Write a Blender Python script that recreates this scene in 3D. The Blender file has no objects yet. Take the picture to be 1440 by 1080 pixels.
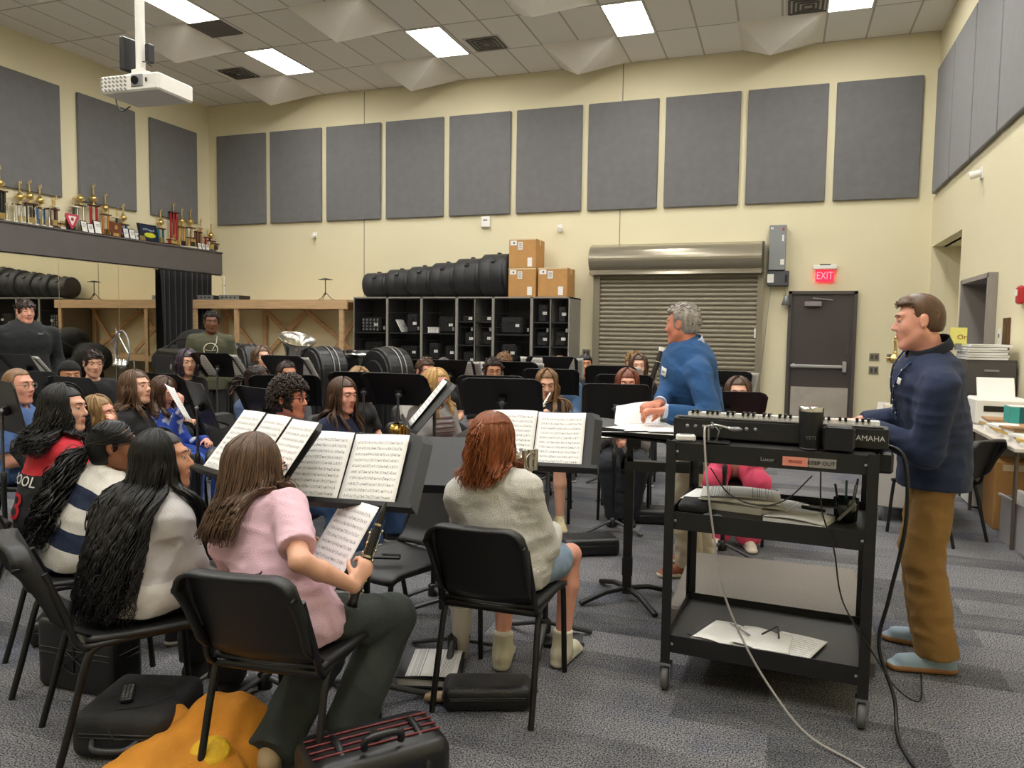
import bpy, bmesh, math, random
import numpy as np
from mathutils import Vector, Matrix, Euler

# ---------------------------------------------------------------- camera, world, exposure
SC = bpy.context.scene
COL = SC.collection
cam_data = bpy.data.cameras.new('camera')
cam = bpy.data.objects.new('camera', cam_data)
COL.objects.link(cam)
cam_data.sensor_width = 36.0
cam_data.lens = 1073.2 / 1440 * 36.0
cam_data.clip_start = 0.05
YAW, PITCH, ROLL = 0.3392, -0.0695, 0.0143
_f = np.array([-math.sin(YAW) * math.cos(PITCH), math.cos(YAW) * math.cos(PITCH), math.sin(PITCH)])
_r = np.array([math.cos(YAW), math.sin(YAW), 0.0])
_u = np.cross(_r, _f)
_r2 = math.cos(ROLL) * _r + math.sin(ROLL) * _u
_u2 = -math.sin(ROLL) * _r + math.cos(ROLL) * _u
cam.matrix_world = Matrix(((_r2[0], _u2[0], -_f[0], 0), (_r2[1], _u2[1], -_f[1], 0), (_r2[2], _u2[2], -_f[2], 1.53), (0, 0, 0, 1)))
SC.camera = cam
wd = bpy.data.worlds.new('world'); SC.world = wd; wd.use_nodes = True
wd.node_tree.nodes['Background'].inputs[0].default_value = (0.9, 0.92, 1.0, 1)
wd.node_tree.nodes['Background'].inputs[1].default_value = 0.3
SC.view_settings.view_transform = 'Standard'
SC.view_settings.look = 'None'
SC.view_settings.gamma = 1.0
SC.view_settings.use_curve_mapping = False
SC.view_settings.exposure = 0.74
LAMP_POWER = 17.0        # emission strength of the troffer diffusers

# ---------------------------------------------------------------- materials
def lin(c):
    if isinstance(c, str):
        c = tuple(int(c[i:i + 2], 16) / 255 for i in (0, 2, 4))
    return tuple((x / 12.92 if x <= 0.04045 else ((x + 0.055) / 1.055) ** 2.4) for x in c) + (1.0,)

MATS = {}
def mat(name, col, rough=0.6, metal=0.0, noise=None, bump=None, emit=0.0, alpha=1.0, spec=0.5, trans=0.0, coord='Object', sheen=0.0, stretch=None):
    """noise=(scale, amount): brightness mottling; bump=(scale, strength)"""
    if name in MATS: return MATS[name]
    m = bpy.data.materials.new(name); m.use_nodes = True
    nt = m.node_tree; b = nt.nodes['Principled BSDF']
    b.inputs['Roughness'].default_value = rough; b.inputs['Metallic'].default_value = metal
    b.inputs['Specular IOR Level'].default_value = spec
    b.inputs['Alpha'].default_value = alpha
    b.inputs['Transmission Weight'].default_value = trans
    b.inputs['Sheen Weight'].default_value = sheen
    c = lin(col)
    b.inputs['Base Color'].default_value = c
    if emit:
        b.inputs['Emission Color'].default_value = c; b.inputs['Emission Strength'].default_value = emit
    if noise or bump:
        tc = nt.nodes.new('ShaderNodeTexCoord'); src = tc.outputs[coord]
        if stretch:
            mp = nt.nodes.new('ShaderNodeMapping'); mp.inputs['Scale'].default_value = stretch
            nt.links.new(src, mp.inputs[0]); src = mp.outputs[0]
    if noise:
        n = nt.nodes.new('ShaderNodeTexNoise'); n.inputs['Scale'].default_value = noise[0]; n.inputs['Detail'].default_value = 4
        nt.links.new(src, n.inputs['Vector'])
        mr = nt.nodes.new('ShaderNodeMapRange'); mr.inputs[1].default_value = .3; mr.inputs[2].default_value = .7
        mr.inputs[3].default_value = 1 - noise[1]; mr.inputs[4].default_value = 1 + noise[1]
        nt.links.new(n.outputs[0], mr.inputs[0])
        mx = nt.nodes.new('ShaderNodeVectorMath'); mx.operation = 'SCALE'; mx.inputs[0].default_value = c[:3]
        nt.links.new(mr.outputs[0], mx.inputs['Scale']); nt.links.new(mx.outputs[0], b.inputs['Base Color'])
    if bump:
        n2 = nt.nodes.new('ShaderNodeTexNoise'); n2.inputs['Scale'].default_value = bump[0]; n2.inputs['Detail'].default_value = 3
        nt.links.new(src, n2.inputs['Vector'])
        bp = nt.nodes.new('ShaderNodeBump'); bp.inputs['Strength'].default_value = bump[1]; bp.inputs['Distance'].default_value = .01
        nt.links.new(n2.outputs[0], bp.inputs['Height']); nt.links.new(bp.outputs[0], b.inputs['Normal'])
    MATS[name] = m
    return m

def nodes_mat(name, rough=.7):
    m = bpy.data.materials.new(name); m.use_nodes = True; MATS[name] = m
    nt = m.node_tree; b = nt.nodes['Principled BSDF']; b.inputs['Roughness'].default_value = rough
    return m, nt, b
def N(nt, t, **kw):
    n = nt.nodes.new('ShaderNode' + t)
    for k, v in kw.items(): setattr(n, k, v)
    return n
def math_node(nt, op, a, b=None, c=None):
    n = N(nt, 'Math', operation=op)
    for i, v in enumerate((a, b, c)):
        if v is None: continue
        if isinstance(v, (int, float)): n.inputs[i].default_value = v
        else: nt.links.new(v, n.inputs[i])
    return n.outputs[0]
def mixc(nt, fac, a, b):
    n = N(nt, 'Mix', data_type='RGBA')
    for i, v in ((0, fac), (6, a), (7, b)):
        if isinstance(v, (int, float)): n.inputs[i].default_value = v
        elif isinstance(v, (tuple, str)): n.inputs[i].default_value = lin(v) if isinstance(v, str) else v
        else: nt.links.new(v, n.inputs[i])
    return n.outputs[2]

# ---------------------------------------------------------------- mesh building
def link_mesh(name, verts, faces, mats, parent=None, mi=None, smooth=False, loc=None, rot=None):
    me = bpy.data.meshes.new(name)
    me.from_pydata(verts if isinstance(verts, list) else verts.tolist(), [], faces if isinstance(faces, list) else faces.tolist())
    if not isinstance(mats, (list, tuple)): mats = [mats]
    for m in mats: me.materials.append(m)
    if mi is not None: me.polygons.foreach_set('material_index', np.asarray(mi, dtype=np.int32))
    if smooth is True: me.polygons.foreach_set('use_smooth', np.ones(len(me.polygons), dtype=bool))
    elif smooth is not False: me.polygons.foreach_set('use_smooth', np.asarray(smooth, dtype=bool))
    me.update()
    o = bpy.data.objects.new(name, me); COL.objects.link(o)
    if parent is not None: o.parent = parent
    if loc is not None: o.location = loc
    if rot is not None: o.rotation_euler = rot
    return o

def tag(o, label=None, cat=None, group=None, kind=None):
    if label: o['label'] = label
    if cat: o['category'] = cat
    if group: o['group'] = group
    if kind: o['kind'] = kind
    return o
def thing(name, label, cat, loc=(0, 0, 0), rz=0.0, group=None):
    o = bpy.data.objects.new(name, None); COL.objects.link(o)
    o.empty_display_size = .1
    o.location = loc; o.rotation_euler = (0, 0, rz)
    return tag(o, label, cat, group)
def copy_tree(o, parent=None):
    c = o.copy(); COL.objects.link(c); c.parent = parent
    for k in ('label', 'group'):
        if parent is None and k in c: del c[k]
    for ch in list(o.children): copy_tree(ch, c)
    return c
def V(*a): return np.array(a, float)
def unit(v):
    v = np.asarray(v, float); n = np.linalg.norm(v); return v / n if n > 1e-9 else np.array([0, 0, 1.])

class MB:
    """collects shapes into one mesh"""
    def __init__(s): s.v = []; s.f = []; s.m = []; s.s = []; s.n = 0; s.mi = 0; s.T = None
    def add(s, vs, fs, smooth=False):
        vs = np.asarray(vs, float)
        if s.T is not None:
            T = np.array(s.T); vs = vs @ T[:3, :3].T + T[:3, 3]
        s.v.append(vs)
        for f in fs: s.f.append([i + s.n for i in f])
        s.m += [s.mi] * len(fs); s.s += [smooth] * len(fs); s.n += len(vs); return s
    def box(s, c, d, R=None, ch=0.0):
        """c centre, d full sizes, ch chamfer"""
        x, y, z = d[0] / 2, d[1] / 2, d[2] / 2
        if ch <= 0:
            vs = np.array([(i * x, j * y, k * z) for i in (-1, 1) for j in (-1, 1) for k in (-1, 1)])
            fs = [(0, 1, 3, 2), (4, 6, 7, 5), (0, 4, 5, 1), (2, 3, 7, 6), (0, 2, 6, 4), (1, 5, 7, 3)]
        else:
            ch = min(ch, x * .95, y * .95, z * .95)
            vs = []; idx = {}
            for i in (-1, 1):
                for j in (-1, 1):
                    for k in (-1, 1):
                        for a in range(3):
                            q = [i * (x - ch), j * (y - ch), k * (z - ch)]
                            q[a] = (i * x, j * y, k * z)[a]
                            idx[(i, j, k, a)] = len(vs); vs.append(q)
            fs = []
            for a in range(3):
                b, c2 = (a + 1) % 3, (a + 2) % 3
                for sg in (-1, 1):
                    f = []
                    for (p, q) in ((-1, -1), (1, -1), (1, 1), (-1, 1)):
                        key = [0, 0, 0]; key[a] = sg; key[b] = p; key[c2] = q
                        f.append(idx[tuple(key) + (a,)])
                    fs.append(tuple(f if sg > 0 else f[::-1]))
            for a in range(3):
                b, c2 = (a + 1) % 3, (a + 2) % 3
                for p in (-1, 1):
                    for q in (-1, 1):
                        k0 = [0, 0, 0]; k0[b] = p; k0[c2] = q; k0[a] = -1; k1 = k0[:]; k1[a] = 1
                        f = [idx[tuple(k0) + (b,)], idx[tuple(k1) + (b,)], idx[tuple(k1) + (c2,)], idx[tuple(k0) + (c2,)]]
                        fs.append(tuple(f if p * q < 0 else f[::-1]))
            for i in (-1, 1):
                for j in (-1, 1):
                    for k in (-1, 1):
                        f = [idx[(i, j, k, a)] for a in range(3)]
                        fs.append(tuple(f if i * j * k > 0 else f[::-1]))
            vs = np.array(vs)
        if R is not None: vs = vs @ np.array(R).T
        return s.add(vs + np.asarray(c, float), fs)
    def tube(s, pts, r, seg=8, cap=True, smooth=True, flat=None):
        """tube along pts; r number or list; flat=(vector, factor) squashes the section along vector"""
        P = np.asarray(pts, float); n = len(P)
        r = np.full(n, r, float) if np.isscalar(r) else np.asarray(r, float)
        t = np.gradient(P, axis=0); t /= np.linalg.norm(t, axis=1)[:, None] + 1e-12
        a = np.array([0, 0, 1.]) if abs(t[0][2]) < .9 else np.array([1., 0, 0])
        vs = []; u = np.cross(t[0], a); u /= np.linalg.norm(u)
        ang = np.linspace(0, 2 * np.pi, seg, endpoint=False)
        for i in range(n):
            u = u - t[i] * (u @ t[i]); u /= np.linalg.norm(u) + 1e-12; w = np.cross(t[i], u)
            ring = r[i] * (np.cos(ang)[:, None] * u + np.sin(ang)[:, None] * w)
            if flat is not None:
                fv = unit(flat[0]); ring = ring - (ring @ fv)[:, None] * fv * (1 - flat[1])
            vs.append(P[i] + ring)
        vs = np.concatenate(vs); fs = []
        for i in range(n - 1):
            for j in range(seg):
                k = (j + 1) % seg
                fs.append((i * seg + j, i * seg + k, (i + 1) * seg + k, (i + 1) * seg + j))
        s.add(vs, fs, smooth)
        if cap:
            s.add(vs[:seg], [tuple(range(seg))[::-1]]); s.add(vs[-seg:], [tuple(range(seg))])
        return s
    def cyl(s, a, b, r, r2=None, seg=16, cap=True): return s.tube([a, b], [r, r if r2 is None else r2], seg, cap)
    def ell(s, c, r, seg=12, rings=8, R=None):
        vs = []; fs = []
        for i in range(rings + 1):
            th = np.pi * i / rings
            for j in range(seg):
                ph = 2 * np.pi * j / seg
                vs.append((r[0] * np.sin(th) * np.cos(ph), r[1] * np.sin(th) * np.sin(ph), r[2] * np.cos(th)))
        for i in range(rings):
            for j in range(seg):
                k = (j + 1) % seg; fs.append((i * seg + j, (i + 1) * seg + j, (i + 1) * seg + k, i * seg + k))
        vs = np.array(vs)
        if R is not None: vs = vs @ np.array(R).T
        return s.add(vs + np.asarray(c, float), fs, True)
    def lathe(s, c, prof, seg=20, axis='z', R=None, smooth=True):
        vs = []; fs = []; n = len(prof)
        for (r, z) in prof:
            for j in range(seg):
                a = 2 * np.pi * j / seg; vs.append((r * np.cos(a), r * np.sin(a), z))
        for i in range(n - 1):
            for j in range(seg):
                k = (j + 1) % seg; fs.append((i * seg + j, i * seg + k, (i + 1) * seg + k, (i + 1) * seg + j))
        vs = np.array(vs)
        if axis == 'y': vs = vs[:, [0, 2, 1]] * [1, 1, -1]
        if axis == 'x': vs = vs[:, [2, 1, 0]] * [1, 1, -1]
        if R is not None: vs = vs @ np.array(R).T
        return s.add(vs + np.asarray(c, float), fs, smooth)
    def prism(s, poly, a, b, plane='xz'):
        """extrude a 2-D outline from a to b along the missing axis"""
        n = len(poly); vs = []
        for h in (a, b):
            for (p, q) in poly:
                vs.append({'xz': (p, h, q), 'yz': (h, p, q), 'xy': (p, q, h)}[plane])
        fs = [tuple(range(n)), tuple(range(2 * n - 1, n - 1, -1))]
        fs += [(j, j + n, (j + 1) % n + n, (j + 1) % n) for j in range(n)]
        return s.add(vs, fs)
    def grid(s, fn, nu, nv, smooth=True, thick=0.0):
        """surface patch fn(u,v)->xyz; thick gives it a second side"""
        us = np.linspace(0, 1, nu + 1); vs_ = np.linspace(0, 1, nv + 1)
        P = np.array([[fn(u, v) for v in vs_] for u in us], float)
        def fc(o, flip): 
            out = []
            for i in range(nu):
                for j in range(nv):
                    q = (o + i * (nv + 1) + j, o + (i + 1) * (nv + 1) + j, o + (i + 1) * (nv + 1) + j + 1, o + i * (nv + 1) + j + 1)
                    out.append(q[::-1] if flip else q)
            return out
        if not thick: return s.add(P.reshape(-1, 3), fc(0, False), smooth)
        du = np.gradient(P, axis=0); dv = np.gradient(P, axis=1); nn = np.cross(du, dv); nn /= np.linalg.norm(nn, axis=2)[..., None] + 1e-12
        Q = P - nn * thick; M = (nu + 1) * (nv + 1)
        fs = fc(0, False) + fc(M, True)
        ed = [(i, 0) for i in range(nu)] ; W = nv + 1
        for i in range(nu):
            fs.append((i * W, M + i * W, M + (i + 1) * W, (i + 1) * W)); a = i * W + nv; b = (i + 1) * W + nv
            fs.append((a, b, M + b, M + a))
        for j in range(nv):
            fs.append((j, j + 1, M + j + 1, M + j)); a = nu * W + j
            fs.append((a, M + a, M + a + 1, a + 1))
        return s.add(np.concatenate([P.reshape(-1, 3), Q.reshape(-1, 3)]), fs, smooth)
    def build(s, name, mats, parent=None, loc=None, rot=None, bev=0.0, wn=False):
        o = link_mesh(name, np.concatenate(s.v) if s.v else [], s.f, mats, parent, s.m, s.s, loc, rot)
        if bev:
            m = o.modifiers.new('bevel', 'BEVEL'); m.width = bev; m.segments = 2; m.limit_method = 'ANGLE'
        return o
def rotz(a): c, s = math.cos(a), math.sin(a); return np.array([[c, -s, 0], [s, c, 0], [0, 0, 1.]])
def rotx(a): c, s = math.cos(a), math.sin(a); return np.array([[1., 0, 0], [0, c, -s], [0, s, c]])
def roty(a): c, s = math.cos(a), math.sin(a); return np.array([[c, 0, s], [0, 1., 0], [-s, 0, c]])
def simple_box(name, c, d, m, parent=None, ch=0.0, R=None): return MB().box(c, d, R, ch).build(name, m, parent)
def bez(*pts, n=12):
    """Catmull-Rom through the points"""
    P = [np.asarray(p, float) for p in pts]; P = [2 * P[0] - P[1]] + P + [2 * P[-1] - P[-2]]; out = []
    for i in range(1, len(P) - 2):
        for t in np.linspace(0, 1, n, endpoint=False):
            a, b, c, d = P[i - 1:i + 3]
            out.append(.5 * ((2 * b) + (-a + c) * t + (2 * a - 5 * b + 4 * c - d) * t * t + (-a + 3 * b - 3 * c + d) * t ** 3))
    out.append(P[-2]); return np.array(out)
def text_mesh(txt, size, m, name='lettering', parent=None, loc=(0, 0, 0), rot=(math.pi / 2, 0, 0), depth=0.001, sx=1.0, R=None, proj=None):
    cu = bpy.data.curves.new(name, 'FONT'); cu.body = txt; cu.size = size; cu.extrude = depth; cu.align_x = 'CENTER'; cu.align_y = 'CENTER'; cu.resolution_u = 2
    t = bpy.data.objects.new(name, cu)
    COL.objects.link(t); bpy.context.view_layer.update()
    me = bpy.data.meshes.new_from_object(t.evaluated_get(bpy.context.evaluated_depsgraph_get())); me.name = name
    bpy.data.objects.remove(t); bpy.data.curves.remove(cu)
    me.materials.clear(); me.materials.append(m)
    o = bpy.data.objects.new(name, me); COL.objects.link(o); o.parent = parent; o.location = loc; o.rotation_euler = rot; o.scale = (sx, 1, 1)
    return o

# ---------------------------------------------------------------- implicit surfaces (bodies, clothes, hair, bags)
class Sdf:
    def __init__(s): s.it = []
    def rc(s, a, b, ra, rb, k=.02, flat=1.0, fwd=(0, 1, 0), clip=None, op='+', clipa=None):
        """tapered capsule a-b; flat squashes it along fwd; clip cuts it flat at b (0) or beyond"""
        a = np.asarray(a, float); b = np.asarray(b, float); F = unit(fwd); r = max(ra, rb)
        g = 1 / flat - 1
        a2 = a; b2 = b + F * ((b - a) @ F) * g; ax = b2 - a2; L2 = max(ax @ ax, 1e-9); dr = unit(b - a)
        def fn(x, y, z):
            x = x - a[0]; y = y - a[1]; z = z - a[2]
            if clip is not None or clipa is not None: pc = x * dr[0] + y * dr[1] + z * dr[2]
            if g:
                q = (x * F[0] + y * F[1] + z * F[2]) * g; x = x + F[0] * q; y = y + F[1] * q; z = z + F[2] * q
            t = np.clip((x * ax[0] + y * ax[1] + z * ax[2]) / L2, 0, 1)
            d = (np.sqrt((x - t * ax[0]) ** 2 + (y - t * ax[1]) ** 2 + (z - t * ax[2]) ** 2) - (ra + t * (rb - ra))) * min(flat, 1)
            if clip is not None: d = np.maximum(d, pc - np.linalg.norm(b - a) - clip)
            if clipa is not None: d = np.maximum(d, -pc + clipa)
            return d
        s.it.append((fn, np.minimum(a, b) - r - .03 - k, np.maximum(a, b) + r + .03 + k, k, op)); return s
    def ell(s, c, r, R=None, k=.02, op='+'):
        c = np.asarray(c, float); r = np.asarray(r, float); Rm = np.eye(3) if R is None else np.asarray(R); m = r.min()
        def fn(x, y, z):
            x = x - c[0]; y = y - c[1]; z = z - c[2]
            a = (x * Rm[0, 0] + y * Rm[1, 0] + z * Rm[2, 0]) / r[0]; b = (x * Rm[0, 1] + y * Rm[1, 1] + z * Rm[2, 1]) / r[1]; e = (x * Rm[0, 2] + y * Rm[1, 2] + z * Rm[2, 2]) / r[2]
            return (np.sqrt(a * a + b * b + e * e) - 1) * m
        R0 = r.max() if R is not None else r
        s.it.append((fn, c - R0 - .03 - k, c + R0 + .03 + k, k, op)); return s
    def bx(s, c, d, R=None, rad=.02, k=.01, op='+'):
        c = np.asarray(c, float); d = np.asarray(d, float) / 2 - rad; Rm = np.eye(3) if R is None else np.asarray(R)
        def fn(x, y, z):
            x = x - c[0]; y = y - c[1]; z = z - c[2]
            a = np.abs(x * Rm[0, 0] + y * Rm[1, 0] + z * Rm[2, 0]) - d[0]; b = np.abs(x * Rm[0, 1] + y * Rm[1, 1] + z * Rm[2, 1]) - d[1]; e = np.abs(x * Rm[0, 2] + y * Rm[1, 2] + z * Rm[2, 2]) - d[2]
            return np.sqrt(np.maximum(a, 0) ** 2 + np.maximum(b, 0) ** 2 + np.maximum(e, 0) ** 2) + np.minimum(np.maximum(a, np.maximum(b, e)), 0) - rad
        r = np.linalg.norm(d) + rad if R is not None else d + rad
        s.it.append((fn, c - r - .03 - k, c + r + .03 + k, k, op)); return s
    def plane(s, c, n, op='-', k=.004, bb=None):
        """op '-' removes the side the normal points to"""
        c = np.asarray(c, float); n = unit(n)
        def fn(x, y, z): return -((x - c[0]) * n[0] + (y - c[1]) * n[1] + (z - c[2]) * n[2])
        lo, hi = (np.full(3, -99.), np.full(3, 99.)) if bb is None else (np.asarray(bb[0], float), np.asarray(bb[1], float))
        s.it.append((fn, lo, hi, k, op)); return s
    def comb(s, F, d, k, op):
        if op == '+':
            if k <= 0: return np.minimum(F, d)
            h = np.clip(.5 + .5 * (F - d) / k, 0, 1); return F + (d - F) * h - k * h * (1 - h)
        d = -d
        h = np.clip(.5 - .5 * (F - d) / k, 0, 1); return F + (d - F) * h + k * h * (1 - h)
    def eval(s, P):
        P = np.asarray(P, float); F = np.full(len(P), .3)
        for fn, lo, hi, k, op in s.it: F = s.comb(F, fn(P[:, 0], P[:, 1], P[:, 2]), k, op)
        return F
    def mesh(s, h, disp=None):
        los = np.array([i[1] for i in s.it if i[4] == '+']); his = np.array([i[2] for i in s.it if i[4] == '+'])
        lo = los.min(0); hi = his.max(0); n = np.ceil((hi - lo) / h).astype(int) + 1
        F = np.full(n, .3, np.float32); ax = [lo[i] + h * np.arange(n[i]) for i in range(3)]
        for fn, a, b, k, op in s.it:
            i0 = np.clip(np.floor((a - lo) / h).astype(int), 0, n); i1 = np.clip(np.ceil((b - lo) / h).astype(int) + 1, 0, n)
            if (i1 <= i0).any(): continue
            sl = tuple(slice(p, q) for p, q in zip(i0, i1))
            x = ax[0][sl[0]][:, None, None]; y = ax[1][sl[1]][None, :, None]; z = ax[2][sl[2]][None, None, :]
            F[sl] = s.comb(F[sl], fn(x, y, z), k, op)
        if disp is not None:
            near = np.abs(F) < .05
            ii = np.argwhere(near); P = lo + ii * h
            F[near] += disp(P).astype(np.float32)
        F[0] = F[-1] = .3; F[:, 0] = F[:, -1] = .3; F[:, :, 0] = F[:, :, -1] = .3
        I = F < 0
        c = np.zeros(tuple(n - 1), np.int8)
        off = [(i, j, k) for i in (0, 1) for j in (0, 1) for k in (0, 1)]
        for o in off: c += I[o[0]:n[0] - 1 + o[0], o[1]:n[1] - 1 + o[1], o[2]:n[2] - 1 + o[2]]
        act = np.argwhere((c > 0) & (c < 8))
        if len(act) == 0: return np.zeros((0, 3)), np.zeros((0, 4), int)
        vals = np.stack([F[act[:, 0] + o[0], act[:, 1] + o[1], act[:, 2] + o[2]] for o in off], 1)
        acc = np.zeros((len(act), 3)); cnt = np.zeros(len(act))
        for a in range(8):
            for b in range(a + 1, 8):
                d = np.array(off[b]) - np.array(off[a])
                if np.abs(d).sum() != 1: continue
                m = (vals[:, a] < 0) != (vals[:, b] < 0)
                t = vals[m, a] / (vals[m, a] - vals[m, b])
                acc[m] += np.array(off[a]) + t[:, None] * d; cnt[m] += 1
        vs = lo + (act + acc / cnt[:, None]) * h
        idx = np.full(tuple(n - 1), -1, np.int32); idx[tuple(act.T)] = np.arange(len(act))
        Q = []
        for a in range(3):
            sh = [0, 0, 0]; sh[a] = 1
            A = I[:n[0] - sh[0], :n[1] - sh[1], :n[2] - sh[2]]; B = I[sh[0]:, sh[1]:, sh[2]:]
            e = np.argwhere(A != B); b, c2 = (a + 1) % 3, (a + 2) % 3
            e = e[(e[:, b] > 0) & (e[:, c2] > 0)]
            s0 = A[tuple(e.T)]
            def cell(db, dc):
                q = e.copy(); q[:, b] -= db; q[:, c2] -= dc; return idx[tuple(q.T)]
            q = np.stack([cell(1, 1), cell(0, 1), cell(0, 0), cell(1, 0)], 1)
            q[~s0] = q[~s0][:, ::-1]; Q.append(q)
        return vs, np.concatenate(Q)
    def build(s, name, h, m, parent=None, disp=None, mi=None, smooth_it=1, loc=None, rot=None):
        v, f = s.mesh(h, disp)
        v = relax(v, f, smooth_it)
        return link_mesh(name, v, f, m, parent, None if mi is None else mi(v[f].mean(1)), True, loc, rot)
def relax(v, f, it=1):
    for _ in range(it):
        a = np.zeros_like(v); c = np.zeros(len(v))
        for i in range(4):
            j = f[:, (i + 1) % 4]; k = f[:, i]
            np.add.at(a, k, v[j]); np.add.at(c, k, 1); np.add.at(a, j, v[k]); np.add.at(c, j, 1)
        v = v * .5 + .5 * a / np.maximum(c, 1)[:, None]
    return v
def wav(P, sc, seed=0):
    """cheap smooth noise"""
    r = np.random.RandomState(seed); out = np.zeros(len(P))
    for i in range(6):
        d = r.normal(size=3); d /= np.linalg.norm(d); out += np.sin(P @ d * sc * (0.7 + .25 * i) + r.uniform(0, 6.28)
            + 1.3 * np.sin(P @ r.normal(size=3) * sc * .35 + r.uniform(0, 6)))
    return out / 6

# ---------------------------------------------------------------- the room
XL, XR, YB, HC, YF = -11.57, 2.10, 13.33, 6.14, -4.0

def wall_material():
    m, nt, b = nodes_mat('cream_painted_block', .75)
    tc = N(nt, 'TexCoord'); n = N(nt, 'TexNoise'); n.inputs['Scale'].default_value = .9; n.inputs['Detail'].default_value = 6
    nt.links.new(tc.outputs['Object'], n.inputs[0])
    c = mixc(nt, n.outputs[0], 'DAD1AE', 'E2D9B9'); nt.links.new(c, b.inputs['Base Color'])
    n2 = N(nt, 'TexNoise'); n2.inputs['Scale'].default_value = 60; nt.links.new(tc.outputs['Object'], n2.inputs[0])
    bp = N(nt, 'Bump'); bp.inputs['Strength'].default_value = .12; bp.inputs['Distance'].default_value = .004
    nt.links.new(n2.outputs[0], bp.inputs['Height']); nt.links.new(bp.outputs[0], b.inputs['Normal'])
    return m
def ceiling_material():
    m, nt, b = nodes_mat('acoustic_ceiling_tile', .85)
    tc = N(nt, 'TexCoord'); sp = N(nt, 'SeparateXYZ'); nt.links.new(tc.outputs['Object'], sp.inputs[0])
    def line(o, off, per, w):
        v = math_node(nt, 'FRACT', math_node(nt, 'DIVIDE', math_node(nt, 'SUBTRACT', sp.outputs[o], off), per))
        v = math_node(nt, 'MINIMUM', v, math_node(nt, 'SUBTRACT', 1.0, v))
        return math_node(nt, 'LESS_THAN', v, w / per)
    l = math_node(nt, 'MAXIMUM', line(0, -8.71, .61, .014), line(1, 10.86, 1.22, .014))
    n = N(nt, 'TexNoise'); n.inputs['Scale'].default_value = 90; n.inputs['Detail'].default_value = 3; nt.links.new(tc.outputs['Object'], n.inputs[0])
    w = N(nt, 'TexWhiteNoise', noise_dimensions='2D')
    fl = N(nt, 'VectorMath', operation='FLOOR'); dv = N(nt, 'VectorMath', operation='DIVIDE'); dv.inputs[1].default_value = (.61, 1.22, 1)
    ad = N(nt, 'VectorMath', operation='ADD'); ad.inputs[1].default_value = (8.71, -10.86, 0)
    nt.links.new(tc.outputs['Object'], ad.inputs[0]); nt.links.new(ad.outputs[0], dv.inputs[0]); nt.links.new(dv.outputs[0], fl.inputs[0]); nt.links.new(fl.outputs[0], w.inputs[0])
    c = mixc(nt, n.outputs[0], 'EDEAE6', 'F4F1ED')
    c = mixc(nt, math_node(nt, 'MULTIPLY', w.outputs[0], .25), c, 'CFC9C0')
    c = mixc(nt, l, c, 'B9B2A8'); nt.links.new(c, b.inputs['Base Color'])
    return m
def carpet_material():
    m, nt, b = nodes_mat('grey_carpet_tile', .95)
    b.inputs['Specular IOR Level'].default_value = .1
    tc = N(nt, 'TexCoord'); mp = N(nt, 'Mapping'); nt.links.new(tc.outputs['Object'], mp.inputs[0])
    mp.inputs['Rotation'].default_value = (0, 0, .0)
    br = N(nt, 'TexBrick'); br.inputs['Scale'].default_value = 1.0; br.inputs['Brick Width'].default_value = 1.0; br.inputs['Row Height'].default_value = .25
    br.inputs['Mortar Size'].default_value = 0.0; br.inputs['Color1'].default_value = lin('3C3D43'); br.inputs['Color2'].default_value = lin('96959A'); br.offset = .37
    nt.links.new(mp.outputs[0], br.inputs[0])
    # soft streaks inside the planks
    n1 = N(nt, 'TexNoise'); n1.inputs['Scale'].default_value = 2.2; n1.inputs['Detail'].default_value = 7; n1.inputs['Roughness'].default_value = .7
    mp2 = N(nt, 'Mapping'); mp2.inputs['Scale'].default_value = (.8, 2.6, 1); nt.links.new(tc.outputs['Object'], mp2.inputs[0]); nt.links.new(mp2.outputs[0], n1.inputs[0])
    c = mixc(nt, .4, br.outputs[0], '606168')
    st = N(nt, 'MapRange'); st.inputs[1].default_value = .35; st.inputs[2].default_value = .65; nt.links.new(n1.outputs[0], st.inputs[0])
    c = mixc(nt, math_node(nt, 'MULTIPLY', st.outputs[0], .45), c, '92918E')
    bl = N(nt, 'TexNoise'); bl.inputs['Scale'].default_value = 1.3; bl.inputs['Detail'].default_value = 5; nt.links.new(tc.outputs['Object'], bl.inputs[0])
    br2 = N(nt, 'MapRange'); br2.inputs[1].default_value = .56; br2.inputs[2].default_value = .64; nt.links.new(bl.outputs[0], br2.inputs[0])
    c = mixc(nt, math_node(nt, 'MULTIPLY', br2.outputs[0], .4), c, '4C5670')
    n3 = N(nt, 'TexNoise'); n3.inputs['Scale'].default_value = 150; n3.inputs['Detail'].default_value = 2; nt.links.new(tc.outputs['Object'], n3.inputs[0])
    sp = N(nt, 'MapRange'); sp.inputs[1].default_value = .38; sp.inputs[2].default_value = .62; sp.inputs[3].default_value = .16; sp.inputs[4].default_value = 1.34; nt.links.new(n3.outputs[0], sp.inputs[0])
    sc = N(nt, 'VectorMath', operation='SCALE'); nt.links.new(c, sc.inputs[0]); nt.links.new(sp.outputs[0], sc.inputs['Scale'])
    nt.links.new(sc.outputs[0], b.inputs['Base Color'])
    bp = N(nt, 'Bump'); bp.inputs['Strength'].default_value = .5; bp.inputs['Distance'].default_value = .004; nt.links.new(n3.outputs[0], bp.inputs['Height']); nt.links.new(bp.outputs[0], b.inputs['Normal'])
    return m
M_WALL = wall_material(); M_CEIL = ceiling_material(); M_CARPET = carpet_material()
M_BLACK = mat('black_plastic', '151517', .42, noise=(40, .12), bump=(300, .05))
M_STEEL = mat('black_powder_coat', '0D0D0E', .38)
M_CHROME = mat('chrome', 'C8C8C8', .18, 1.0)
M_DARKFR = mat('dark_bronze_paint', '4A4340', .45)
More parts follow.
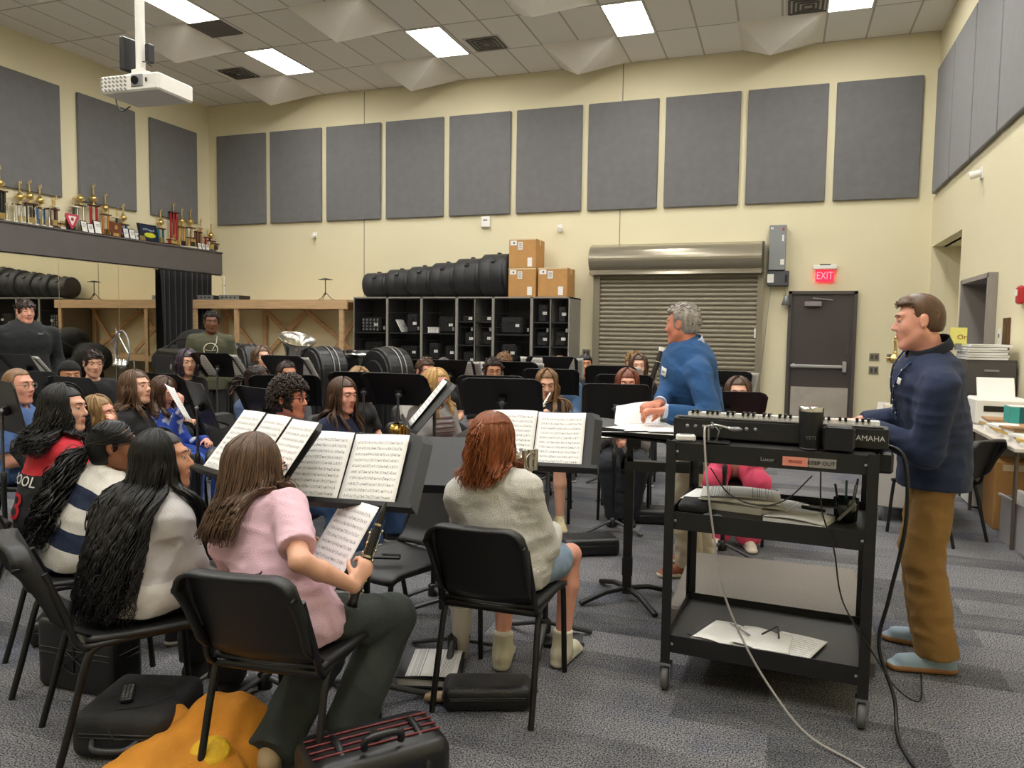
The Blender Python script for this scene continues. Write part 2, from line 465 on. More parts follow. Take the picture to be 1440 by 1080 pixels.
M_WHITE = mat('white_plastic', 'E6E4DE', .4)
M_GREY = mat('grey_painted_metal', '8B8C8E', .4, .3)
M_JOINT = mat('wall_joint', '8C8270', .9)
M_SOFFIT = mat('charcoal_paint', '5F5A58', .8, noise=(3, .05))

def struct(o): o['kind'] = 'structure'; return o
struct(simple_box('floor', (-4.7, 4.66, -.05), (14.2, 17.6, .1), M_CARPET))
# ceiling split round nothing: one slab
struct(simple_box('ceiling', (-4.7, 4.66, HC + .05), (14.2, 17.6, .1), M_CEIL))
mb = MB().box((-4.7, YB + .1, HC / 2), (14.0, .2, HC))
struct(mb.build('wall_back', M_WALL))
mb = MB()
for jx in (-7.83, -2.75):
    mb.box((jx, YB - .001, 4.0 if jx > -5 else 3.07), (.016, .004, 4.28 if jx > -5 else 6.1))
struct(mb.build('trim_1', M_JOINT))
mb = MB().box((XL - .1, 4.66, HC / 2), (.2, 17.6, HC)); struct(mb.build('wall_left', M_WALL))
mb = MB().box((XL + .145, 4.66, 1.30), (.29, 17.34, 2.60)); struct(mb.build('wall_left_lower', M_WALL))
mb = MB().box((XL + .155, 4.66, 2.86), (.31, 17.34, .45)).box((XL + .165, 4.66, 3.09), (.34, 17.34, .025)); struct(mb.build('trim_2', M_SOFFIT))
mb = MB().box((-4.7, YF - .1, HC / 2), (14.0, .2, HC)); struct(mb.build('wall_front', M_WALL))
# right wall with a tall alcove (y 11.14-13.2) and a doorway (y 9.25-10.6)
W = .2; mb = MB()
def rw(y0, y1, z0, z1): mb.box((XR + W / 2, (y0 + y1) / 2, (z0 + z1) / 2), (W, y1 - y0, z1 - z0))
rw(YF, 9.25, 0, HC); rw(10.6, 11.14, 0, HC); rw(13.2, YB, 0, HC); rw(9.25, 10.6, 2.21, HC); rw(11.14, 13.2, 2.9, HC)
mb.box((XR + .95, 12.2, 1.5), (.1, 2.5, 3.2)).box((XR + .55, 12.2, 2.95), (.8, 2.5, .1)).box((XR + .55, 11.09, 1.45), (.7, .1, 2.9)).box((XR + .5, YB - .06, 1.5), (.9, .12, 3.1))
struct(mb.build('wall_right', M_WALL))
mb = MB()
mb.box((XR + .06, 9.28, 1.105), (.3, .05, 2.21)).box((XR + .06, 10.57, 1.105), (.3, .05, 2.21)).box((XR + .06, 9.92, 2.19), (.3, 1.34, .05))
struct(mb.build('trim_3', mat('door_frame_grey', '938C86', .5)))
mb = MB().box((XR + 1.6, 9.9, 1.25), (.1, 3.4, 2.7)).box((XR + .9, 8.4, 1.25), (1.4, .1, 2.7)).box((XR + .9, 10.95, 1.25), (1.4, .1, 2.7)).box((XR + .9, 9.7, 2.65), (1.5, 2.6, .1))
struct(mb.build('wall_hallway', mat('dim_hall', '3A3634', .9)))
t = tag(MB().box((XR + .66, 9.36, 1.06), (.9, .05, 2.1), rotz(.04)).build('door_3', mat('oak_veneer', '7A4E2C', .5, noise=(6, .2), stretch=(8, 8, 1))), kind='structure')
MB().box((XR + .42, 9.395, 1.62), (.1, .02, .16)).build('notice', M_GREY, t)

# skirting
M_BASE = mat('vinyl_base', '3B3835', .6)
struct(MB().box((-5.9 + .35, YB - .008, .05), (4.6, .016, .1)).box((1.58, YB - .008, .05), (1.0, .016, .1)).build('baseboard_back', M_BASE))
struct(MB().box((XR - .008, 2.6, .05), (.016, 13.2, .1)).build('baseboard_right', M_BASE))

# mirror sheets on the lower left wall
M_MIRROR = mat('mirror_silver', 'D8D4C8', .015, 1.0)
ys = [11.84 - 1.2 * k for k in range(6)]
for i, y in enumerate(ys):
    o = thing('wall_mirror', None, 'mirror', (XL + .29, y - .6, 1.56), group='mirror sheets along the left wall')
    o['label'] = ['mirror sheet under the trophy ledge whose edge runs behind the black drape', 'mirror sheet under the trophy ledge, second from the black drape', 'mirror sheet under the trophy ledge, third from the black drape', 'mirror sheet under the trophy ledge at the left frame edge', 'mirror sheet under the ledge, fifth from the black drape', 'mirror sheet under the ledge, sixth from the black drape'][i]
    MB().box((.006, 0, 0), (.008, 1.194, 2.1)).build('glass', M_MIRROR, o)
    MB().box((.008, 0, 1.05), (.012, 1.194, .012)).box((.008, 0, -1.05), (.012, 1.194, .012)).box((.008, .597, 0), (.012, .004, 2.1)).build('clip_rail', mat('mirror_rail', 'B8AE96', .3, .6), o)

# acoustic wall panels
M_PANEL = mat('grey_panel_fabric', '6E6D6D', .95, noise=(7, .06), bump=(260, .25), sheen=.2)
def panel(x, y, z, dx, dy, lab, group):
    o = MB().box((0, 0, 0), (dx, dy, 1.84), ch=.012).build('acoustic_panel', M_PANEL, None, (x, y, z)); tag(o, lab, 'acoustic panel', group)
ordw = ['first', 'second', 'third', 'fourth', 'fifth', 'sixth', 'seventh', 'eighth', 'ninth', 'tenth']
for i in range(10):
    panel(-11.33 + 1.333 * i + .61, YB - .03, 4.58, 1.22, .056, f'grey fabric acoustic panel, {ordw[i]} from the left on the back wall', 'acoustic panels on the back wall')
for i, y in enumerate((12.31, 10.72, 9.14, 7.55, 5.96)):
    panel(XL + .03, y, 4.58, .056, 1.24, f'dark grey acoustic panel above the trophies, {ordw[i]} from the back corner', 'acoustic panels on the left wall')
for i in range(8):
    panel(XR - .03, 12.53 - 1.245 * i, 4.6 if i else 4.6, .056, 1.215, f'grey acoustic panel on the right wall, {ordw[i]} from the back corner', 'acoustic panels on the right wall')

# ceiling: troffers, pyramid diffusers, vents
M_LAMP = mat('lamp_diffuser', 'FFFDF8', .5, emit=LAMP_POWER)
M_FRAME = mat('troffer_frame', 'D8D4CC', .5)
M_PYR = mat('moulded_pyramid', 'EAE4DA', .7, noise=(2, .03))
rows = [('back', 10.86), ('second', 8.42), ('third', 5.98), ('fourth', 3.54), ('near', 1.1), ('rear', -1.34)]
cols = [('leftmost', -8.71), ('left of centre', -5.69), ('right of centre', -2.61), ('rightmost', .42)]
for rn, y in rows:
    for cn, x in cols:
        t = thing('ceiling_light', f'white recessed ceiling light panel, {cn} in the {rn} row', 'ceiling light', (x + .305, y + .61, HC), group='recessed ceiling lights')
        MB().box((0, 0, -.004), (.56, 1.17, .012)).build('diffuser', M_LAMP, t)
        f = MB()
        for sx in (-1, 1): f.box((sx * .293, 0, -.008), (.026, 1.22, .02))
        for sy in (-1, 1): f.box((0, sy * .598, -.008), (.56, .026, .02))
        f.build('frame', M_FRAME, t)
for rn, y in rows[:5]:
    for cn, x in cols:
        m = MB().add([(-.6, -.6, 0), (.6, -.6, 0), (.6, .6, 0), (-.6, .6, 0), (-.14, -.02, -.34)], [(0, 1, 4), (1, 2, 4), (2, 3, 4), (3, 0, 4), (0, 3, 2, 1)])
        o = m.build('ceiling_diffuser', M_PYR, None, (x - .62, y + 1.22 + .56, HC - .003))
        tag(o, f'off-white pyramid diffuser hanging point down from the ceiling, {cn} in the {rn} row', 'ceiling diffuser', 'pyramid diffusers on the ceiling')
for i, (x, y) in enumerate(((-9.5, 11.75), (-4.66, 11.75), (.17, 11.75))):
    t = thing('ceiling_vent', ('square ceiling air vent beside the leftmost back light', 'square ceiling air vent between the two middle back lights', 'square ceiling air vent left of the rightmost back light')[i], 'air vent', (x, y, HC), group='ceiling air vents')
    MB().box((0, 0, -.003), (.6, .6, .01)).build('frame', M_FRAME, t)
    m = MB()
    for k, s in enumerate((.5, .38, .26, .14)):
        z = -.012 - k * .006
        for a, b2, c, d in ((0, s / 2, s, .035), (0, -s / 2, s, .035), (s / 2, 0, .035, s), (-s / 2, 0, .035, s)): m.box((a, b2, z), (c, d, .008), rotx(0))
    m.build('louvre', mat('vent_dark', '4B4640', .5), t)
tag(MB().box((0, 0, 0), (.6, .56, .012)).build('stained_ceiling_tile', mat('grey_tile', '6E6A68', .9), None, (-8.46, 9.93, HC - .008)), 'dark grey replacement tile in the ceiling beside a light', 'ceiling tile')

# roller shutter
t = thing('roller_shutter', 'wide taupe steel roller shutter with a rounded hood on the back wall', 'roller shutter', (-1.73, YB, 0))
M_SHUT = mat('taupe_steel', '8D8573', .35, .35, noise=(2, .04))
m = MB(); prof = []
z = .02
while z < 2.62:
    prof += [(0, z), (.022, z + .012), (.026, z + .035), (.022, z + .058), (0, z + .07)]; z += .076
vs = []; fs = []
for (d, zz) in prof: vs += [(-1.32, -.07 - d, zz), (1.32, -.07 - d, zz)]
for k in range(len(prof) - 1): fs.append((2 * k, 2 * k + 1, 2 * k + 3, 2 * k + 2))
m.add(vs, fs).box((0, -.05, 1.3), (2.64, .02, 2.6)); m.build('curtain', M_SHUT, t)
MB().box((-1.38, -.06, 1.28), (.12, .12, 2.56)).build('guide_rail', M_SHUT, t); MB().box((1.36, -.06, 1.28), (.1, .12, 2.56)).build('guide_rail', M_SHUT, t)
pr = [(-.01, 2.5), (-.34, 2.52)] + [(-.16 - .25 * math.sin(a), 2.79 - .235 * math.cos(a)) for a in np.linspace(.6, 2.7, 14)] + [(-.12, 3.05), (-.01, 3.05)]
MB().prism([(p[0], p[1]) for p in pr], -1.47, 1.37, 'yz').build('hood', mat('hood_steel', '9C9482', .22, .5), t)
MB().box((1.385, -.16, 2.78), (.03, .26, .5)).box((1.39, -.16, 2.62), (.03, .08, .08)).build('end_bracket', M_DARKFR, t)
MB().box((1.3, -.11, 1.55), (.03, .02, .16)).build('latch_plate', M_WHITE, t)

# exit door
t = tag(thing('door_1', None, None, (.585, YB, 0)), kind='structure')
f = MB().box((-.49, -.03, 1.12), (.05, .1, 2.24)).box((.49, -.03, 1.12), (.05, .1, 2.24)).box((0, -.03, 2.215), (1.03, .1, .05)); f.build('frame', M_DARKFR, t)
M_DOOR = mat('dark_brown_door', '423B39', .5, noise=(3, .06))
d = MB().box((0, -.02, 1.095), (.93, .045, 2.19)).build('door_leaf', M_DOOR, t)
MB().box((0, -.046, .36), (.86, .006, .66)).build('kick_plate', mat('brushed_steel', 'B4ACA2', .4, .35, noise=(4, .12)), d)
MB().box((-.06, -.1, 1.03), (.78, .04, .05), ch=.01).box((.36, -.07, 1.03), (.06, .1, .17), ch=.01).box((-.40, -.07, 1.03), (.05, .08, .07), ch=.01).build('push_bar', mat('satin_aluminium', 'C7C8CA', .3, .8), d)
MB().box((-.14, -.08, 2.03), (.26, .09, .08), ch=.01).box((.0, -.075, 2.11), (.3, .02, .02), roty(.1)).build('door_closer', mat('closer_grey', '8B8685', .4, .4), d)
MB().box((.39, -.05, 1.3), (.05, .012, .14)).build('lock_plate', mat('bronze_plate', '5A5048', .4, .5), d)

# exit sign
t = thing('exit_sign', 'glowing red exit sign under a white emergency light housing above the door', 'exit sign', (.6, YB - .05, 2.5))
MB().box((0, -.02, .115), (.36, .1, .07), ch=.012).build('housing', M_WHITE, t)
MB().box((0, -.05, .155), (.16, .03, .02)).build('lamp_slot', M_DARKFR, t)
MB().box((0, 0, -.02), (.27, .02, .18)).build('sign_plate', mat('exit_red', 'FF1838', .4, emit=1.1), t)
text_mesh('EXIT', .17, mat('exit_letter', 'FF7A86', .4, emit=1.0), 'lettering', t, (0, -.013, -.02), sx=.72)

# operator box with alarm gear beside the shutter
t = thing('shutter_operator', 'tall grey shutter motor box with a black switch box beneath it', 'motor box', (-.13, YB, 2.5))
MB().box((0, -.1, .43), (.26, .2, .72), ch=.008).build('motor_housing', mat('operator_grey', '85888A', .4, .4), t)
MB().box((.08, -.203, .72), (.03, .01, .05)).build('red_lamp', mat('red_dot', 'B03028', .4), t)
MB().box((.08, -.203, .58), (.03, .01, .1)).box((.08, -.203, .2), (.06, .01, .09)).box((-.09, -.203, .74), (.04, .01, .03)).build('label_strip', M_WHITE, t)
MB().box((.03, -.09, -.06), (.33, .18, .24), ch=.008).build('switch_box', mat('switch_box_dark', '4B4C50', .5), t)
MB().box((-.09, -.183, -.06), (.1, .008, .14)).build('white_label', M_WHITE, t)
MB().box((.15, -.19, -.06), (.04, .02, .12)).build('rocker', M_STEEL, t)
m = MB(); 
for k in range(56):
    z = -.18 - k * .026; m.box((-.08 - .002 * k, -.12, z), (.014, .008, .02), rotz(.8 * (k % 2)))
m.build('pull_chain', M_GREY, t)
m = MB().tube(bez((.12, -.1, -.18), (.14, -.1, -.27), (.16, -.1, -.34), n=5), .004, 6).lathe((.16, -.1, -.43), [(.0, .1), (.03, .09), (.04, .05), (.07, -.06), (0, -.06)], 12); m.build('release_handle', M_GREY, t)

# small wall fittings
def fitting(name, lab, cat, c, d, m, parts=()):
    t = thing(name, lab, cat, c); MB().box((0, 0, 0), d, ch=min(d) * .2).build('plate', m, t)
    for n, cc, dd, mm in parts: MB().box(cc, dd, ch=min(dd) * .15).build(n, mm, t)
    return t
M_SSW = mat('steel_switch_plate', '8F8A80', .35, .5)
swp = (('socket', (-.03, -.008, .0), (.035, .008, .07), M_DARKFR), ('socket', (.03, -.008, .0), (.035, .008, .07), M_DARKFR))
fitting('wall_outlet', 'steel two gang outlet plate right of the exit door, upper one', 'wall outlet', (1.38, YB - .008, 1.2), (.14, .012, .12), M_SSW, swp)
fitting('wall_outlet', 'steel two gang outlet plate right of the exit door, lower one', 'wall outlet', (1.38, YB - .008, .99), (.14, .012, .12), M_SSW, swp)
fitting('wall_outlet', 'narrow steel switch plate behind the tall trophy', 'wall outlet', (1.6, YB - .008, 1.19), (.08, .012, .12), M_SSW, (('socket', (0, -.008, 0), (.03, .008, .07), M_DARKFR),))
fitting('wall_outlet', 'steel outlet plate between the storage cabinets and the roller shutter', 'wall outlet', (-3.3, YB - .008, 1.15), (.14, .012, .14), M_SSW, swp)
t = fitting('motion_sensor', 'white box shaped access point under the panels on the back wall', 'wall sensor', (-5.25, YB - .035, 3.53), (.18, .07, .2), M_WHITE)
MB().box((0, -.037, .03), (.08, .004, .03)).build('lens', M_GREY, t)
for lab, c, s in (('small white camera on the back wall left of the storage cabinets', (-8.96, YB, 3.4), 1), ('small white camera on the back wall above the cardboard boxes', (-3.83, YB, 3.38), 1)):
    t = thing('wall_camera', lab, 'wall camera', c); MB().box((0, -.01, 0), (.09, .02, .12), ch=.004).build('bracket', M_WHITE, t); MB().cyl((0, -.02, -.01), (0.02, -.12, -.04), .035, .04, 14).build('camera_head', M_WHITE, t)
t = thing('wall_camera', 'small white camera under the acoustic panels on the right wall', 'wall camera', (XR, 10.2, 3.42)); MB().box((-.01, 0, 0), (.02, .1, .14), ch=.004).build('bracket', M_WHITE, t); MB().cyl((-.02, 0, 0), (-.13, .02, -.03), .04, .045, 14).build('camera_head', M_WHITE, t)
t = thing('plaque', 'brown wooden plaque beside the doorway on the right wall', 'plaque', (XR - .012, 8.78, 1.55)); MB().box((0, 0, 0), (.024, .2, .36), ch=.006).build('board', mat('walnut', '5A3A22', .5), t); MB().box((-.014, 0, .02), (.006, .11, .18)).build('brass_plate', mat('brass_plate', '6F5A36', .4, .6), t)
fitting('light_switch', 'white switch plate between the doorway and the wooden plaque', 'light switch', (XR - .006, 9.04, 1.47), (.012, .1, .3), M_WHITE, (('toggle', (-.01, 0, .08), (.012, .02, .04), M_GREY), ('toggle', (-.01, 0, -.08), (.012, .02, .04), M_GREY)))
t = thing('fire_alarm', 'red fire alarm on the right wall beside the doorway', 'fire alarm', (XR, 8.3, 1.93)); MB().box((-.03, 0, 0), (.06, .12, .17), ch=.02).build('body', mat('alarm_red', 'B3262B', .35), t); MB().box((-.064, 0, .02), (.01, .06, .06), ch=.004).build('strobe', M_WHITE, t)

# podium
t = thing('conductor_podium', 'low rectangular podium covered in light grey carpet', 'podium', (-.02, 4.2, 0))
M_POD = mat('podium_carpet', '7C766F', .95, noise=(160, .25), bump=(200, .4))
MB().box((0, 0, .1), (.92, 1.0, .2), ch=.012).build('deck', M_POD, t)
MB().box((0, 0, .03), (.935, 1.015, .06)).build('rubber_edge', mat('podium_edge', '55504C', .8), t)

# ---------------------------------------------------------------- storage along the back wall
R_ = random.Random(5)
M_LAM = mat('grey_laminate', '8E8A82', .5)
M_CABIN = mat('cabinet_interior', '2A2A2B', .7)
M_WIRE = mat('black_wire', '151515', .35)
M_CASE = mat('black_case_shell', '1A1A1C', .38, noise=(25, .15), bump=(90, .08))
M_CASE2 = mat('black_nylon', '202022', .75, bump=(120, .3))
M_TAG = mat('paper_tag', 'E9E7E2', .6)
cabs = [(-7.62, -6.905, 'far left', 0), (-6.905, -6.205, 'second from the left', 0), (-6.205, -5.51, 'third from the left', 0), (-5.51, -4.81, 'fourth from the left with split bays', 1), (-4.81, -4.10, 'fifth from the left', 0), (-4.10, -3.42, 'rightmost with split bays', 1)]
for x0, x1, wh, split in cabs:
    t = thing('storage_cabinet', f'tall open grey instrument storage cabinet, {wh}', 'cabinet', ((x0 + x1) / 2, 12.95, 0), group='instrument storage cabinets')
    w = x1 - x0; b = MB(); D_ = .74
    b.box((-w / 2 + .012, 0, 1.06), (.02, D_, 2.12)).box((w / 2 - .012, 0, 1.06), (.02, D_, 2.12)).box((0, 0, 2.11), (w - .004, D_, .024)).box((0, 0, .04), (w - .004, D_, .08)).box((0, D_ / 2 - .01, 1.06), (w - .05, .016, 2.1))
    b.build('carcass', M_LAM, t)
    b = MB().box((0, D_ / 2 - .025, 1.08), (w - .05, .008, 2.03))
    for s in (-1, 1): b.box((s * (w / 2 - .026), .01, 1.08), (.006, D_ - .04, 2.03))
    b.box((0, .01, 2.094), (w - .05, D_ - .04, .006)); b.build('lining', M_CABIN, t)
    zs = (.45, .85, 1.26, 1.68) if split else (.5, .98, 1.46)
    for z in zs: MB().box((0, .0, z), (w - .055, D_ - .05, .02)).build('shelf', M_CABIN, t)
    if split: MB().box((0, -.005, 1.08), (.02, D_ - .03, 2.0)).build('divider', M_LAM, t)
    for k in ((-1, 1) if split else (0,)):
        ww = (w / 2 - .03) if split else (w - .05); cx = k * (w / 4); g = MB()
        n = int(ww / .032)
        for i in range(n + 1): g.box((cx - ww / 2 + ww * i / n, -D_ / 2 + .008, 1.08), (.003, .003, 1.98))
        for i in range(9): g.box((cx, -D_ / 2 + .005, .1 + i * .2475), (ww, .004, .005))
        for s in (-1, 1): g.box((cx + s * ww / 2, -D_ / 2 + .008, 1.08), (.012, .012, 2.0))
        d = g.build('grille_door', M_WIRE, t)
        MB().box((cx + ww / 2 - .03, -D_ / 2 - .004, 1.55), (.03, .02, .06)).build('latch', M_GREY, d)

def case_shape(kind, s):
    sd = Sdf()
    if kind == 'sax':
        sd.rc((-.14 * s, 0, .1 * s), (.16 * s, 0, .1 * s), .1 * s, .16 * s, .03, flat=.6).rc((.1 * s, 0, .1 * s), (.16 * s, 0, .2 * s), .12 * s, .1 * s, .05, flat=.6)
    elif kind == 'bag': sd.bx((0, 0, .15 * s), (.42 * s, .28 * s, .28 * s), rad=.07 * s)
    return sd
def case_box(lab, x, y, z, w, h, d, rz=0, m=None, tagc=True, cat='instrument case', name='instrument_case'):
    t = thing(name, lab, cat, (x, y, z), rz, 'cases inside the storage cabinets')
    MB().box((0, 0, h / 2), (w, d, h), ch=min(w, h) * .12).build('shell', m or M_CASE, t)
    MB().box((0, -d / 2, h * .55), (w * 1.01, .012, .014)).build('seam', M_WIRE, t)
    MB().tube(bez((-w * .16, -d / 2, h * .7), (0, -d / 2 - .035, h * .7), (w * .16, -d / 2, h * .7), n=4), .008, 6).build('handle', M_BLACK, t)
    if tagc: MB().box((w * .28, -d / 2 - .02, h * .5), (.075, .004, .05)).build('name_tag', M_TAG, t)
    return t
# contents, bay by bay
yb = 12.9
cc = [(-7.3, 1.47, .42, .28, 'black latticed instrument case in the top bay of the far left cabinet'),
      (-6.44, 1.47, .22, .34, 'upright black case in the top bay of the second cabinet'),
      (-5.75, 1.47, .34, .30, 'black case in the top bay of the third cabinet'),
      (-4.5, 1.47, .42, .3, 'dark rounded case in the top bay of the fifth cabinet'),
      (-6.5, .99, .38, .24, 'black case in the middle bay of the second cabinet'), (-6.0, .99, .2, .3, 'dark case in the middle bay of the third cabinet'), (-5.68, .99, .2, .26, 'slim case at the right of the middle bay of the third cabinet'),
      (-4.55, .99, .3, .3, 'black case in the middle bay of the fifth cabinet'), (-7.25, .99, .4, .3, 'black case in the middle bay of the far left cabinet'),
      (-3.93, 1.69, .16, .3, 'narrow upright case in the top left bay of the rightmost cabinet'), (-3.58, 1.69, .14, .27, 'narrow upright case in the top right bay of the rightmost cabinet'),
      (-3.93, 1.27, .2, .24, 'small case in the second bay down on the left of the rightmost cabinet'), (-3.6, 1.27, .2, .26, 'small case in the second bay down on the right of the rightmost cabinet'),
      (-3.92, .86, .22, .24, 'small case in the third bay down on the left of the rightmost cabinet'), (-3.6, .86, .2, .22, 'small case in the third bay down on the right of the rightmost cabinet'),
      (-5.33, 1.69, .2, .1, 'low case in the top left bay of the fourth cabinet'), (-4.97, 1.69, .2, .1, 'low case in the top right bay of the fourth cabinet'),
      (-5.3, 1.27, .16, .22, 'small case in the second bay down on the left of the fourth cabinet'), (-4.96, 1.27, .18, .24, 'small case in the second bay down on the right of the fourth cabinet'), (-5.3, .86, .24, .28, 'small bluish case in the third bay down of the fourth cabinet')]
for i, (x, z, w, h, lab) in enumerate(cc):
    t = case_box(lab, x, yb - .02, z + .002, w, h, .4, 0, (M_CASE, M_CASE2)[i % 2])
    if i == 0:
        g = MB()
        for k in range(5):
            for j in range(4): g.box((-.16 + .075 * k, -.203, .05 + .06 * j), (.03, .008, .035), roty(.4 * ((k + j) % 2)))
        g.build('white_print', mat('grey_print', '8D8D8D', .6), t)
t = thing('leaning_folder', 'white spiral folder leaning inside the second storage cabinet', 'folder', (-6.74, 12.8, 1.472))
MB().box((.02, 0, .12), (.02, .22, .26), roty(-.5)).box((.055, 0, .12), (.012, .22, .25), roty(-.5)).build('pages', M_TAG, t)
t = thing('paper_stack', 'stack of papers lying in the third storage cabinet', 'papers', (-6.0, 12.75, 1.471)); MB().box((0, 0, .05), (.2, .25, .09), rotz(.1)).build('pages', M_TAG, t); MB().box((.01, -.02, .1), (.19, .24, .012), rotz(-.1)).build('top_sheet', M_WHITE, t)

# bass drum cases lying on the cabinets
xs = [-7.52, -7.02, -6.55, -6.08, -5.6, -5.1, -4.58]; hs = [.47, .53, .58, .64, .71, .78]
sz = ['smallest, at the left end', 'second smallest', 'third from the left', 'fourth from the left', 'second largest', 'largest, beside the cardboard boxes']
for i in range(6):
    w = xs[i + 1] - xs[i] - .01; r = hs[i] / 2
    t = thing('drum_case', f'round black bass drum case on the cabinets, {sz[i]}', 'drum case', ((xs[i] + xs[i + 1]) / 2, 12.93, 2.123 + r), group='bass drum cases on the cabinets')
    pr = [(0, -w / 2), (r * .93, -w / 2), (r * .985, -w / 2 + .02), (r * .985, -w * .10), (r * .975, -w * .09), (r * .975, -w * .06), (r * .985, -w * .05), (r * .985, w / 2 - .03), (r * .96, w / 2), (0, w / 2)]
    MB().lathe((0, 0, 0), pr, 40, 'x').build('shell', mat('drum_case_shell', '2A2A2C', .55, noise=(12, .1)), t)
    rim = MB()
    for xx in (w / 2 - .05,): rim.lathe((xx, 0, 0), [(r * .985, -.022), (r * 1.0, -.016), (r * 1.0, .016), (r * .985, .022)], 40, 'x')
    rim.build('rim_band', M_BLACK, t)
    a = 2.3
    for k, a in enumerate((2.5, 1.5)):
        o = MB(); c, s = math.cos(a), math.sin(a)
        o.box((.0, c * r * 1.01, s * r * 1.01), (.07, .07, .03), rotx(a - math.pi / 2), ch=.006).box((.0, c * r * 1.04, s * r * 1.04), (.03, .05, .02), rotx(a - math.pi / 2), ch=.004); o.build('latch', M_BLACK, t)
# cardboard boxes
M_CARD = mat('cardboard', 'B98A52', .8, noise=(8, .06))
def carton(lab, x, z, w, h):
    t = thing('cardboard_box', lab, 'box', (x, 12.85, z), group='cardboard boxes on the cabinets')
    MB().box((0, 0, h / 2), (w, .5, h), ch=.004).build('carton', M_CARD, t)
    MB().box((0, -.2505, h - .01), (w, .002, .02)).box((0, 0, h + .001), (.06, .5, .002)).box((w / 2 + .001, 0, h * .9), (.002, .05, .18 * h)).build('tape', mat('packing_tape', 'D6C29C', .35), t)
    MB().box((-w * .33, -.252, h * .86), (w * .24, .002, h * .16)).build('shipping_label', M_TAG, t)
    MB().box((-w * .08, -.252, h * .76), (w * .17, .002, h * .26)).build('print_label', M_TAG, t)
    MB().box((w * .28, -.252, h * .2), (w * .17, .002, h * .3)).build('barcode_label', M_TAG, t)
    g = MB()
    for k in range(5): g.box((-w * .08, -.2535, h * (.68 + .04 * k)), (w * .12, .001, h * .015)); g.box((-w * .33 + .004 * k, -.2535, h * .86), (w * .02, .001, h * .06))
    g.build('printed_marks', mat('ink', '3A3A3A', .6), t)
carton('cardboard box at the bottom left of the stack on the cabinets', -4.29, 2.124, .5, .49)
carton('cardboard box at the bottom right of the stack on the cabinets', -3.74, 2.124, .52, .49)
carton('cardboard box sitting on top of the other two on the cabinets', -4.29, 2.618, .49, .5)

# timber rack
M_PINE = mat('pine_timber', 'C2A078', .65, noise=(5, .14), stretch=(1, 1, 6))
M_PINEX = mat('pine_timber_long', 'C8A67E', .65, noise=(5, .14), stretch=(.4, 5, 5))
t = thing('timber_rack', 'raw timber storage rack with cross braces along the back wall', 'rack', (-9.42, 12.84, 0))
MB().box((0, 0, 2.035), (3.58, .96, .03)).box((0, 0, 2.056), (3.58, .96, .012)).build('top_deck', M_PINEX, t)
MB().box((0, -.46, 1.955), (3.58, .04, .13)).box((0, .44, 1.955), (3.58, .04, .13)).build('beam', M_PINEX, t)
MB().box((0, 0, .9), (3.5, .9, .03)).box((0, -.44, .84), (3.5, .04, .1)).build('lower_deck', M_PINEX, t)
for x in (-1.73, -.72, 1.66):
    for y in (-.46, .42): MB().box((x + .0, y + .02, .95), (.09, .045, 1.89)).build('post', M_PINE, t)
def brace(x0, z0, x1, z1, y):
    L = math.hypot(x1 - x0, z1 - z0); a = math.atan2(z1 - z0, x1 - x0)
    MB().box(((x0 + x1) / 2, y, (z0 + z1) / 2), (L, .035, .085), roty(-a)).build('brace', M_PINEX, t)
brace(-1.68, 1.86, -.78, .95, .38); brace(-.66, .95, .3, 1.86, .38); brace(.34, 1.86, 1.6, .95, .38); brace(-.6, 1.86, .4, .95, .33); brace(.9, .95, 1.6, 1.86, .33)
for x, nm in ((-1.0, 'flat black rack unit lying on the timber rack near the curtain'), (-1.62, 'small black rack unit at the left end of the timber rack')):
    u = thing('rack_amplifier', nm, 'amplifier', (-9.42 + x, 12.7, 2.063)); MB().box((0, 0, .05), (.46, .36, .09), ch=.006).build('chassis', M_CASE, u); MB().box((0, -.185, .05), (.48, .01, .095)).build('front_panel', M_GREY, u)
    g = MB(); 
    for k in range(4): g.cyl((-.15 + .1 * k, -.19, .05), (-.15 + .1 * k, -.205, .05), .014)
    g.build('knob', M_BLACK, u)
u = thing('cymbal_stand', 'small black cymbal stand standing on top of the timber rack', 'cymbal stand', (-8.34, 12.75, 2.063))
for k in range(3):
    a = 2.1 * k + .4; MB().tube([(0, 0, .16), (.12 * math.cos(a), .12 * math.sin(a), .03), (.2 * math.cos(a), .2 * math.sin(a), .008)], .007, 6).build('leg', M_STEEL, u)
MB().cyl((0, 0, .1), (0, 0, .42), .009).build('pole', M_STEEL, u); MB().lathe((0, 0, .4), [(0, .03), (.03, .028), (.14, .0), (.14, -.004), (0, .02)], 20).build('cymbal', M_WIRE, u)
# wall panel joint behind and curtain in the corner
M_CURT = mat('black_curtain', '0C0C0F', .95, sheen=.3)
t = thing('curtain', 'black drape hanging beneath the trophy ledge in the back left corner', 'curtain', (XL + .33, 12.25, 0))
def cf(u, v):
    y = -.68 + 1.36 * u; return (.02 + .035 * math.sin(u * 58 + v * 1.2) + .012 * math.sin(u * 23 + 4 * v), y * (1 - .06 * v), 2.6 - 2.55 * v)
MB().grid(cf, 130, 10, thick=.01).build('drape', M_CURT, t)
MB().cyl((.03, -.72, 2.61), (.03, .72, 2.61), .012).build('curtain_rod', M_STEEL, t)
t = thing('conduit', 'thin white conduit pipe running down the back wall by the curtain', 'pipe', (-11.2, YB - .02, 0)); MB().cyl((.0, 0, .1), (0, 0, 2.6), .012).build('pipe', M_WHITE, t); MB().box((0, .005, 1.8), (.05, .02, .02)).box((0, .005, 2.4), (.05, .02, .02)).build('clip', M_GREY, t)

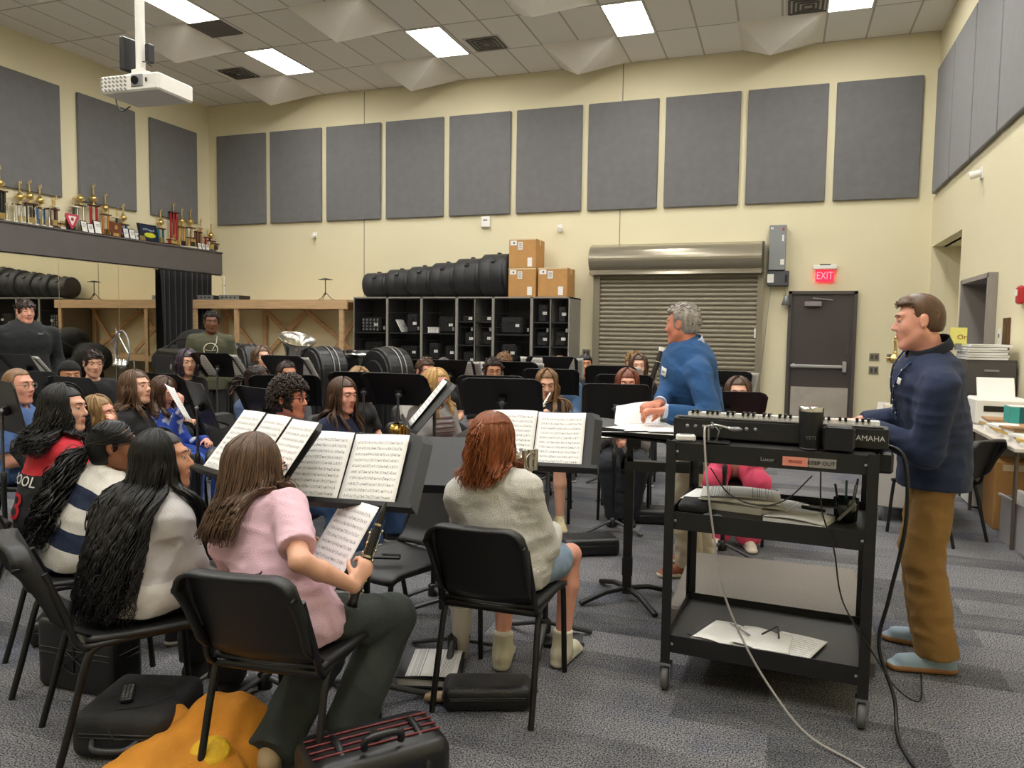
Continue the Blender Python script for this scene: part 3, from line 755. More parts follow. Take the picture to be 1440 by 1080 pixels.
# gear heap and big cases in front of the rack
t = thing('gear_bag', 'heap of black soft gig bags piled before the timber rack', 'bag', (-9.7, 10.9, 0), group='black gear by the rack')
sd = Sdf().bx((0, 0, .45), (1.2, .7, .9), rad=.15).ell((.1, 0, 1.15), (.55, .35, .3), roty(.3)).ell((-.6, 0, .9), (.4, .3, .3), k=.05).ell((.75, .05, .8), (.5, .3, .26), roty(.25), k=.05)
sd.build('bag_body', .03, M_CASE2, t, disp=lambda P: .02 * wav(P, 11, 3), smooth_it=1)
MB().tube(bez((-.5, -.3, 1.1), (-.1, -.42, 1.3), (.3, -.38, 1.25), (.6, -.3, 1.0), n=5), .018, 6, flat=((0, 1, 0), .4)).build('strap', M_CASE, t)
def hardcase(lab, x, y, r, w, rz, z0=0, h=None):
    """standing sousaphone style shell case with a half-round top"""
    h = h or 1.27
    t = thing('instrument_case', lab, 'instrument case', (x, y, z0), rz, 'big black shell cases behind the band')
    out = [(-r, .02)] + [(-r * math.cos(a), h - r + r * math.sin(a)) for a in np.linspace(0, math.pi, 20)] + [(r, .02)]
    inn = [(p * .93, .02 + (q - .02) * .965) for p, q in out]
    MB().prism(out, -w / 2, w / 2, 'xz').build('shell', M_CASE, t, bev=.03)
    MB().prism(inn, -w / 2 - .03, -w / 2 + .01, 'xz').prism([(p * .7, q * .8 + .08) for p, q in out], -w / 2 - .05, -w / 2, 'xz').build('front_bulge', M_CASE, t, bev=.015)
    for yy in (-.02, .06):
        MB().tube([(p * 1.015, yy, .02 + (q - .02) * 1.008) for p, q in out], .009, 6).build('metal_trim', mat('worn_aluminium', '9A9A98', .35, .8), t)
    MB().box((-r - .01, .02, .5), (.03, .1, .09), ch=.006).box((-r - .01, .02, .8), (.03, .1, .09), ch=.006).build('latch', M_GREY, t)
hardcase('big rounded black shell case behind the tuba bell', -6.15, 9.35, .36, .42, -.5)
hardcase('big rounded black shell case with pale trim left of the blond head', -5.26, 9.6, .37, .42, -.45)
hardcase('black shell case second from the right among the cases by the rack', -8.15, 9.9, .34, .3, -.6); hardcase('leftmost of the three black shell cases right of the olive hoodie', -8.7, 10.25, .34, .3, -.6, h=1.3); hardcase('nearest of the three black shell cases right of the olive hoodie', -7.6, 9.6, .34, .3, -.6)
t = thing('drum', 'dark glossy marching drum with a chrome strap behind the band', 'drum', (-5.95, 10.1, .58), -.4)
MB().lathe((0, 0, .33), [(0, -.3), (.3, -.3), (.31, -.28), (.31, .28), (.3, .3), (0, .3)], 28).build('shell', mat('glossy_black', '1E1E20', .12), t)
MB().lathe((0, 0, .33), [(.312, .2), (.325, .2), (.325, .26), (.312, .26)], 28).box((0, -.318, .33), (.05, .012, .6)).build('chrome_band', M_CHROME, t)
for k in range(3):
    a = 2.09 * k; MB().tube([(.2 * math.cos(a), .2 * math.sin(a), .03), (.3 * math.cos(a), .3 * math.sin(a), -.54)], .012, 6).build('leg', M_STEEL, t)
# tuba bell rising above the players
t = thing('tuba', 'silver tuba with a wide worn bell standing behind the band', 'tuba', (-5.95, 8.45, -.06), .2)
M_SILV = mat('worn_silver', 'BDB8AE', .22, 1.0, noise=(14, .2))
Rb = rotx(.25) @ roty(.30)
MB().lathe((-.05, 0, 1.22), [(.055, -.45), (.065, -.3), (.085, -.12), (.115, .05), (.17, .17), (.235, .25), (.24, .25), (.175, .165), (.12, .05), (.09, -.12)], 32, R=Rb).build('bell', M_SILV, t)
MB().tube(bez((.06, 0, .85), (.12, 0, .4), (.0, 0, .12), (-.2, 0, .2), (-.24, 0, .6), (-.1, 0, .9), (.1, -.05, .7), n=6), np.linspace(.06, .03, 37), 12).build('tubing', M_SILV, t)
MB().cyl((-.12, -.08, .4), (-.12, -.08, .7), .022).cyl((-.06, -.08, .4), (-.06, -.08, .7), .022).cyl((0, -.08, .4), (0, -.08, .7), .022).build('valve', M_SILV, t)
# amplifier with a round badge
t = thing('speaker_cabinet', 'wide black speaker cabinet with a round silver badge behind the band', 'speaker', (-7.55, 8.2, 0), -.55)
MB().box((0, 0, .62), (.95, .5, 1.2), ch=.03).build('cabinet_body', M_CASE, t); MB().box((0, -.255, .6), (.87, .02, 1.08), ch=.01).build('grille', mat('speaker_cloth', '161617', .9, bump=(300, .3)), t)
MB().lathe((.3, -.268, 1.0), [(0, .0), (.04, 0), (.04, .008), (0, .012)], 20, 'y').build('badge', M_GREY, t)
t = thing('drum_throne', 'round black seat back standing between the mirror and the band', 'stool', (-8.6, 6.9, 0)); MB().lathe((0, 0, .98), [(0, -.05), (.26, -.05), (.29, 0), (.26, .05), (0, .06)], 28, 'y').build('back_pad', M_CASE, t); MB().cyl((0, 0, .02), (0, 0, .8), .03).lathe((0, 0, 0), [(.25, 0), (.25, .02), (.03, .06), (0, .06)], 20).build('post', M_STEEL, t)
t = thing('drum_rack', 'tangle of chrome drum hardware and a clear drumhead before the speaker', 'drum hardware', (-7.9, 7.55, 0), -.4)
MB().tube(np.array([(.24 * math.cos(a), -.05, 1.22 + .24 * math.sin(a)) for a in np.linspace(0, 6.28, 28)]), .012, 6).build('hoop', M_GREY, t)
g = MB(); g.tube([(-.32, 0, 0), (-.3, 0, 1.5)], .012, 6).tube([(-.3, 0, 1.45), (.1, 0, 1.15)], .01, 6).tube([(-.5, 0, 1.3), (-.2, 0, 1.42)], .009, 6).tube([(.3, 0, 0), (.26, 0, 1.1)], .012, 6).tube([(-.3, 0, .6), (.26, 0, .6)], .01, 6); g.build('stand_tube', M_CHROME, t)
g = MB()
for x in (-.1, .02, .15): g.lathe((x, -.08, 1.05), [(0, .05), (.03, .05), (.045, -.02), (.05, -.04), (0, -.04)], 12)
g.build('bracket', M_CHROME, t)

# ---------------------------------------------------------------- trophies on the ledge
M_GOLD = mat('trophy_gold', 'D9BE7C', .28, .85); M_MARB = mat('white_marble', 'D8D2C2', .35, noise=(12, .12)); M_WOODT = mat('trophy_walnut', '4A2C1C', .4, noise=(9, .2))
M_SILVT = mat('trophy_silver', 'D2CCB8', .25, .9)
TC = {'black': mat('col_black', '2A2521', .3, noise=(60, .4)), 'red': mat('col_red', '9C2026', .25, .3, noise=(70, .35)), 'blue': mat('col_blue', '2F66A6', .25, .3, noise=(70, .3)), 'gold': mat('col_gold', 'C49A4E', .3, .4, noise=(70, .3)), 'white': mat('col_white', 'CFC8B4', .35, noise=(70, .15)), 'brown': mat('col_brown', '5E3322', .35, noise=(60, .3)), 'orange': mat('col_orange', 'BF7A3E', .3, .3, noise=(70, .3)), 'teal': mat('col_teal', '1F6E7C', .3, .3), 'silver': M_SILVT}
def figure(m, z, s):
    m.lathe((0, 0, z), [(0, 0), (.022 * s, 0), (.012 * s, .015 * s), (.008 * s, .02 * s)], 8)
    m.tube([(-.008 * s, 0, z + .02 * s), (-.006 * s, 0, z + .07 * s), (0, 0, z + .12 * s)], [.006 * s, .008 * s, .014 * s], 6).tube([(.01 * s, 0, z + .02 * s), (.006 * s, 0, z + .07 * s), (0, 0, z + .12 * s)], [.006 * s, .008 * s, .014 * s], 6)
    m.ell((0, 0, z + .145 * s), (.016 * s, .012 * s, .018 * s), 8, 6).tube([(.012 * s, 0, z + .13 * s), (.035 * s, 0, z + .14 * s), (.03 * s, 0, z + .19 * s)], .005 * s, 5).tube([(-.012 * s, 0, z + .13 * s), (-.03 * s, 0, z + .11 * s)], .005 * s, 5)
def cup(m, z, s):
    m.lathe((0, 0, z), [(0, 0), (.03 * s, 0), (.03 * s, .01 * s), (.008 * s, .025 * s), (.01 * s, .04 * s), (.04 * s, .07 * s), (.045 * s, .11 * s), (.036 * s, .115 * s), (.03 * s, .13 * s), (.008 * s, .15 * s), (0, .155 * s)], 12)
    for k in (-1, 1): m.tube(bez((k * .042 * s, 0, z + .105 * s), (k * .07 * s, 0, z + .1 * s), (k * .06 * s, 0, z + .07 * s), (k * .03 * s, 0, z + .055 * s), n=3), .005 * s, 5)
def trophy(y, h, style, col, lab, x=-11.42, w=.2):
    """style: n columns + 'c' cup and 'f' figure on top"""
    t = thing('trophy', lab, 'trophy', (x, y, 3.103), math.pi / 2, 'trophies on the ledge')
    nc = int(style[0]); top = .3 if 'c' in style else .18; hb = max(h - top, .1)
    MB().box((0, 0, .02), (w + .03, .1, .04), ch=.004).build('base', M_MARB if col in ('gold', 'white', 'silver') else M_WOODT, t)
    if nc:
        for k in range(nc):
            xx = 0 if nc == 1 else -w / 2 + .025 + (w - .05) * k / (nc - 1)
            MB().cyl((xx, 0, .04), (xx, 0, hb - .02), .022, .022, 10).build('column', TC[col], t)
        MB().box((0, 0, hb - .01), (w + .02, .09, .02), ch=.003).build('top_plate', M_WOODT if nc > 1 else M_MARB, t)
    else:
        MB().box((0, 0, hb / 2 + .02), (.09, .06, hb - .05)).build('block', TC[col], t)
    m = MB(); z = hb
    if 'c' in style: cup(m, z, 1.25); z += .19
    if 'f' in style: figure(m, z, 1.0)
    if 's' in style:
        for k in (-1, 1):
            m.T = Matrix.Translation((k * w * .38, 0, 0)); figure(m, hb if 'c' in style else hb, .6)
        m.T = None
    if m.v: m.build('topper', M_GOLD, t)
    if nc > 1: 
        m = MB(); m.box((0, -.03, .09), (w * .5, .02, .09)); m.build('name_plate', M_GOLD if col != 'gold' else TC['black'], t)
T_ = [(8.95, .62, '4cf', 'white', 'tall trophy with pale columns at the left end of the ledge'), (8.62, .78, '4cf', 'black', 'very tall dark columned trophy cut by the left frame edge'),
      (9.12, .66, '3cf', 'black', 'tall black columned trophy with a golden figure, third from the left'), (9.3, .62, '2cf', 'blue', 'blue columned trophy with a golden cup near the left end'),
      (9.44, .5, '2f', 'brown', 'brown and red columned trophy beside the blue one'), (9.57, .56, '1f', 'black', 'slim black trophy with a winged golden figure'),
      (9.60, .2, '4', 'white', 'low wide trophy with white and dark columns'),
      (9.93, .62, '1f', 'black', 'slim black trophy standing alone between the first two wall panels'), (10.06, .78, '2c', 'silver', 'tall silver columned trophy with a golden globe cup'),
      (10.33, .82, '2cf', 'red', 'tall red columned trophy with a golden figure under the second wall panel'), (10.58, .7, '2cfs', 'orange', 'orange columned trophy with three golden figures'),
      (10.82, .56, '1f', 'black', 'slim dark trophy left of the blue pair of columns'), (10.97, .58, '2cf', 'blue', 'blue two column trophy with golden top beside the dark picture frame'),
      (11.86, .62, '2cf', 'teal', 'teal columned trophy right of the dark picture frame'), (12.02, .3, '2s', 'red', 'short red columned trophy in front of the teal one'),
      (12.2, .86, '3f', 'red', 'tallest red trophy with a single column tower on top'), (12.42, .72, '2cfs', 'gold', 'gold columned trophy with stacked cups, right of the tall red one'),
      (12.56, .4, '3f', 'gold', 'short gold columned trophy in front of the panel edge'), (12.66, .74, '2cf', 'white', 'white columned trophy with a large golden cup'),
      (12.84, .56, '3', 'brown', 'dark brown three column trophy near the corner'), (12.95, .66, '1f', 'orange', 'slim orange trophy near the corner'), (13.02, .46, '2f', 'red', 'red columned trophy second from the corner'),
      (13.12, .52, '2cf', 'white', 'pale columned trophy beside the corner'), (13.23, .36, '2', 'gold', 'short gold columned trophy at the very corner')]
for k, a in enumerate(T_):
    y, h, st, c, lab = a; trophy(y, h, st, c, lab, x=(-11.47 if h > .55 else -11.36), w=(.12 if st[0] == '1' else .17 if st[0] == '2' else .2))
for k, y in enumerate((8.6, 8.72, 8.84, 8.96, 9.08, 9.2, 9.32)):
    t = thing('trophy_column', f"{['leftmost', 'second', 'third', 'fourth', 'fifth', 'sixth', 'rightmost'][k]} of the small white and gold figurine trophies along the ledge edge", 'trophy', (-11.3, y, 3.103), math.pi / 2, 'white figurine trophies at the front of the ledge')
    MB().box((0, 0, .012), (.07, .06, .024)).build('base', M_MARB, t); m = MB().cyl((0, 0, .02), (0, 0, .16), .016, .013, 8); figure(m, .16, .8); m.build('figurine', M_SILVT, t)
# certificates, plaques, shield
def board(lab, y, w, h, m, name, cat, lean=.22, x=-11.31, extra=None, group=None, mf=None):
    t = thing(name, lab, cat, (x, y, 3.103), math.pi / 2, group); R = rotx(-lean)
    MB().box((0, .0, h / 2), (w, .015, h), R).build('frame', mf or M_STEEL, t)
    MB().box((0, -.0095, h / 2), (w * .84, .004, h * .88), R).build('face', m, t)
    return t, R
for k, (y, w, h, l) in enumerate(((9.98, .12, .2, 'left of three'), (10.11, .12, .17, 'middle of three'), (10.25, .15, .24, 'right of three'), (10.86, .12, .19, 'left of two under the slim dark trophy'), (11.0, .13, .19, 'right of two under the slim dark trophy'), (11.12, .1, .14, 'small one beside the gold plaque'), (12.72, .1, .13, 'left of three near the corner'), (12.83, .1, .13, 'middle of three near the corner'), (12.94, .1, .13, 'right of three near the corner'))):
    t, R = board(f'black framed white certificate on the ledge, {l}', y, w, h, M_TAG, 'certificate', 'certificate', group='certificates on the ledge')
    g = MB()
    for j in range(4): g.box((0, -.0125, h * (.35 + .12 * j)), (w * .5, .001, .006), R)
    g.build('printed_lines', mat('ink', '3A3A3A', .6), t)
t, R = board('dark framed picture with a yellow and blue emblem leaning on the ledge', 11.38, .46, .33, mat('navy_print', '20283A', .35), 'picture_frame', 'picture', mf=mat('black_frame', '1C1620', .3))
MB().ell((0.02, -.032, .12), (.14, .006, .05), 24, 8, R).build('yellow_emblem', mat('yellow_print', 'B9BE2A', .5), t)
g = MB()
for j in range(7): g.box((-.12 + .04 * j, -.012, .22 + .01 * math.sin(j)), (.025, .002, .035), R)
g.build('lettering_marks', mat('pale_print', '8FA0B8', .5), t)
t, R = board('small gold plaque in front of the dark framed picture', 11.2, .15, .1, M_GOLD, 'award_plaque', 'plaque', x=-11.27)
t = thing('award_plaque', 'brown wooden state shaped plaque with a pale plate', 'plaque', (-11.3, 10.62, 3.103), math.pi / 2)
MB().prism([(-.13, .26), (.12, .24), (.13, .2), (.1, .0), (-.08, .0), (-.12, .12)], -.02, 0, 'xz').build('board', mat('plaque_wood', '6E3A22', .4, noise=(8, .2)), t); MB().box((0, -.024, .04), (.12, .006, .05)).box((0, -.024, .17), (.06, .006, .07)).build('plate', M_GOLD, t)
t = thing('award_shield', 'pink and white triangular shield award on the ledge', 'award', (-11.3, 9.72, 3.103), math.pi / 2)
MB().box((0, .01, .09), (.17, .03, .18)).build('backing', M_STEEL, t)
MB().prism([(-.12, .27), (.12, .27), (.13, .22), (.02, .03), (-.02, .03), (-.13, .22)], -.03, -.012, 'xz').build('shield', mat('shield_pink', 'C2405A', .35), t)
MB().prism([(-.08, .235), (.08, .235), (.01, .09), (-.01, .09)], -.034, -.03, 'xz').build('inner_white', M_WHITE, t); MB().ell((0, -.036, .185), (.03, .006, .03), 12, 6).build('centre_badge', mat('shield_red', 'A02030', .4), t)

# ---------------------------------------------------------------- ceiling projector
t = thing('projector', 'white projector on a long ceiling pole with dangling black cables', 'projector', (-4.40, 4.45, 3.24), -.15)
pb = MB().box((0, 0, -.01), (.50, .36, .12), rotz(.2), ch=.012); pb.build('body', M_WHITE, t)
R = rotz(.2)
g = MB()
for i in range(7):
    for j in range(4): g.box(R @ V(-.235 + .034 * i, -.182, -.05 + .027 * j), (.02, .006, .012), R @ roty(.6))
g.build('vent_grille', mat('vent_grey', '8C8A88', .6), t)
c0 = R @ V(.07, -.182, 0); g = MB().box(c0, (.1, .01, .085), R, ch=.004); g.build('lens_recess', M_GREY, t)
MB().cyl(R @ V(.06, -.18, .0), R @ V(.06, -.2, .0), .03, .026, 20).build('lens', mat('lens_glass', '15161A', .05), t)
MB().box(R @ V(.15, -.184, 0), (.012, .006, .025), R).build('infrared_window', M_STEEL, t)
MB().cyl((-.1, .02, .14), (-.1, .02, HC - 3.24 - .01), .033, .033, 20).lathe((-.1, .02, HC - 3.24 - .02), [(.09, 0), (.09, .02)], 20).build('ceiling_pole', M_WHITE, t)
g = MB().box((-.08, .02, .09), (.26, .2, .02), ch=.004).box((-.1, .02, .12), (.09, .09, .06)).box((-.18, .02, .07), (.02, .18, .05)).box((.06, .02, .07), (.02, .18, .05)); g.build('mount_bracket', M_WHITE, t)
MB().box((-.21, .02, .27), (.045, .16, .24), ch=.008).build('wireless_box', M_STEEL, t); MB().box((-.24, -.03, .27), (.016, .03, .2), ch=.003).build('white_strip', M_WHITE, t); MB().box((-.01, .03, .26), (.04, .06, .13), ch=.006).build('side_box', M_STEEL, t)
for k, pts in enumerate((((-.22, .02, .15), (-.32, 0, .06), (-.36, 0, -.04), (-.3, 0, -.12), (-.2, 0, -.1)), ((-.12, 0, .13), (-.27, 0, .08), (-.3, .02, .0), (-.24, .05, -.03)), ((-.14, 0, .15), (-.26, 0, .1), (-.32, .02, .02), (-.25, .05, .0)), ((-.2, -.03, .3), (-.27, -.02, .27), (-.26, 0, .2), (-.22, .0, .15)), ((-.05, 0, .2), (.02, -.02, .18), (.05, 0, .15)))):
    MB().tube(bez(*pts, n=6), .005, 6).build('cable', M_STEEL, t)

# ---------------------------------------------------------------- chairs
M_CHAIR = mat('black_polypropylene', '171718', .48, noise=(30, .08), bump=(400, .12))
def make_chair():
    t = thing('band_chair', None, 'chair')
    def seat(u, v):
        x = (u - .5) * .42 * (1 - .06 * (1 - v)); y = -.2 + .42 * v
        return (x, y, .445 - .012 * (1 - (2 * u - 1) ** 2) + .012 * (1 - v) ** 2 - .02 * max(0, v - .85) / .15)
    MB().grid(seat, 14, 14, thick=.022).build('seat', M_CHAIR, t)
    def back(u, v):
        s = 2 * u - 1; hw = .203 - .012 * (1 - v)
        a = abs(s); e = max(0, a - .86) / .14; v0 = v; e2 = max(0, v - .88) / .12; v = min(1, v / .88); s = math.copysign(min(1, a / .86), s); x = s * hw
        y = -.215 - .135 * v - .03 * (1 - s * s) - .058 * max(e, e2) * min(1, v * 3 + .3) + .035 * max(0, .12 - v) / .12
        q = min(1, max(0, (abs(s) - .6) / .4)); z = .462 + .335 * v - .08 * (1 - math.sqrt(1 - q * q * .995)) * v ** 2.5
        return (x, y, z)
    b = MB().grid(back, 30, 24, thick=-.013); b.build('backrest', M_CHAIR, t)
    r = MB()
    for s in (-1, 1):
        for z, y in ((.56, -.262), (.7, -.318)): r.ell((s * .222, y - .012, z), (.006, .006, .006), 8, 6)
    for s in (-1, 1):
        MB().tube(bez((s * .196, -.16, .425), (s * .2, -.2, .38), (s * .206, -.26, .15), (s * .208, -.30, .0), n=4), .0125, 10).build('leg', M_STEEL, t)
        MB().tube(bez((s * .19, .12, .425), (s * .194, .185, .41), (s * .198, .205, .36), (s * .202, .235, .0), n=4), .0125, 10).build('leg', M_STEEL, t)
        MB().tube(bez((s * .196, -.15, .424), (s * .2, -.225, .44), (s * .193, -.262, .55), (s * .186, -.318, .7), n=4), .012, 8).build('upright', M_STEEL, t)
        MB().tube([(s * .193, -.18, .425), (s * .19, .14, .425)], .0135, 8).build('side_rail', M_STEEL, t)
    MB().tube([(-.197, -.19, .42), (.197, -.19, .42)], .019, 8).build('rear_rail', M_STEEL, t)
    return t
CHAIR = make_chair(); _first = [True]
def chair(x, y, az, lab):
    c = CHAIR if _first[0] else copy_tree(CHAIR)
    _first[0] = False
    c.location = (x, y, 0); c.rotation_euler = (0, 0, -math.radians(az)); c['label'] = lab; c['group'] = 'black band chairs'
    return c

# ---------------------------------------------------------------- music stands
M_DESK = mat('music_stand_enamel', '151516', .42)
def make_stand():
    t = thing('music_stand', None, 'music stand')
    b = MB().lathe((0, 0, 0), [(.03, .04), (.03, .1), (.018, .11)], 14)
    b.build('base', M_STEEL, t)
    for k in range(3):
        a = math.radians(90 + 120 * k); c, s = math.cos(a), math.sin(a)
        MB().tube(bez((.02 * c, .02 * s, .085), (.1 * c, .1 * s, .06), (.19 * c, .19 * s, .03), (.25 * c, .25 * s, .012), n=4), .016, 8, flat=((0, 0, 1), .7)).build('leg', mat('grey_stand_foot', '3A3A3B', .4), t)
    MB().cyl((0, 0, .06), (0, 0, .62), .0145, .0145, 14).lathe((0, 0, .62), [(.018, -.05), (.018, .01), (.012, .015)], 14).build('outer_post', M_STEEL, t)
    MB().cyl((0, 0, .45), (0, 0, 1.0), .0095, .0095, 12).build('inner_post', mat('bright_tube', '6C6C6E', .3, .8), t)
    d = MB()
    def desk(u, v):
        s = 2 * u - 1; hw = .255 - .02 * max(0, (v - .9) / .1) ** 2
        return (s * hw, -.002 - .018 * max(0, abs(s) - .9) / .1, -.165 + .33 * v)
    d.grid(desk, 14, 10, smooth=False, thick=.004).box((0, .026, -.166), (.51, .055, .004)).box((0, .053, -.158), (.51, .004, .018))
    o = d.build('desk', M_DESK, t)
    MB().box((0, -.018, -.02), (.05, .03, .06), ch=.006).cyl((-.03, -.03, -.03), (.03, -.03, -.03), .014).build('hinge', M_BLACK, o)
    MB().cyl((0, -.03, -.02), (0, -.055, -.02), .02, .017, 14).build('knob', mat('grey_knob', '77777A', .3, .5), o)
    return t
STAND = make_stand(); _sf = [True]
def stand(x, y, az, dz, tilt, lab, pages=0, pdx=0.0, w=1.0, plab=None, kind='score', page_w=.235, page_h=.31, spread=None):
    """az: the way the front of the desk faces (deg right of +Y); dz desk centre height; tilt from vertical"""
    t = STAND if _sf[0] else copy_tree(STAND)
    _sf[0] = False
    t.location = (x, y, 0); t.rotation_euler = (0, 0, -math.radians(az)); t['label'] = lab; t['group'] = 'black music stands'
    D = Vector((0, 0.0, dz))
    Rl = Matrix.Rotation(math.radians(tilt), 3, 'X')
    for c in t.children:
        if c.name.startswith('desk'):
            c.rotation_euler = (math.radians(tilt), 0, 0); c.location = D + Rl @ Vector((0, .035, .0)); c.scale = (w, 1, 1)
        elif c.name.startswith('inner_post'): c.location = (0, 0, dz - 1.02)
    Mw = Matrix.Translation((x, y, 0)) @ Matrix.Rotation(-math.radians(az), 4, 'Z') @ Matrix.Translation(D + Rl @ Vector((0, .035, 0))) @ Rl.to_4x4()
    for i in range(pages):
        cx = pdx + (i - (pages - 1) / 2) * (page_w + .004)
        sheet(Mw @ Matrix.Translation((cx, .012 + .002 * i, page_h / 2 - .158)), (plab or 'sheet of music resting on a music stand') if pages == 1 or plab is None else plab + (' , left page', ' , right page', ' , third page')[i].replace(' ,', ','), page_w, page_h, kind, seed=i + int(abs(x) * 50))
    return t
def score_material(name, rows=12, text=False, faint=1.0):
    m, nt, b = nodes_mat(name, .6)
    tc = N(nt, 'TexCoord'); sp = N(nt, 'SeparateXYZ'); nt.links.new(tc.outputs['Generated'], sp.inputs[0])
    x, z = sp.outputs[0], sp.outputs[2]
    rowv = math_node(nt, 'MULTIPLY', z, rows); fr = math_node(nt, 'FRACT', rowv)
    def band(v, a, c): return math_node(nt, 'MULTIPLY', math_node(nt, 'GREATER_THAN', v, a), math_node(nt, 'LESS_THAN', v, c))
    margin = math_node(nt, 'MULTIPLY', band(x, .08, .92), band(z, .05, .93))
    nz = N(nt, 'TexNoise', noise_dimensions='2D'); cb = N(nt, 'CombineXYZ')
    nt.links.new(math_node(nt, 'MULTIPLY', x, 60 if not text else 70), cb.inputs[0]); nt.links.new(math_node(nt, 'MULTIPLY', rowv, 3.0 if not text else 1.2), cb.inputs[1]); nt.links.new(cb.outputs[0], nz.inputs[0]); nz.inputs['Scale'].default_value = 1.0; nz.inputs['Detail'].default_value = 1
    if text: ink = math_node(nt, 'MULTIPLY', band(fr, .3, .65), math_node(nt, 'GREATER_THAN', nz.outputs[0], .42))
    else:
        st = math_node(nt, 'FRACT', math_node(nt, 'MULTIPLY', math_node(nt, 'SUBTRACT', fr, .35), 13.0))
        lines = math_node(nt, 'MULTIPLY', band(fr, .35, .72), math_node(nt, 'LESS_THAN', st, .22))
        notes = math_node(nt, 'MULTIPLY', band(fr, .28, .8), math_node(nt, 'GREATER_THAN', nz.outputs[0], .6))
        ink = math_node(nt, 'MAXIMUM', lines, notes)
    ink = math_node(nt, 'MULTIPLY', math_node(nt, 'MULTIPLY', ink, margin), .78 * faint)
    nt.links.new(mixc(nt, ink, 'F1F0EE', '303034'), b.inputs['Base Color'])
    return m
M_SCORE = score_material('printed_score'); M_SCORE2 = score_material('dense_score', 16); M_TEXT = score_material('printed_text', 26, True)
M_PAPER = mat('plain_paper', 'EFEEEB', .6)
def sheet(M, lab, w=.235, h=.31, kind='score', seed=0, cat='sheet music', name='sheet_music', group='sheets of music', curl=.006):
    r = random.Random(seed); a, b2 = r.uniform(.4, 1), r.uniform(0, 3)
    def f(u, v): return ((u - .5) * w, curl * a * math.sin(u * 3.1 + b2) * (.4 + v) + curl * (v ** 2), (v - .5) * h)
    o = MB().grid(f, 10, 8, thick=.0012).build(name, {'score': M_SCORE, 'dense': M_SCORE2, 'text': M_TEXT, 'plain': M_PAPER}[kind])
    o.matrix_world = M; tag(o, lab, cat, group); return o
def flat_sheet(x, y, z, rz, lab, w=.22, h=.28, kind='score', **k):
    return sheet(Matrix.Translation((x, y, z)) @ Matrix.Rotation(rz, 4, 'Z') @ Matrix.Rotation(-math.pi / 2, 4, 'X'), lab, w, h, kind, **k)

# stands with their fronts to the camera (front row)
stand(-1.55, 2.66, 174, .95, 36, 'music stand nearest the camera, two open pages before the girl in the pink shirt', 2, .07, plab='open music before the girl in the pink shirt')
stand(-1.97, 2.56, 205, 1.02, 40, 'music stand with three overlapping pages, left of the nearest stand', 3, -.03, w=1.25, plab='overlapping music pages on the stand left of the nearest one', page_w=.2)
stand(-1.06, 3.55, 172, .98, 38, 'music stand with open music right of the red haired girl', 2, .06, plab='open music right of the red haired girl')
stand(-1.40, 3.20, 165, .89, 50, 'empty music stand half hidden by the red haired girl')
# side-on stand
stand(-1.80, 3.82, 240, 1.10, 40, 'music stand seen edge-on holding a bent page, left of the blonde girl', 1, 0, plab='bent page on the edge-on music stand')
stand(-1.66, 3.66, 250, .88, 60, 'lower music stand directly in front of the edge-on stand')
# stands showing their backs
BK = [(-1.65, 4.49, -14, 1.09, 42, 'wide black stand back just above the red haired girl'),
      (-1.99, 5.22, -12, 1.06, 42, 'black stand back peeking above the one over the red haired girl'),
      (-2.61, 4.92, -4, 1.07, 42, 'black stand back between the brown haired girl in navy and the blonde girl'),
      (-3.0, 5.10, -20, 1.06, 42, 'black stand back behind the girl in the navy shirt'),
      (-1.96, 6.61, -14, 1.05, 42, 'black stand back right of the long haired flute girl'),
      (-2.14, 7.25, -12, 1.14, 42, 'black stand back before the boy with glasses by the outlet', 2),
      (-3.01, 6.72, -12, 1.10, 42, 'black stand back behind the blonde girl in grey', 1),
      (-2.45, 6.95, -12, 1.09, 42, 'black stand back before the dark haired boy with round glasses', 2),
      (-1.18, 5.72, -14, .97, 14, 'black stand back hiding the auburn haired player below the eyes'),
      (-1.34, 6.82, -12, 1.01, 42, 'black stand back behind the auburn haired player'),
      (-1.63, 7.62, -12, 1.05, 42, 'furthest black stand back by the roller shutter', 1),
      (-.34, 5.38, -10, 1.0, 42, 'black stand back right of the man in the blue sweater'),
      (-.50, 7.0, -10, 1.06, 42, 'black stand back behind the one right of the man in the blue sweater', 1),
      (-5.23, 6.1, 2, 1.13, 42, 'black stand back under the boy in the olive hoodie', 2),
      (-4.64, 6.41, 2, 1.11, 42, 'black stand back below the silver tuba bell', 1),
      (-3.89, 4.33, 32, .97, 20, 'narrow angled stand back with a knob left of the denim jacket girl'),
      (-3.34, 4.30, 25, .96, 24, 'angled stand back with a knob between the denim jacket girl and the curly boy'),
      (-4.95, 4.27, 5, .98, 26, 'wide stand back in front of the boy in the black beanie'),
      (-5.75, 4.65, 0, 1.0, 42, 'black stand back between the blue shirt boy and the black beanie'),
      (-6.73, 5.25, 5, 1.1, 42, 'black stand back in front of the big boy in the dark pullover', 1),
      (-4.42, 3.29, 20, 1.02, 12, 'black stand back at the left edge of the photo'),
      (-4.72, 4.95, 10, 1.0, 42, 'curved top stand back left of the girl holding her face'),
      (-3.45, 4.75, -30, 1.04, 42, 'dark stand desk tilted back behind the denim jacket girl')]
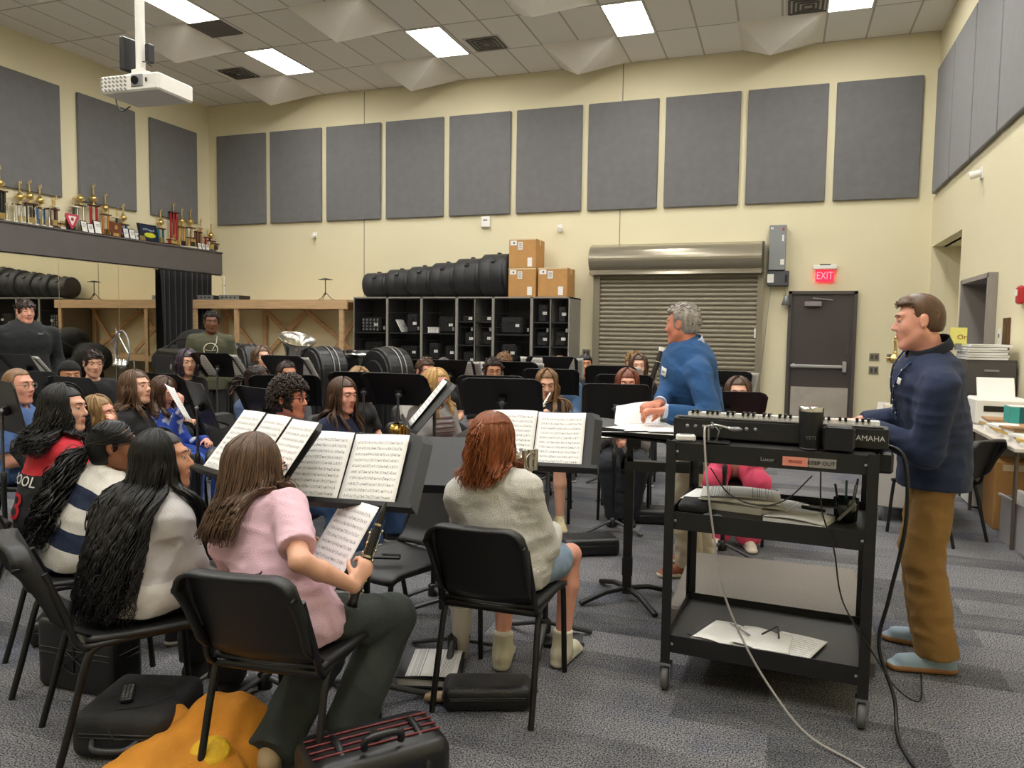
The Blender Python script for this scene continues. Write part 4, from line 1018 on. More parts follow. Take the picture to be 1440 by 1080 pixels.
for i, a in enumerate(BK):
    stand(a[0], a[1], a[2] , a[3], a[4], a[5], 0)
    if len(a) > 6:
        # the players' loose pages stick out beside the desk
        for s in ((1,) if a[6] == 1 else (1, -1)):
            A = -math.radians(a[2]); R = Matrix.Rotation(A, 4, 'Z'); P = Vector((a[0], a[1], 0)) + R @ Vector((s * .2, .025, a[3] + .02))
            sheet(Matrix.Translation(P) @ R @ Matrix.Rotation(math.radians(a[4]), 4, 'X'), ('right' if s > 0 else 'left') + ' page beside the ' + a[5].replace('black stand back', 'stand').replace(' the one right of the man in the blue sweater', ' the blue sweater man'), .22, .30, 'score', seed=i)

# conductor's stand with a lower shelf
t = thing('conductor_stand', "wide black conductor's stand with a lower shelf, piled with scores", 'music stand', (-.79, 4.27, 0), .12)
MB().box((0, 0, .42), (.05, .05, .76)).box((0, 0, .2), (.058, .058, .1)).build('outer_post', M_STEEL, t)
MB().box((0, 0, .8), (.036, .036, .34)).build('inner_post', M_STEEL, t)
for k in range(4):
    a = math.radians(35 + 90 * k); c, s = math.cos(a), math.sin(a)
    MB().tube([(.0, 0, .07), (.14 * c, .14 * s, .06), (.3 * c, .3 * s, .014)], .018, 6, flat=((0, 0, 1), .8)).build('leg', M_STEEL, t)
R = rotx(math.radians(6)) @ roty(math.radians(4))
MB().box((.1, 0, .975), (.58, .42, .008), R).box((.1, -.21, .985), (.58, .006, .03), R).build('desk', M_DESK, t)
MB().box((.02, 0, .93), (.08, .1, .08)).build('hinge', M_BLACK, t)
MB().box((.19, .02, .78), (.42, .32, .006)).box((.19, -.138, .8), (.42, .006, .05)).box((-.017, .02, .8), (.006, .32, .05)).box((.397, .02, .8), (.006, .32, .05)).build('lower_shelf', M_DESK, t)
for k, (x, y, z, rz, w, h, kind, lab) in enumerate(((-.86, 4.22, .995, .25, .3, .38, 'plain', 'broad white score lying at the left of the wide black stand'), (-.6, 4.2, .998, -.1, .28, .36, 'plain', 'white score lying at the right of the wide black stand'), (-.7, 4.25, 1.008, .35, .3, .38, 'text', 'top loose score turned crosswise on the wide black stand'), (-.55, 4.18, 1.012, .1, .24, .3, 'plain', 'small white sheet nearest the keyboard on the wide black stand'))):
    flat_sheet(x, y, z, rz, lab, w, h, kind, curl=.004)
# page being lifted in the conductor's hand
sheet(Matrix.Translation((-.78, 4.42, 1.06)) @ Matrix.Rotation(.15, 4, 'Z') @ Matrix.Rotation(math.radians(-52), 4, 'X'), 'score page being turned by the man in the blue sweater', .26, .2, 'text', curl=.02)

# ---------------------------------------------------------------- equipment cart
CT = thing('equipment_cart', 'black three shelf metal cart on casters carrying the keyboard', 'cart', (-.02, 3.5, 0), -.066)
M_CART = mat('cart_enamel', '141415', .4, noise=(20, .15)); M_CTOP = mat('cart_shelf_grey', '2E2C2B', .5, noise=(12, .1))
for sx in (-1, 1):
    for sy in (-1, 1):
        b = MB(); x, y = sx * .385, sy * .285
        b.box((x, y + sy * .017, .6), (.04, .005, .96)).box((x + sx * .018, y, .6), (.005, .036, .96)); b.build('post', M_CART, CT)
        w = MB().lathe((x, y, .05), [(0, -.016), (.04, -.016), (.05, -.012), (.05, .012), (.04, .016), (0, .016)], 24, 'x').build('caster_wheel', mat('grey_rubber', '5B5B5C', .5), CT)
        MB().box((x - .022, y, .075), (.004, .04, .08)).box((x + .022, y, .075), (.004, .04, .08)).box((x, y, .115), (.05, .045, .012)).build('caster_fork', M_CHROME, CT)
for z, nm in ((.205, 'bottom_shelf'), (.74, 'middle_shelf'), (1.035, 'top_shelf')):
    b = MB(); up = nm == 'top_shelf'
    b.box((0, -.292, z), (.79, .006, .075)).box((0, .292, z), (.79, .006, .075)).box((-.392, 0, z), (.006, .58, .075)).box((.392, 0, z), (.006, .58, .075))
    b.build(nm + '_rim', M_CART, CT)
    MB().box((0, 0, z + (.035 if up else .0)), (.78, .58, .006)).build(nm, M_CTOP, CT)
g = MB()
for sx in (-1, 1):
    for z in (.205, .74, 1.035): g.ell((sx * .36, -.297, z), (.007, .004, .007), 8, 5)
g.build('bolt_heads', M_GREY, CT)
# badge and tape labels on the front rim
o = MB().box((.0, -.2965, 1.03), (.08, .002, .022)).build('badge', mat('badge_black', '0A0A0A', .3), CT)
text_mesh('Luxor', .022, mat('badge_silver', 'B5B5B5', .3, .6), 'lettering', CT, (.0, -.2985, 1.03))
MB().box((.105, -.2965, 1.03), (.095, .002, .036)).build('pink_label', mat('label_pink', 'D98A78', .6), CT)
MB().box((.205, -.2965, 1.03), (.1, .002, .036)).build('grey_label', mat('label_grey', '8F8A84', .6), CT)
text_mesh('KEEP OUT', .022, M_STEEL, 'lettering', CT, (.2, -.2985, 1.03)); text_mesh('FRAGILE', .014, mat('label_red_ink', '8A2A20', .6), 'lettering', CT, (.105, -.2985, 1.03))

def on_cart(x, y, z=0):
    c, s = math.cos(-.066), math.sin(-.066); return (-.02 + c * x - s * y, 3.5 + s * x + c * y, z)
ZT = 1.0745
# keyboard
k = thing('electronic_keyboard', 'long black electronic keyboard lying across the cart, seen from its back', 'keyboard', on_cart(.02, -.03, ZT), -.066)
MB().prism([(-.16, 0.012), (.17, 0.012), (.17, .07), (.05, .082), (-.10, .098), (-.16, .092)], -.42, .42, 'yz').build('body', mat('keyboard_black', '19191B', .4), k, bev=.004)
MB().box((0, -.135, .097), (.8, .045, .004)).build('top_strip', mat('strip_grey', '55524E', .35), k)
g = MB()
for i in range(36):
    g.box((-.385 + .022 * i, .105, .086), (.0205, .125, .02), rotx(-.06))
g.build('white_keys', M_WHITE, k); g = MB()
for i in range(35):
    if i % 7 not in (2, 6): g.box((-.374 + .022 * i, .075, .1), (.011, .075, .016), rotx(-.06))
g.build('black_keys', M_STEEL, k)
g = MB()
for i in range(9): g.lathe((-.36 + .035 * i, -.1615, .06), [(0, -.003), (.008, -.003), (.008, .0), (0, .0)], 10, 'y')
g.build('socket_row', M_GREY, k)
text_mesh('YAMAHA', .03, mat('logo_silver', 'C8C8C8', .4), 'lettering', k, (.345, -.163, .052))
for s in (-1, 1): MB().box((s * .36, 0, .006), (.05, .2, .012)).build('foot', M_BLACK, k)
# tumbler, speaker, adapter, clamp lamp
t = thing('tumbler', 'black insulated tumbler with a steel rim in front of the keyboard', 'tumbler', on_cart(.155, -.245, ZT + .002))
MB().lathe((0, 0, 0), [(0, 0), (.036, 0), (.04, .01), (.047, .15), (.047, .155)], 28).build('cup', M_CASE, t); MB().lathe((0, 0, 0), [(.047, .152), (.0475, .168), (.042, .172), (0, .17)], 28).build('lid', M_CHROME, t); MB().lathe((0, 0, 0), [(.037, .001), (.0385, .001), (.039, .012), (.037, .012)], 28).build('steel_base', M_CHROME, t)
text_mesh('YETI', .02, mat('faint_grey', '6A6A6A', .4), 'lettering', t, (0, -.0455, .05))
t = thing('desktop_speaker', 'small black box speaker at the right front of the cart top', 'speaker', on_cart(.26, -.25, ZT + .002), -.066); MB().box((0, 0, .052), (.115, .08, .1), ch=.014).build('cabinet_body', M_CASE, t); MB().box((0, -.041, .052), (.1, .004, .086)).build('grille', mat('speaker_cloth', '161617', .9), t)
t = thing('power_adapter', 'white power adapter lying on the left front of the cart top', 'power adapter', on_cart(-.335, -.25, ZT + .002), .2); MB().box((0, 0, .014), (.08, .045, .026), ch=.006).build('body', M_WHITE, t); MB().box((0, 0, .028), (.05, .02, .002)).build('print', M_GREY, t)
t = thing('clamp_arm', 'folded metal clamp arm on a small black plate on the cart top', 'clamp', on_cart(-.21, -.245, ZT + .002)); MB().box((0, 0, .004), (.11, .08, .007), ch=.002).build('plate', M_STEEL, t)
MB().tube([(-.03, 0, .008), (-.03, 0, .07), (.0, -.01, .075), (.06, -.01, .062)], .006, 8).build('arm', M_CHROME, t); MB().tube([(.0, .01, .008), (.01, 0, .05), (-.02, -.01, .085)], .005, 8).build('second_arm', M_CHROME, t); MB().ell((.075, -.01, .062), (.03, .012, .01), 14, 8).build('head', M_GREY, t)
# middle shelf contents
ZM = .7435
def booklet(x, y, z, rz, w, h, th, lab, kind='plain', comb=True):
    t = thing('booklet', lab, 'booklet', on_cart(x, y, z), rz - .066)
    MB().box((0, 0, th / 2), (w, h, th)).build('pages', M_PAPER, t)
    f = lambda u, v: ((u - .5) * w * 1.01, (v - .5) * h * 1.01, th + .004 + .01 * math.sin(u * 3.1))
    MB().grid(f, 8, 4, thick=.002).build('cover', {'plain': M_PAPER, 'text': M_TEXT, 'score': M_SCORE}[kind], t)
    if comb:
        g = MB(); n = int(w / .012)
        for i in range(n): g.box((-w / 2 + .012 * i + .006, h / 2 - .002, th * .6 + .004), (.005, .014, th + .01))
        g.build('spiral_binding', M_STEEL, t)
    return t
booklet(-.2, .1, ZM, -.12, .36, .26, .03, 'white spiral bound booklet at the back left of the middle cart shelf')
booklet(-.14, .08, ZM + .046, .1, .34, .24, .012, 'bent white spiral booklet lying on the back left booklet', 'text')
booklet(.03, .06, ZM + .002, -.2, .2, .22, .02, 'grey edged booklet right of the stacked white booklets', 'text')
booklet(.12, -.08, ZM + .001, -.25, .24, .2, .016, 'thick white booklet with a black binding at the front of the middle shelf', 'plain')
t = thing('pouch', 'black cloth pouch beneath the booklets at the left end of the middle shelf', 'pouch', on_cart(-.32, -.06, ZM)); Sdf().bx((0, 0, .02), (.13, .18, .04), rad=.015).build('body', .006, M_CASE2, t, disp=lambda P: .003 * wav(P, 60, 2))
for k, x in enumerate((-.235, -.195)): 
    t = thing('binder_clip', ('left' if k == 0 else 'right') + ' grey oval clip on the front edge of the middle shelf', 'clip', on_cart(x, -.22, ZM + .004)); MB().ell((0, 0, .011), (.02, .013, .011), 14, 8).build('body', mat('slate_grey', '5E6470', .4), t); MB().box((0, 0, .0), (.01, .02, .006)).build('base', M_STEEL, t)
t = thing('stapler', 'black stapler lying behind the front booklet on the middle shelf', 'stapler', on_cart(.17, .05, ZM + .004), .1); MB().box((0, 0, .006), (.1, .03, .012), ch=.004).build('base', M_STEEL, t); MB().box((0, 0, .028), (.1, .028, .014), roty(.12), ch=.004).build('arm', M_CASE, t)
t = thing('pencil_cup', 'dark clear pencil cup at the right end of the middle cart shelf', 'pencil cup', on_cart(.3, -.0, ZM + .004)); 
MB().lathe((0, 0, 0), [(0, 0), (.045, 0), (.05, .1), (.047, .1), (.043, .006), (0, .006)], 6).build('cup', mat('smoke_plastic', '20272B', .15), t)
for k, (a, b2, m_) in enumerate(((-.02, .03, M_STEEL), (.015, -.02, M_GREY), (.0, .02, mat('teal_pen', '1F5A60', .3)), (.02, .02, M_STEEL))): MB().cyl((a, b2 * .5, .01), (a * 2.2, b2, .15 + .01 * k), .005, .005, 8).build('pen', m_, t)
MB().box((0, -.052, .05), (.012, .004, .1), roty(.7)).build('ruler', M_GREY, t)
# bottom shelf contents
ZB = .2085
t = booklet(-.18, -.13, ZB, -.28, .17, .24, .012, 'white comb bound score with a black patterned spine on the bottom shelf', 'plain', False)
MB().box((-.09, 0, .02), (.022, .24, .004)).build('spine_strip', mat('spine_pattern', '3A3A3C', .6, noise=(80, .5)), t)
MB().box((.02, .09, .023), (.06, .02, .001)).build('title', M_GREY, t)
booklet(-.05, -.12, ZB + .001, -.3, .16, .22, .008, 'white score with a grey plastic spine in the middle of the bottom shelf', 'plain', False)
flat_sheet(*on_cart(.12, -.12, ZB + .012), -.35, 'white typed sheet with a bold heading at the right of the bottom shelf', .2, .26, 'score', curl=.003)
flat_sheet(*on_cart(.04, -.15, ZB + .02), -.1, 'white sheet with yellow marking on the bottom shelf', .14, .2, 'plain', curl=.003)
for k, (x, y, a, lab) in enumerate(((.02, -.06, 1.1, 'black pen lying crosswise on the bottom shelf papers'), (.055, -.07, 1.6, 'second dark pen beside the crosswise pen on the bottom shelf papers'), (-.1, -.11, -.9, 'grey pencil across the comb bound score on the bottom shelf'))):
    t = thing('pen', lab, 'pen', on_cart(x, y, ZB + .038), a); MB().cyl((-.07, 0, 0), (.06, 0, 0), .004, .004, 8).build('barrel', M_STEEL if k < 2 else M_GREY, t); MB().cyl((.06, 0, 0), (.072, 0, 0), .004, .001, 8).build('tip', M_GREY, t)
# cables
def cable(lab, pts, r, m, name='cable'):
    o = MB().tube(bez(*pts, n=8), r, 8).build(name, m); tag(o, lab, 'cable'); return o
cable('pale grey cable hanging from the keyboard across the cart front to the floor', [on_cart(-.255, -.2, 1.14), on_cart(-.25, -.3, 1.12), on_cart(-.225, -.345, .92), on_cart(-.19, -.35, .7), on_cart(-.15, -.36, .5), on_cart(-.06, -.37, .3), on_cart(.06, -.42, .14), on_cart(.2, -.5, .03), (.33, 2.86, .008), (.5, 2.6, .008)], .0045, mat('grey_cable', '9C9894', .5))
cable('thick black cable hanging from the right end of the keyboard to the floor', [on_cart(.43, -.12, 1.1), on_cart(.5, -.16, 1.05), on_cart(.515, -.17, .8), on_cart(.47, -.17, .5), on_cart(.44, -.18, .3), on_cart(.5, -.24, .12), (.47, 3.1, .01), (.52, 2.8, .01), (.56, 2.5, .01)], .008, M_STEEL)
cable('thin black cable drooping from the cart top over the middle shelf', [on_cart(-.22, -.31, .98), on_cart(-.14, -.32, .88), on_cart(-.02, -.32, .845), on_cart(.08, -.31, .88), on_cart(.17, -.3, .98)], .003, M_STEEL)
cable('thin black cable trailing from the cart down behind its right post', [on_cart(.2, -.31, 1.0), on_cart(.21, -.315, .85), on_cart(.26, -.32, .7), on_cart(.3, -.32, .5), on_cart(.42, -.3, .3), on_cart(.52, -.1, .1), (.6, 3.5, .01), (.66, 3.9, .01)], .003, M_STEEL)
t = thing('pedal_box', 'black effects box hanging behind the right rear of the cart', 'box', on_cart(.44, .1, 1.0), -.066); MB().box((0, 0, 0), (.07, .14, .09), ch=.01).build('case', M_CASE, t); MB().box((-.03, 0, .02), (.03, .06, .05)).build('bracket', M_STEEL, t)

# ---------------------------------------------------------------- things on the floor in front
def floorcase(name, lab, x, y, rz, w, d, h, m, parts=True, z=0, rad=.03):
    t = thing(name, lab, 'instrument case', (x, y, z), rz)
    Sdf().bx((0, 0, h / 2), (w, d, h), rad=rad).build('shell', .009, m, t, disp=lambda P: .0015 * wav(P, 45, 1))
    if parts:
        g = MB()
        for zz in (h * .52, h * .6): g.tube([(-w / 2 + rad, -d / 2, zz), (w / 2 - rad, -d / 2, zz), (w / 2, -d / 2 + rad, zz), (w / 2, d / 2 - rad, zz), (w / 2 - rad, d / 2, zz), (-w / 2 + rad, d / 2, zz), (-w / 2, d / 2 - rad, zz), (-w / 2, -d / 2 + rad, zz), (-w / 2 + rad, -d / 2, zz)], .004, 6)
        g.build('zip', M_STEEL, t)
    return t
t = floorcase('clarinet_case', 'small black leather clarinet case on the carpet behind the chair of the red haired girl', -1.09, 2.84, .38, .36, .17, .1, mat('black_leather', '161616', .38, noise=(60, .2), bump=(180, .3)))
MB().tube(bez((.18, -.05, .05), (.205, 0, .055), (.18, .05, .05), n=4), .006, 6).build('handle', M_CASE, t)
t = thing('binder', 'open black binder of white sheets lying on the carpet left of the clarinet case', 'binder', (-1.42, 3.0, 0), .3)
MB().box((0, 0, .006), (.27, .3, .008)).box((0, 0, .045), (.27, .3, .005), roty(.05)).build('cover', M_CASE, t); MB().box((.0, 0, .026), (.25, .28, .03)).build('pages', M_PAPER, t)
f = lambda u, v: ((u - .5) * .25, (v - .5) * .28, .05 + .006 * math.sin(3 * u))
MB().grid(f, 6, 4, thick=.001).build('top_page', M_TEXT, t)
t = thing('wrapper', 'crumpled tan wrapper on the carpet under the binder', 'wrapper', (-1.28, 2.78, 0), .4); Sdf().ell((0, 0, .02), (.06, .03, .022)).build('body', .006, mat('tan_foil', 'A88A66', .35, noise=(60, .3)), t, disp=lambda P: .006 * wav(P, 90, 4))
t = thing('drink_tumbler', 'tall cream handled tumbler standing under the chair of the red haired girl', 'tumbler', (-1.37, 3.22, 0))
MB().lathe((0, 0, 0), [(0, 0), (.036, 0), (.037, .1), (.05, .125), (.051, .24), (.049, .245), (0, .245)], 28).build('cup', mat('cream_enamel', 'D9CFC4', .35), t); MB().lathe((0, 0, .245), [(.045, 0), (.045, .012), (0, .014)], 24).build('lid', mat('clear_lid', 'C9C5C0', .2), t); MB().cyl((.01, 0, .25), (.015, 0, .33), .004).build('straw', M_WHITE, t)
# two cases at left, one with a wheel emblem
t = floorcase('instrument_case', 'black moulded case with a round embossed emblem under the striped sweater girl', -2.72, 2.38, -.52 + 0.55, .42, .16, .3, M_CASE)
MB().tube(np.array([(.0 + .065 * math.cos(a), -.084, .15 + .065 * math.sin(a)) for a in np.linspace(0, 6.28, 28)]), .003, 6).tube([(-.05, -.084, .12), (.05, -.084, .18)], .003, 6).tube([(-.05, -.084, .18), (.05, -.084, .12)], .003, 6).tube([(0, -.084, .09), (0, -.084, .21)], .003, 6).build('emblem', M_BLACK, t)
MB().tube(bez((-.06, 0, .3), (-.05, 0, .33), (.05, 0, .33), (.06, 0, .3), n=4), .009, 8).build('handle', M_CASE, t)
t = floorcase('instrument_case', 'black soft sided case with earphones on it under the grey hoodie girl', -2.2, 2.14, .3, .34, .36, .17, M_CASE2, rad=.045)
MB().tube(bez((-.08, -.18, .08), (-.05, -.22, .07), (.05, -.22, .07), (.08, -.18, .08), n=4), .01, 8).build('handle', mat('handle_grey', '3A3A3C', .3), t)
t = thing('remote_control', 'small black remote lying on the soft sided case', 'remote', (-2.22, 2.1, .172), .7); MB().box((0, 0, .01), (.045, .13, .018), ch=.005).build('body', M_STEEL, t); g = MB(); 
for i in range(3):
    for j in range(6): g.box((-.012 + .012 * i, -.05 + .018 * j, .0205), (.007, .008, .003))
g.build('buttons', M_GREY, t)
cable('black earphone cord coiled over the soft sided case', [(-2.2, 2.16, .182), (-2.12, 2.2, .18), (-2.05, 2.15, .18), (-2.1, 2.05, .18), (-2.2, 1.99, .16), (-2.14, 1.955, .1), (-2.08, 1.97, .1)], .002, M_STEEL)
# ribbed wheeled case bottom centre
t = thing('instrument_case', 'black case with red ribs and a handle at the bottom centre of the photo', 'instrument case', (-1.20, 2.10, 0), .85)
Sdf().bx((0, 0, .11), (.46, .26, .22), rad=.05).build('shell', .009, M_CASE, t)
g = MB()
for yy in (-.035, -.012, .012, .035): g.tube([(-.21, yy * 1.6, .222), (0, yy * 1.6, .2235), (.21, yy * 1.6, .222)], .004, 6)
g.build('red_rib', mat('dark_red_rib', '6A2A2C', .35, .3), t)
for xx in (-.12, .14): MB().tube(np.array([(xx, .135 * math.cos(a), .11 + .118 * math.sin(a)) for a in np.linspace(-.4, 3.54, 18)]), .013, 8, flat=((0, 0, 1), .6)).build('strap', M_BLACK, t)
MB().tube(bez((-.06, -.09, .235), (-.05, -.1, .27), (.05, -.1, .27), (.06, -.09, .235), n=4), .012, 8).build('handle', M_CASE, t); MB().box((0, -.02, .232), (.03, .05, .014), ch=.004).build('clasp', M_CHROME, t)
# orange jacket
t = thing('jacket', 'orange jacket with a yellow patch heaped on the carpet under the nearest chair', 'jacket', (-1.83, 2.02, 0), .2)
sd = Sdf().ell((0, 0, .05), (.24, .2, .09)).ell((.05, .12, .12), (.16, .1, .11), k=.05).ell((-.2, .16, .07), (.08, .06, .09), k=.04).ell((-.16, -.14, .04), (.13, .12, .06), k=.04)
sd.build('cloth', .009, mat('orange_cotton', 'C98422', .85, noise=(6, .12), bump=(120, .3)), t, disp=lambda P: .014 * wav(P, 24, 8) + .006 * wav(P, 60, 9))
MB().ell((.08, -.07, .125), (.07, .06, .02), 16, 8, rotx(.5)).build('patch', mat('yellow_patch', 'E0B21E', .7, bump=(60, .6)), t)
# right-hand office corner
FB = thing('filing_cabinet', 'dark grey filing cabinet against the right wall', 'filing cabinet', (1.87, 8.6, 0))
MB().box((0, 0, .66), (.42, .6, 1.32), ch=.006).build('body', mat('dark_grey_steel', '4A4644', .45), FB)
for k in range(4):
    d = MB().box((0, -.305, .18 + .32 * k), (.4, .012, .3), ch=.003).build('drawer', mat('dark_grey_steel', '4A4644', .45), FB); MB().box((0, -.318, .26 + .32 * k), (.12, .015, .02)).build('handle', M_GREY, d)
rr = random.Random(3)
for k in range(6):
    t = thing('paper_stack', ['lowest', 'second', 'third', 'fourth', 'fifth', 'topmost'][k] + ' layer of papers on the dark filing cabinet', 'papers', (1.84 + rr.uniform(-.02, .02), 8.5, 1.322 + .024 * k), rr.uniform(-.12, .12), 'papers on the filing cabinet')
    MB().box((0, 0, .009), (.34, .42, .018)).build('pages', M_PAPER, t); MB().box((0, 0, .0205), (.35, .43, .003), rotz(.05)).build('cover', (M_GREY, M_PAPER)[k % 2], t)
t = thing('wall_note', 'yellow paper note with writing standing behind the stacked papers', 'note', (1.62, 8.5, 1.47), .1); MB().box((0, 0, .07), (.15, .004, .17)).build('paper', mat('yellow_paper', 'E3DC7A', .7), t); text_mesh('Or', .07, mat('brown_ink', '8A5A20', .6), 'lettering', t, (.03, -.004, .06)); MB().box((0, 0, -.03), (.05, .05, .06)).build('holder', M_GREY, t)
t = thing('printer', 'white printer with paper in its tray beside the filing cabinet', 'printer', (1.86, 7.98, 0)); MB().box((0, 0, .38), (.42, .42, .74), ch=.01).build('stand_cabinet', M_FRAME, t); MB().box((0, 0, .87), (.42, .4, .24), ch=.02).build('body', M_WHITE, t); MB().box((0, .08, 1.05), (.3, .02, .24), rotx(-.4)).build('paper_tray', M_PAPER, t); MB().box((.0, -.22, .8), (.3, .1, .02), rotx(.2)).build('output_tray', M_WHITE, t); MB().box((0, -.203, .9), (.3, .01, .05)).build('slot', M_STEEL, t)
TB = thing('work_table', 'white topped folding table covered with papers by the right wall', 'table', (1.83, 7.0, 0))
MB().box((0, 0, .735), (.5, 1.5, .03), ch=.004).build('tabletop', mat('white_laminate', 'D8D0C6', .4), TB)
for sx in (-1, 1):
    for sy in (-1, 1): MB().cyl((sx * .21, sy * .66, 0), (sx * .21, sy * .66, .72), .014).build('leg', mat('brown_grey_tube', '6C6058', .4, .5), TB)
t = thing('tissue_box', 'dark teal box with white lettering on the papers on the table', 'box', (1.76, 6.62, .755 + .14)); MB().box((0, 0, .065), (.3, .16, .12), ch=.003).build('carton', mat('dark_teal', '0F5A5E', .5), t); MB().box((-.12, -.081, .065), (.06, .003, .12)).box((-.151, 0, .065), (.003, .16, .12)).build('light_side', mat('light_teal', '3FA39A', .5), t); text_mesh('work', .045, M_WHITE, 'lettering', t, (.06, -.083, .06)); MB().box((.0, 0, .127), (.28, .14, .004)).build('lid', M_WHITE, t)
rr = random.Random(9)
cols_ = [M_PAPER, M_PAPER, mat('manila', 'C9A65E', .7), M_PAPER, mat('kraft', 'A8815A', .7), M_PAPER, M_GREY]
for k, (x, y, n) in enumerate(((1.74, 6.42, 4), (1.97, 6.45, 6), (1.75, 6.75, 5), (1.96, 7.0, 5), (1.74, 7.1, 4), (1.76, 7.45, 5))):
    for j in range(n):
        t = thing('paper_stack', f"{['white', 'white', 'manila', 'white', 'brown', 'white', 'grey'][j]} layer number {j + 1} up in the {['front left', 'front right', 'middle left', 'middle right', 'left rear', 'far rear'][k]} pile on the table", 'papers', (x, y, .7505 + .02 * j), rr.uniform(-.3, .3), 'piles of papers on the table')
        MB().box((0, 0, .009), (.22, .28, .018)).build('pages', cols_[j], t)
t = thing('cardboard_box', 'brown cardboard box standing under the paper table', 'box', (1.84, 7.15, 0)); MB().box((0, 0, .27), (.4, .35, .54), ch=.004).build('carton', M_CARD, t); MB().box((0, -.177, .5), (.3, .003, .05)).build('tape', mat('packing_tape', 'D6C29C', .35), t)
t = thing('storage_bin', 'translucent plastic bin of folders on the carpet before the table', 'bin', (1.83, 6.42, 0), .1)
M_BIN = mat('frosted_plastic', 'C9C6C6', .4, trans=.35)
MB().box((0, 0, .01), (.38, .5, .02)).box((-.19, 0, .17), (.008, .5, .34)).box((.19, 0, .17), (.008, .5, .34)).box((0, -.25, .17), (.38, .008, .34)).box((0, .25, .17), (.38, .008, .34)).box((-.2, 0, .345), (.02, .54, .014)).box((.2, 0, .345), (.02, .54, .014)).box((0, -.26, .345), (.42, .02, .014)).build('tub', M_BIN, t)
for k, (x, m_, lab) in enumerate(((-.1, M_PAPER, 'white binder standing in the plastic bin, front one'), (-.03, mat('folder_red', 'A8252A', .5), 'red folder standing in the plastic bin'), (.05, M_PAPER, 'white binder standing in the plastic bin behind the red folder'), (.12, M_GREY, 'grey folder standing at the back of the plastic bin'))):
    u = thing('file_folder', lab, 'folder', (1.83 + x, 6.42 + .1 * x, .022), .1); MB().box((0, 0, .19), (.05, .4, .36), ch=.003).build('cover', m_, u); MB().box((0, 0, .192), (.03, .39, .365)).build('pages', M_PAPER, u)
    if k == 0: MB().box((-.006, -.202, .2), (.04, .003, .1)).build('label', mat('label_pinkish', 'C98A90', .6), u)
# rolling cabinet with the pair of tall trophies
RC = thing('rolling_cabinet', 'pale grey rolling cabinet on casters behind the man in the navy pullover', 'cabinet', (1.10, 7.35, 0), -.12)
MB().box((0, 0, .51), (.55, .95, .78), ch=.01).box((0, 0, .905), (.59, .99, .02), ch=.004).build('body', mat('pale_grey_laminate', 'B4AFAA', .5), RC)
for s in (-1, 1):
    for s2 in (-1, 1): MB().lathe((s * .23, s2 * .42, .055), [(0, -.015), (.05, -.015), (.055, 0), (.05, .015), (0, .015)], 20, 'x').build('caster_wheel', mat('grey_rubber', '5B5B5C', .5), RC); MB().box((s * .23, s2 * .42, .1), (.045, .05, .03)).build('caster_fork', M_CHROME, RC)
MB().box((-.282, -.1, .7), (.01, .05, .03)).build('latch', M_CHROME, RC)
def big_trophy(x, y, h, lab, cols):
    t = thing('trophy', lab, 'trophy', (x, y, .916)); MB().box((0, 0, .02), (.13, .1, .04), ch=.004).build('base', M_MARB, t)
    for k, (dx, c, hh) in enumerate(cols): MB().box((dx, 0, .04 + hh / 2), (.035, .03, hh)).build('column', TC[c], t)
    m = MB(); cup(m, .04 + max(c[2] for c in cols), .9); figure(m, .04 + max(c[2] for c in cols) + .13, .9); m.build('topper', M_GOLD, t)
big_trophy(.90, 7.15, .6, 'tall black and gold trophy at the left end of the rolling cabinet', ((0, 'black', .3),)); big_trophy(1.05, 7.2, .75, 'tallest dark trophy just behind the chin of the man in navy', ((-.03, 'black', .5), (.03, 'black', .5)))
t = thing('water_bottle', 'silver bottle among the trophies on the rolling cabinet', 'bottle', (.98, 6.98, .916)); MB().lathe((0, 0, 0), [(0, 0), (.032, 0), (.034, .16), (.014, .2), (.014, .22), (0, .22)], 16).build('body', M_SILVT, t); MB().cyl((0, 0, .22), (0, 0, .24), .018).build('cap', M_STEEL, t)
chair(1.14, 6.55, -48, 'dark band chair facing left by the paper table behind the man in navy')

# ---------------------------------------------------------------- people
SKIN = {'fair': 'DDA88E', 'pink': 'DE9F88', 'ruddy': 'CF8468', 'tan': 'BE8463', 'olive': 'C08E6C', 'brown': '8F5C40', 'deep': '6F4630'}
def skin_mat(k): return mat('skin_' + k, SKIN[k], .5, noise=(9, .07), bump=(160, .08))
LIP = {'fair': 'B8685E', 'pink': 'B8645A', 'ruddy': 'A5584A', 'tan': '9A5648', 'olive': '9E5C4C', 'brown': '70403A', 'deep': '5A3430'}
def hair_mat(name, c, rough=.42): return mat('hair_' + name, c, rough, noise=(1.0, .35), spec=.45, stretch=(55, 55, 7))
HAIR = {'black': '0F0D0E', 'dkbrown': '2A1B14', 'brown': '4A3222', 'ltbrown': '7A5A3C', 'ashbrown': '5B4432', 'blond': 'B9935A', 'dirtyblond': '8E7048', 'red': '844620', 'auburn': '74402C', 'grey': '9C958E', 'purple': '3A2B38', 'midbrown': '5A4230'}
def cloth(name, c, r=.85, amt=.05, bump=.25, **k): return mat('cloth_' + name, c, r, noise=(5, amt), bump=(230, bump), sheen=.03, **k)
def ik(S, T, a, b, pole):
    d = T - S; L = np.linalg.norm(d); L2 = min(L, (a + b) * .995); u = d / max(L, 1e-6); T = S + u * L2
    x = (a * a - b * b + L2 * L2) / (2 * L2); h = math.sqrt(max(a * a - x * x, 0)); p = np.asarray(pole, float); p = unit(p - u * (p @ u))
    return S + u * x + p * h, T
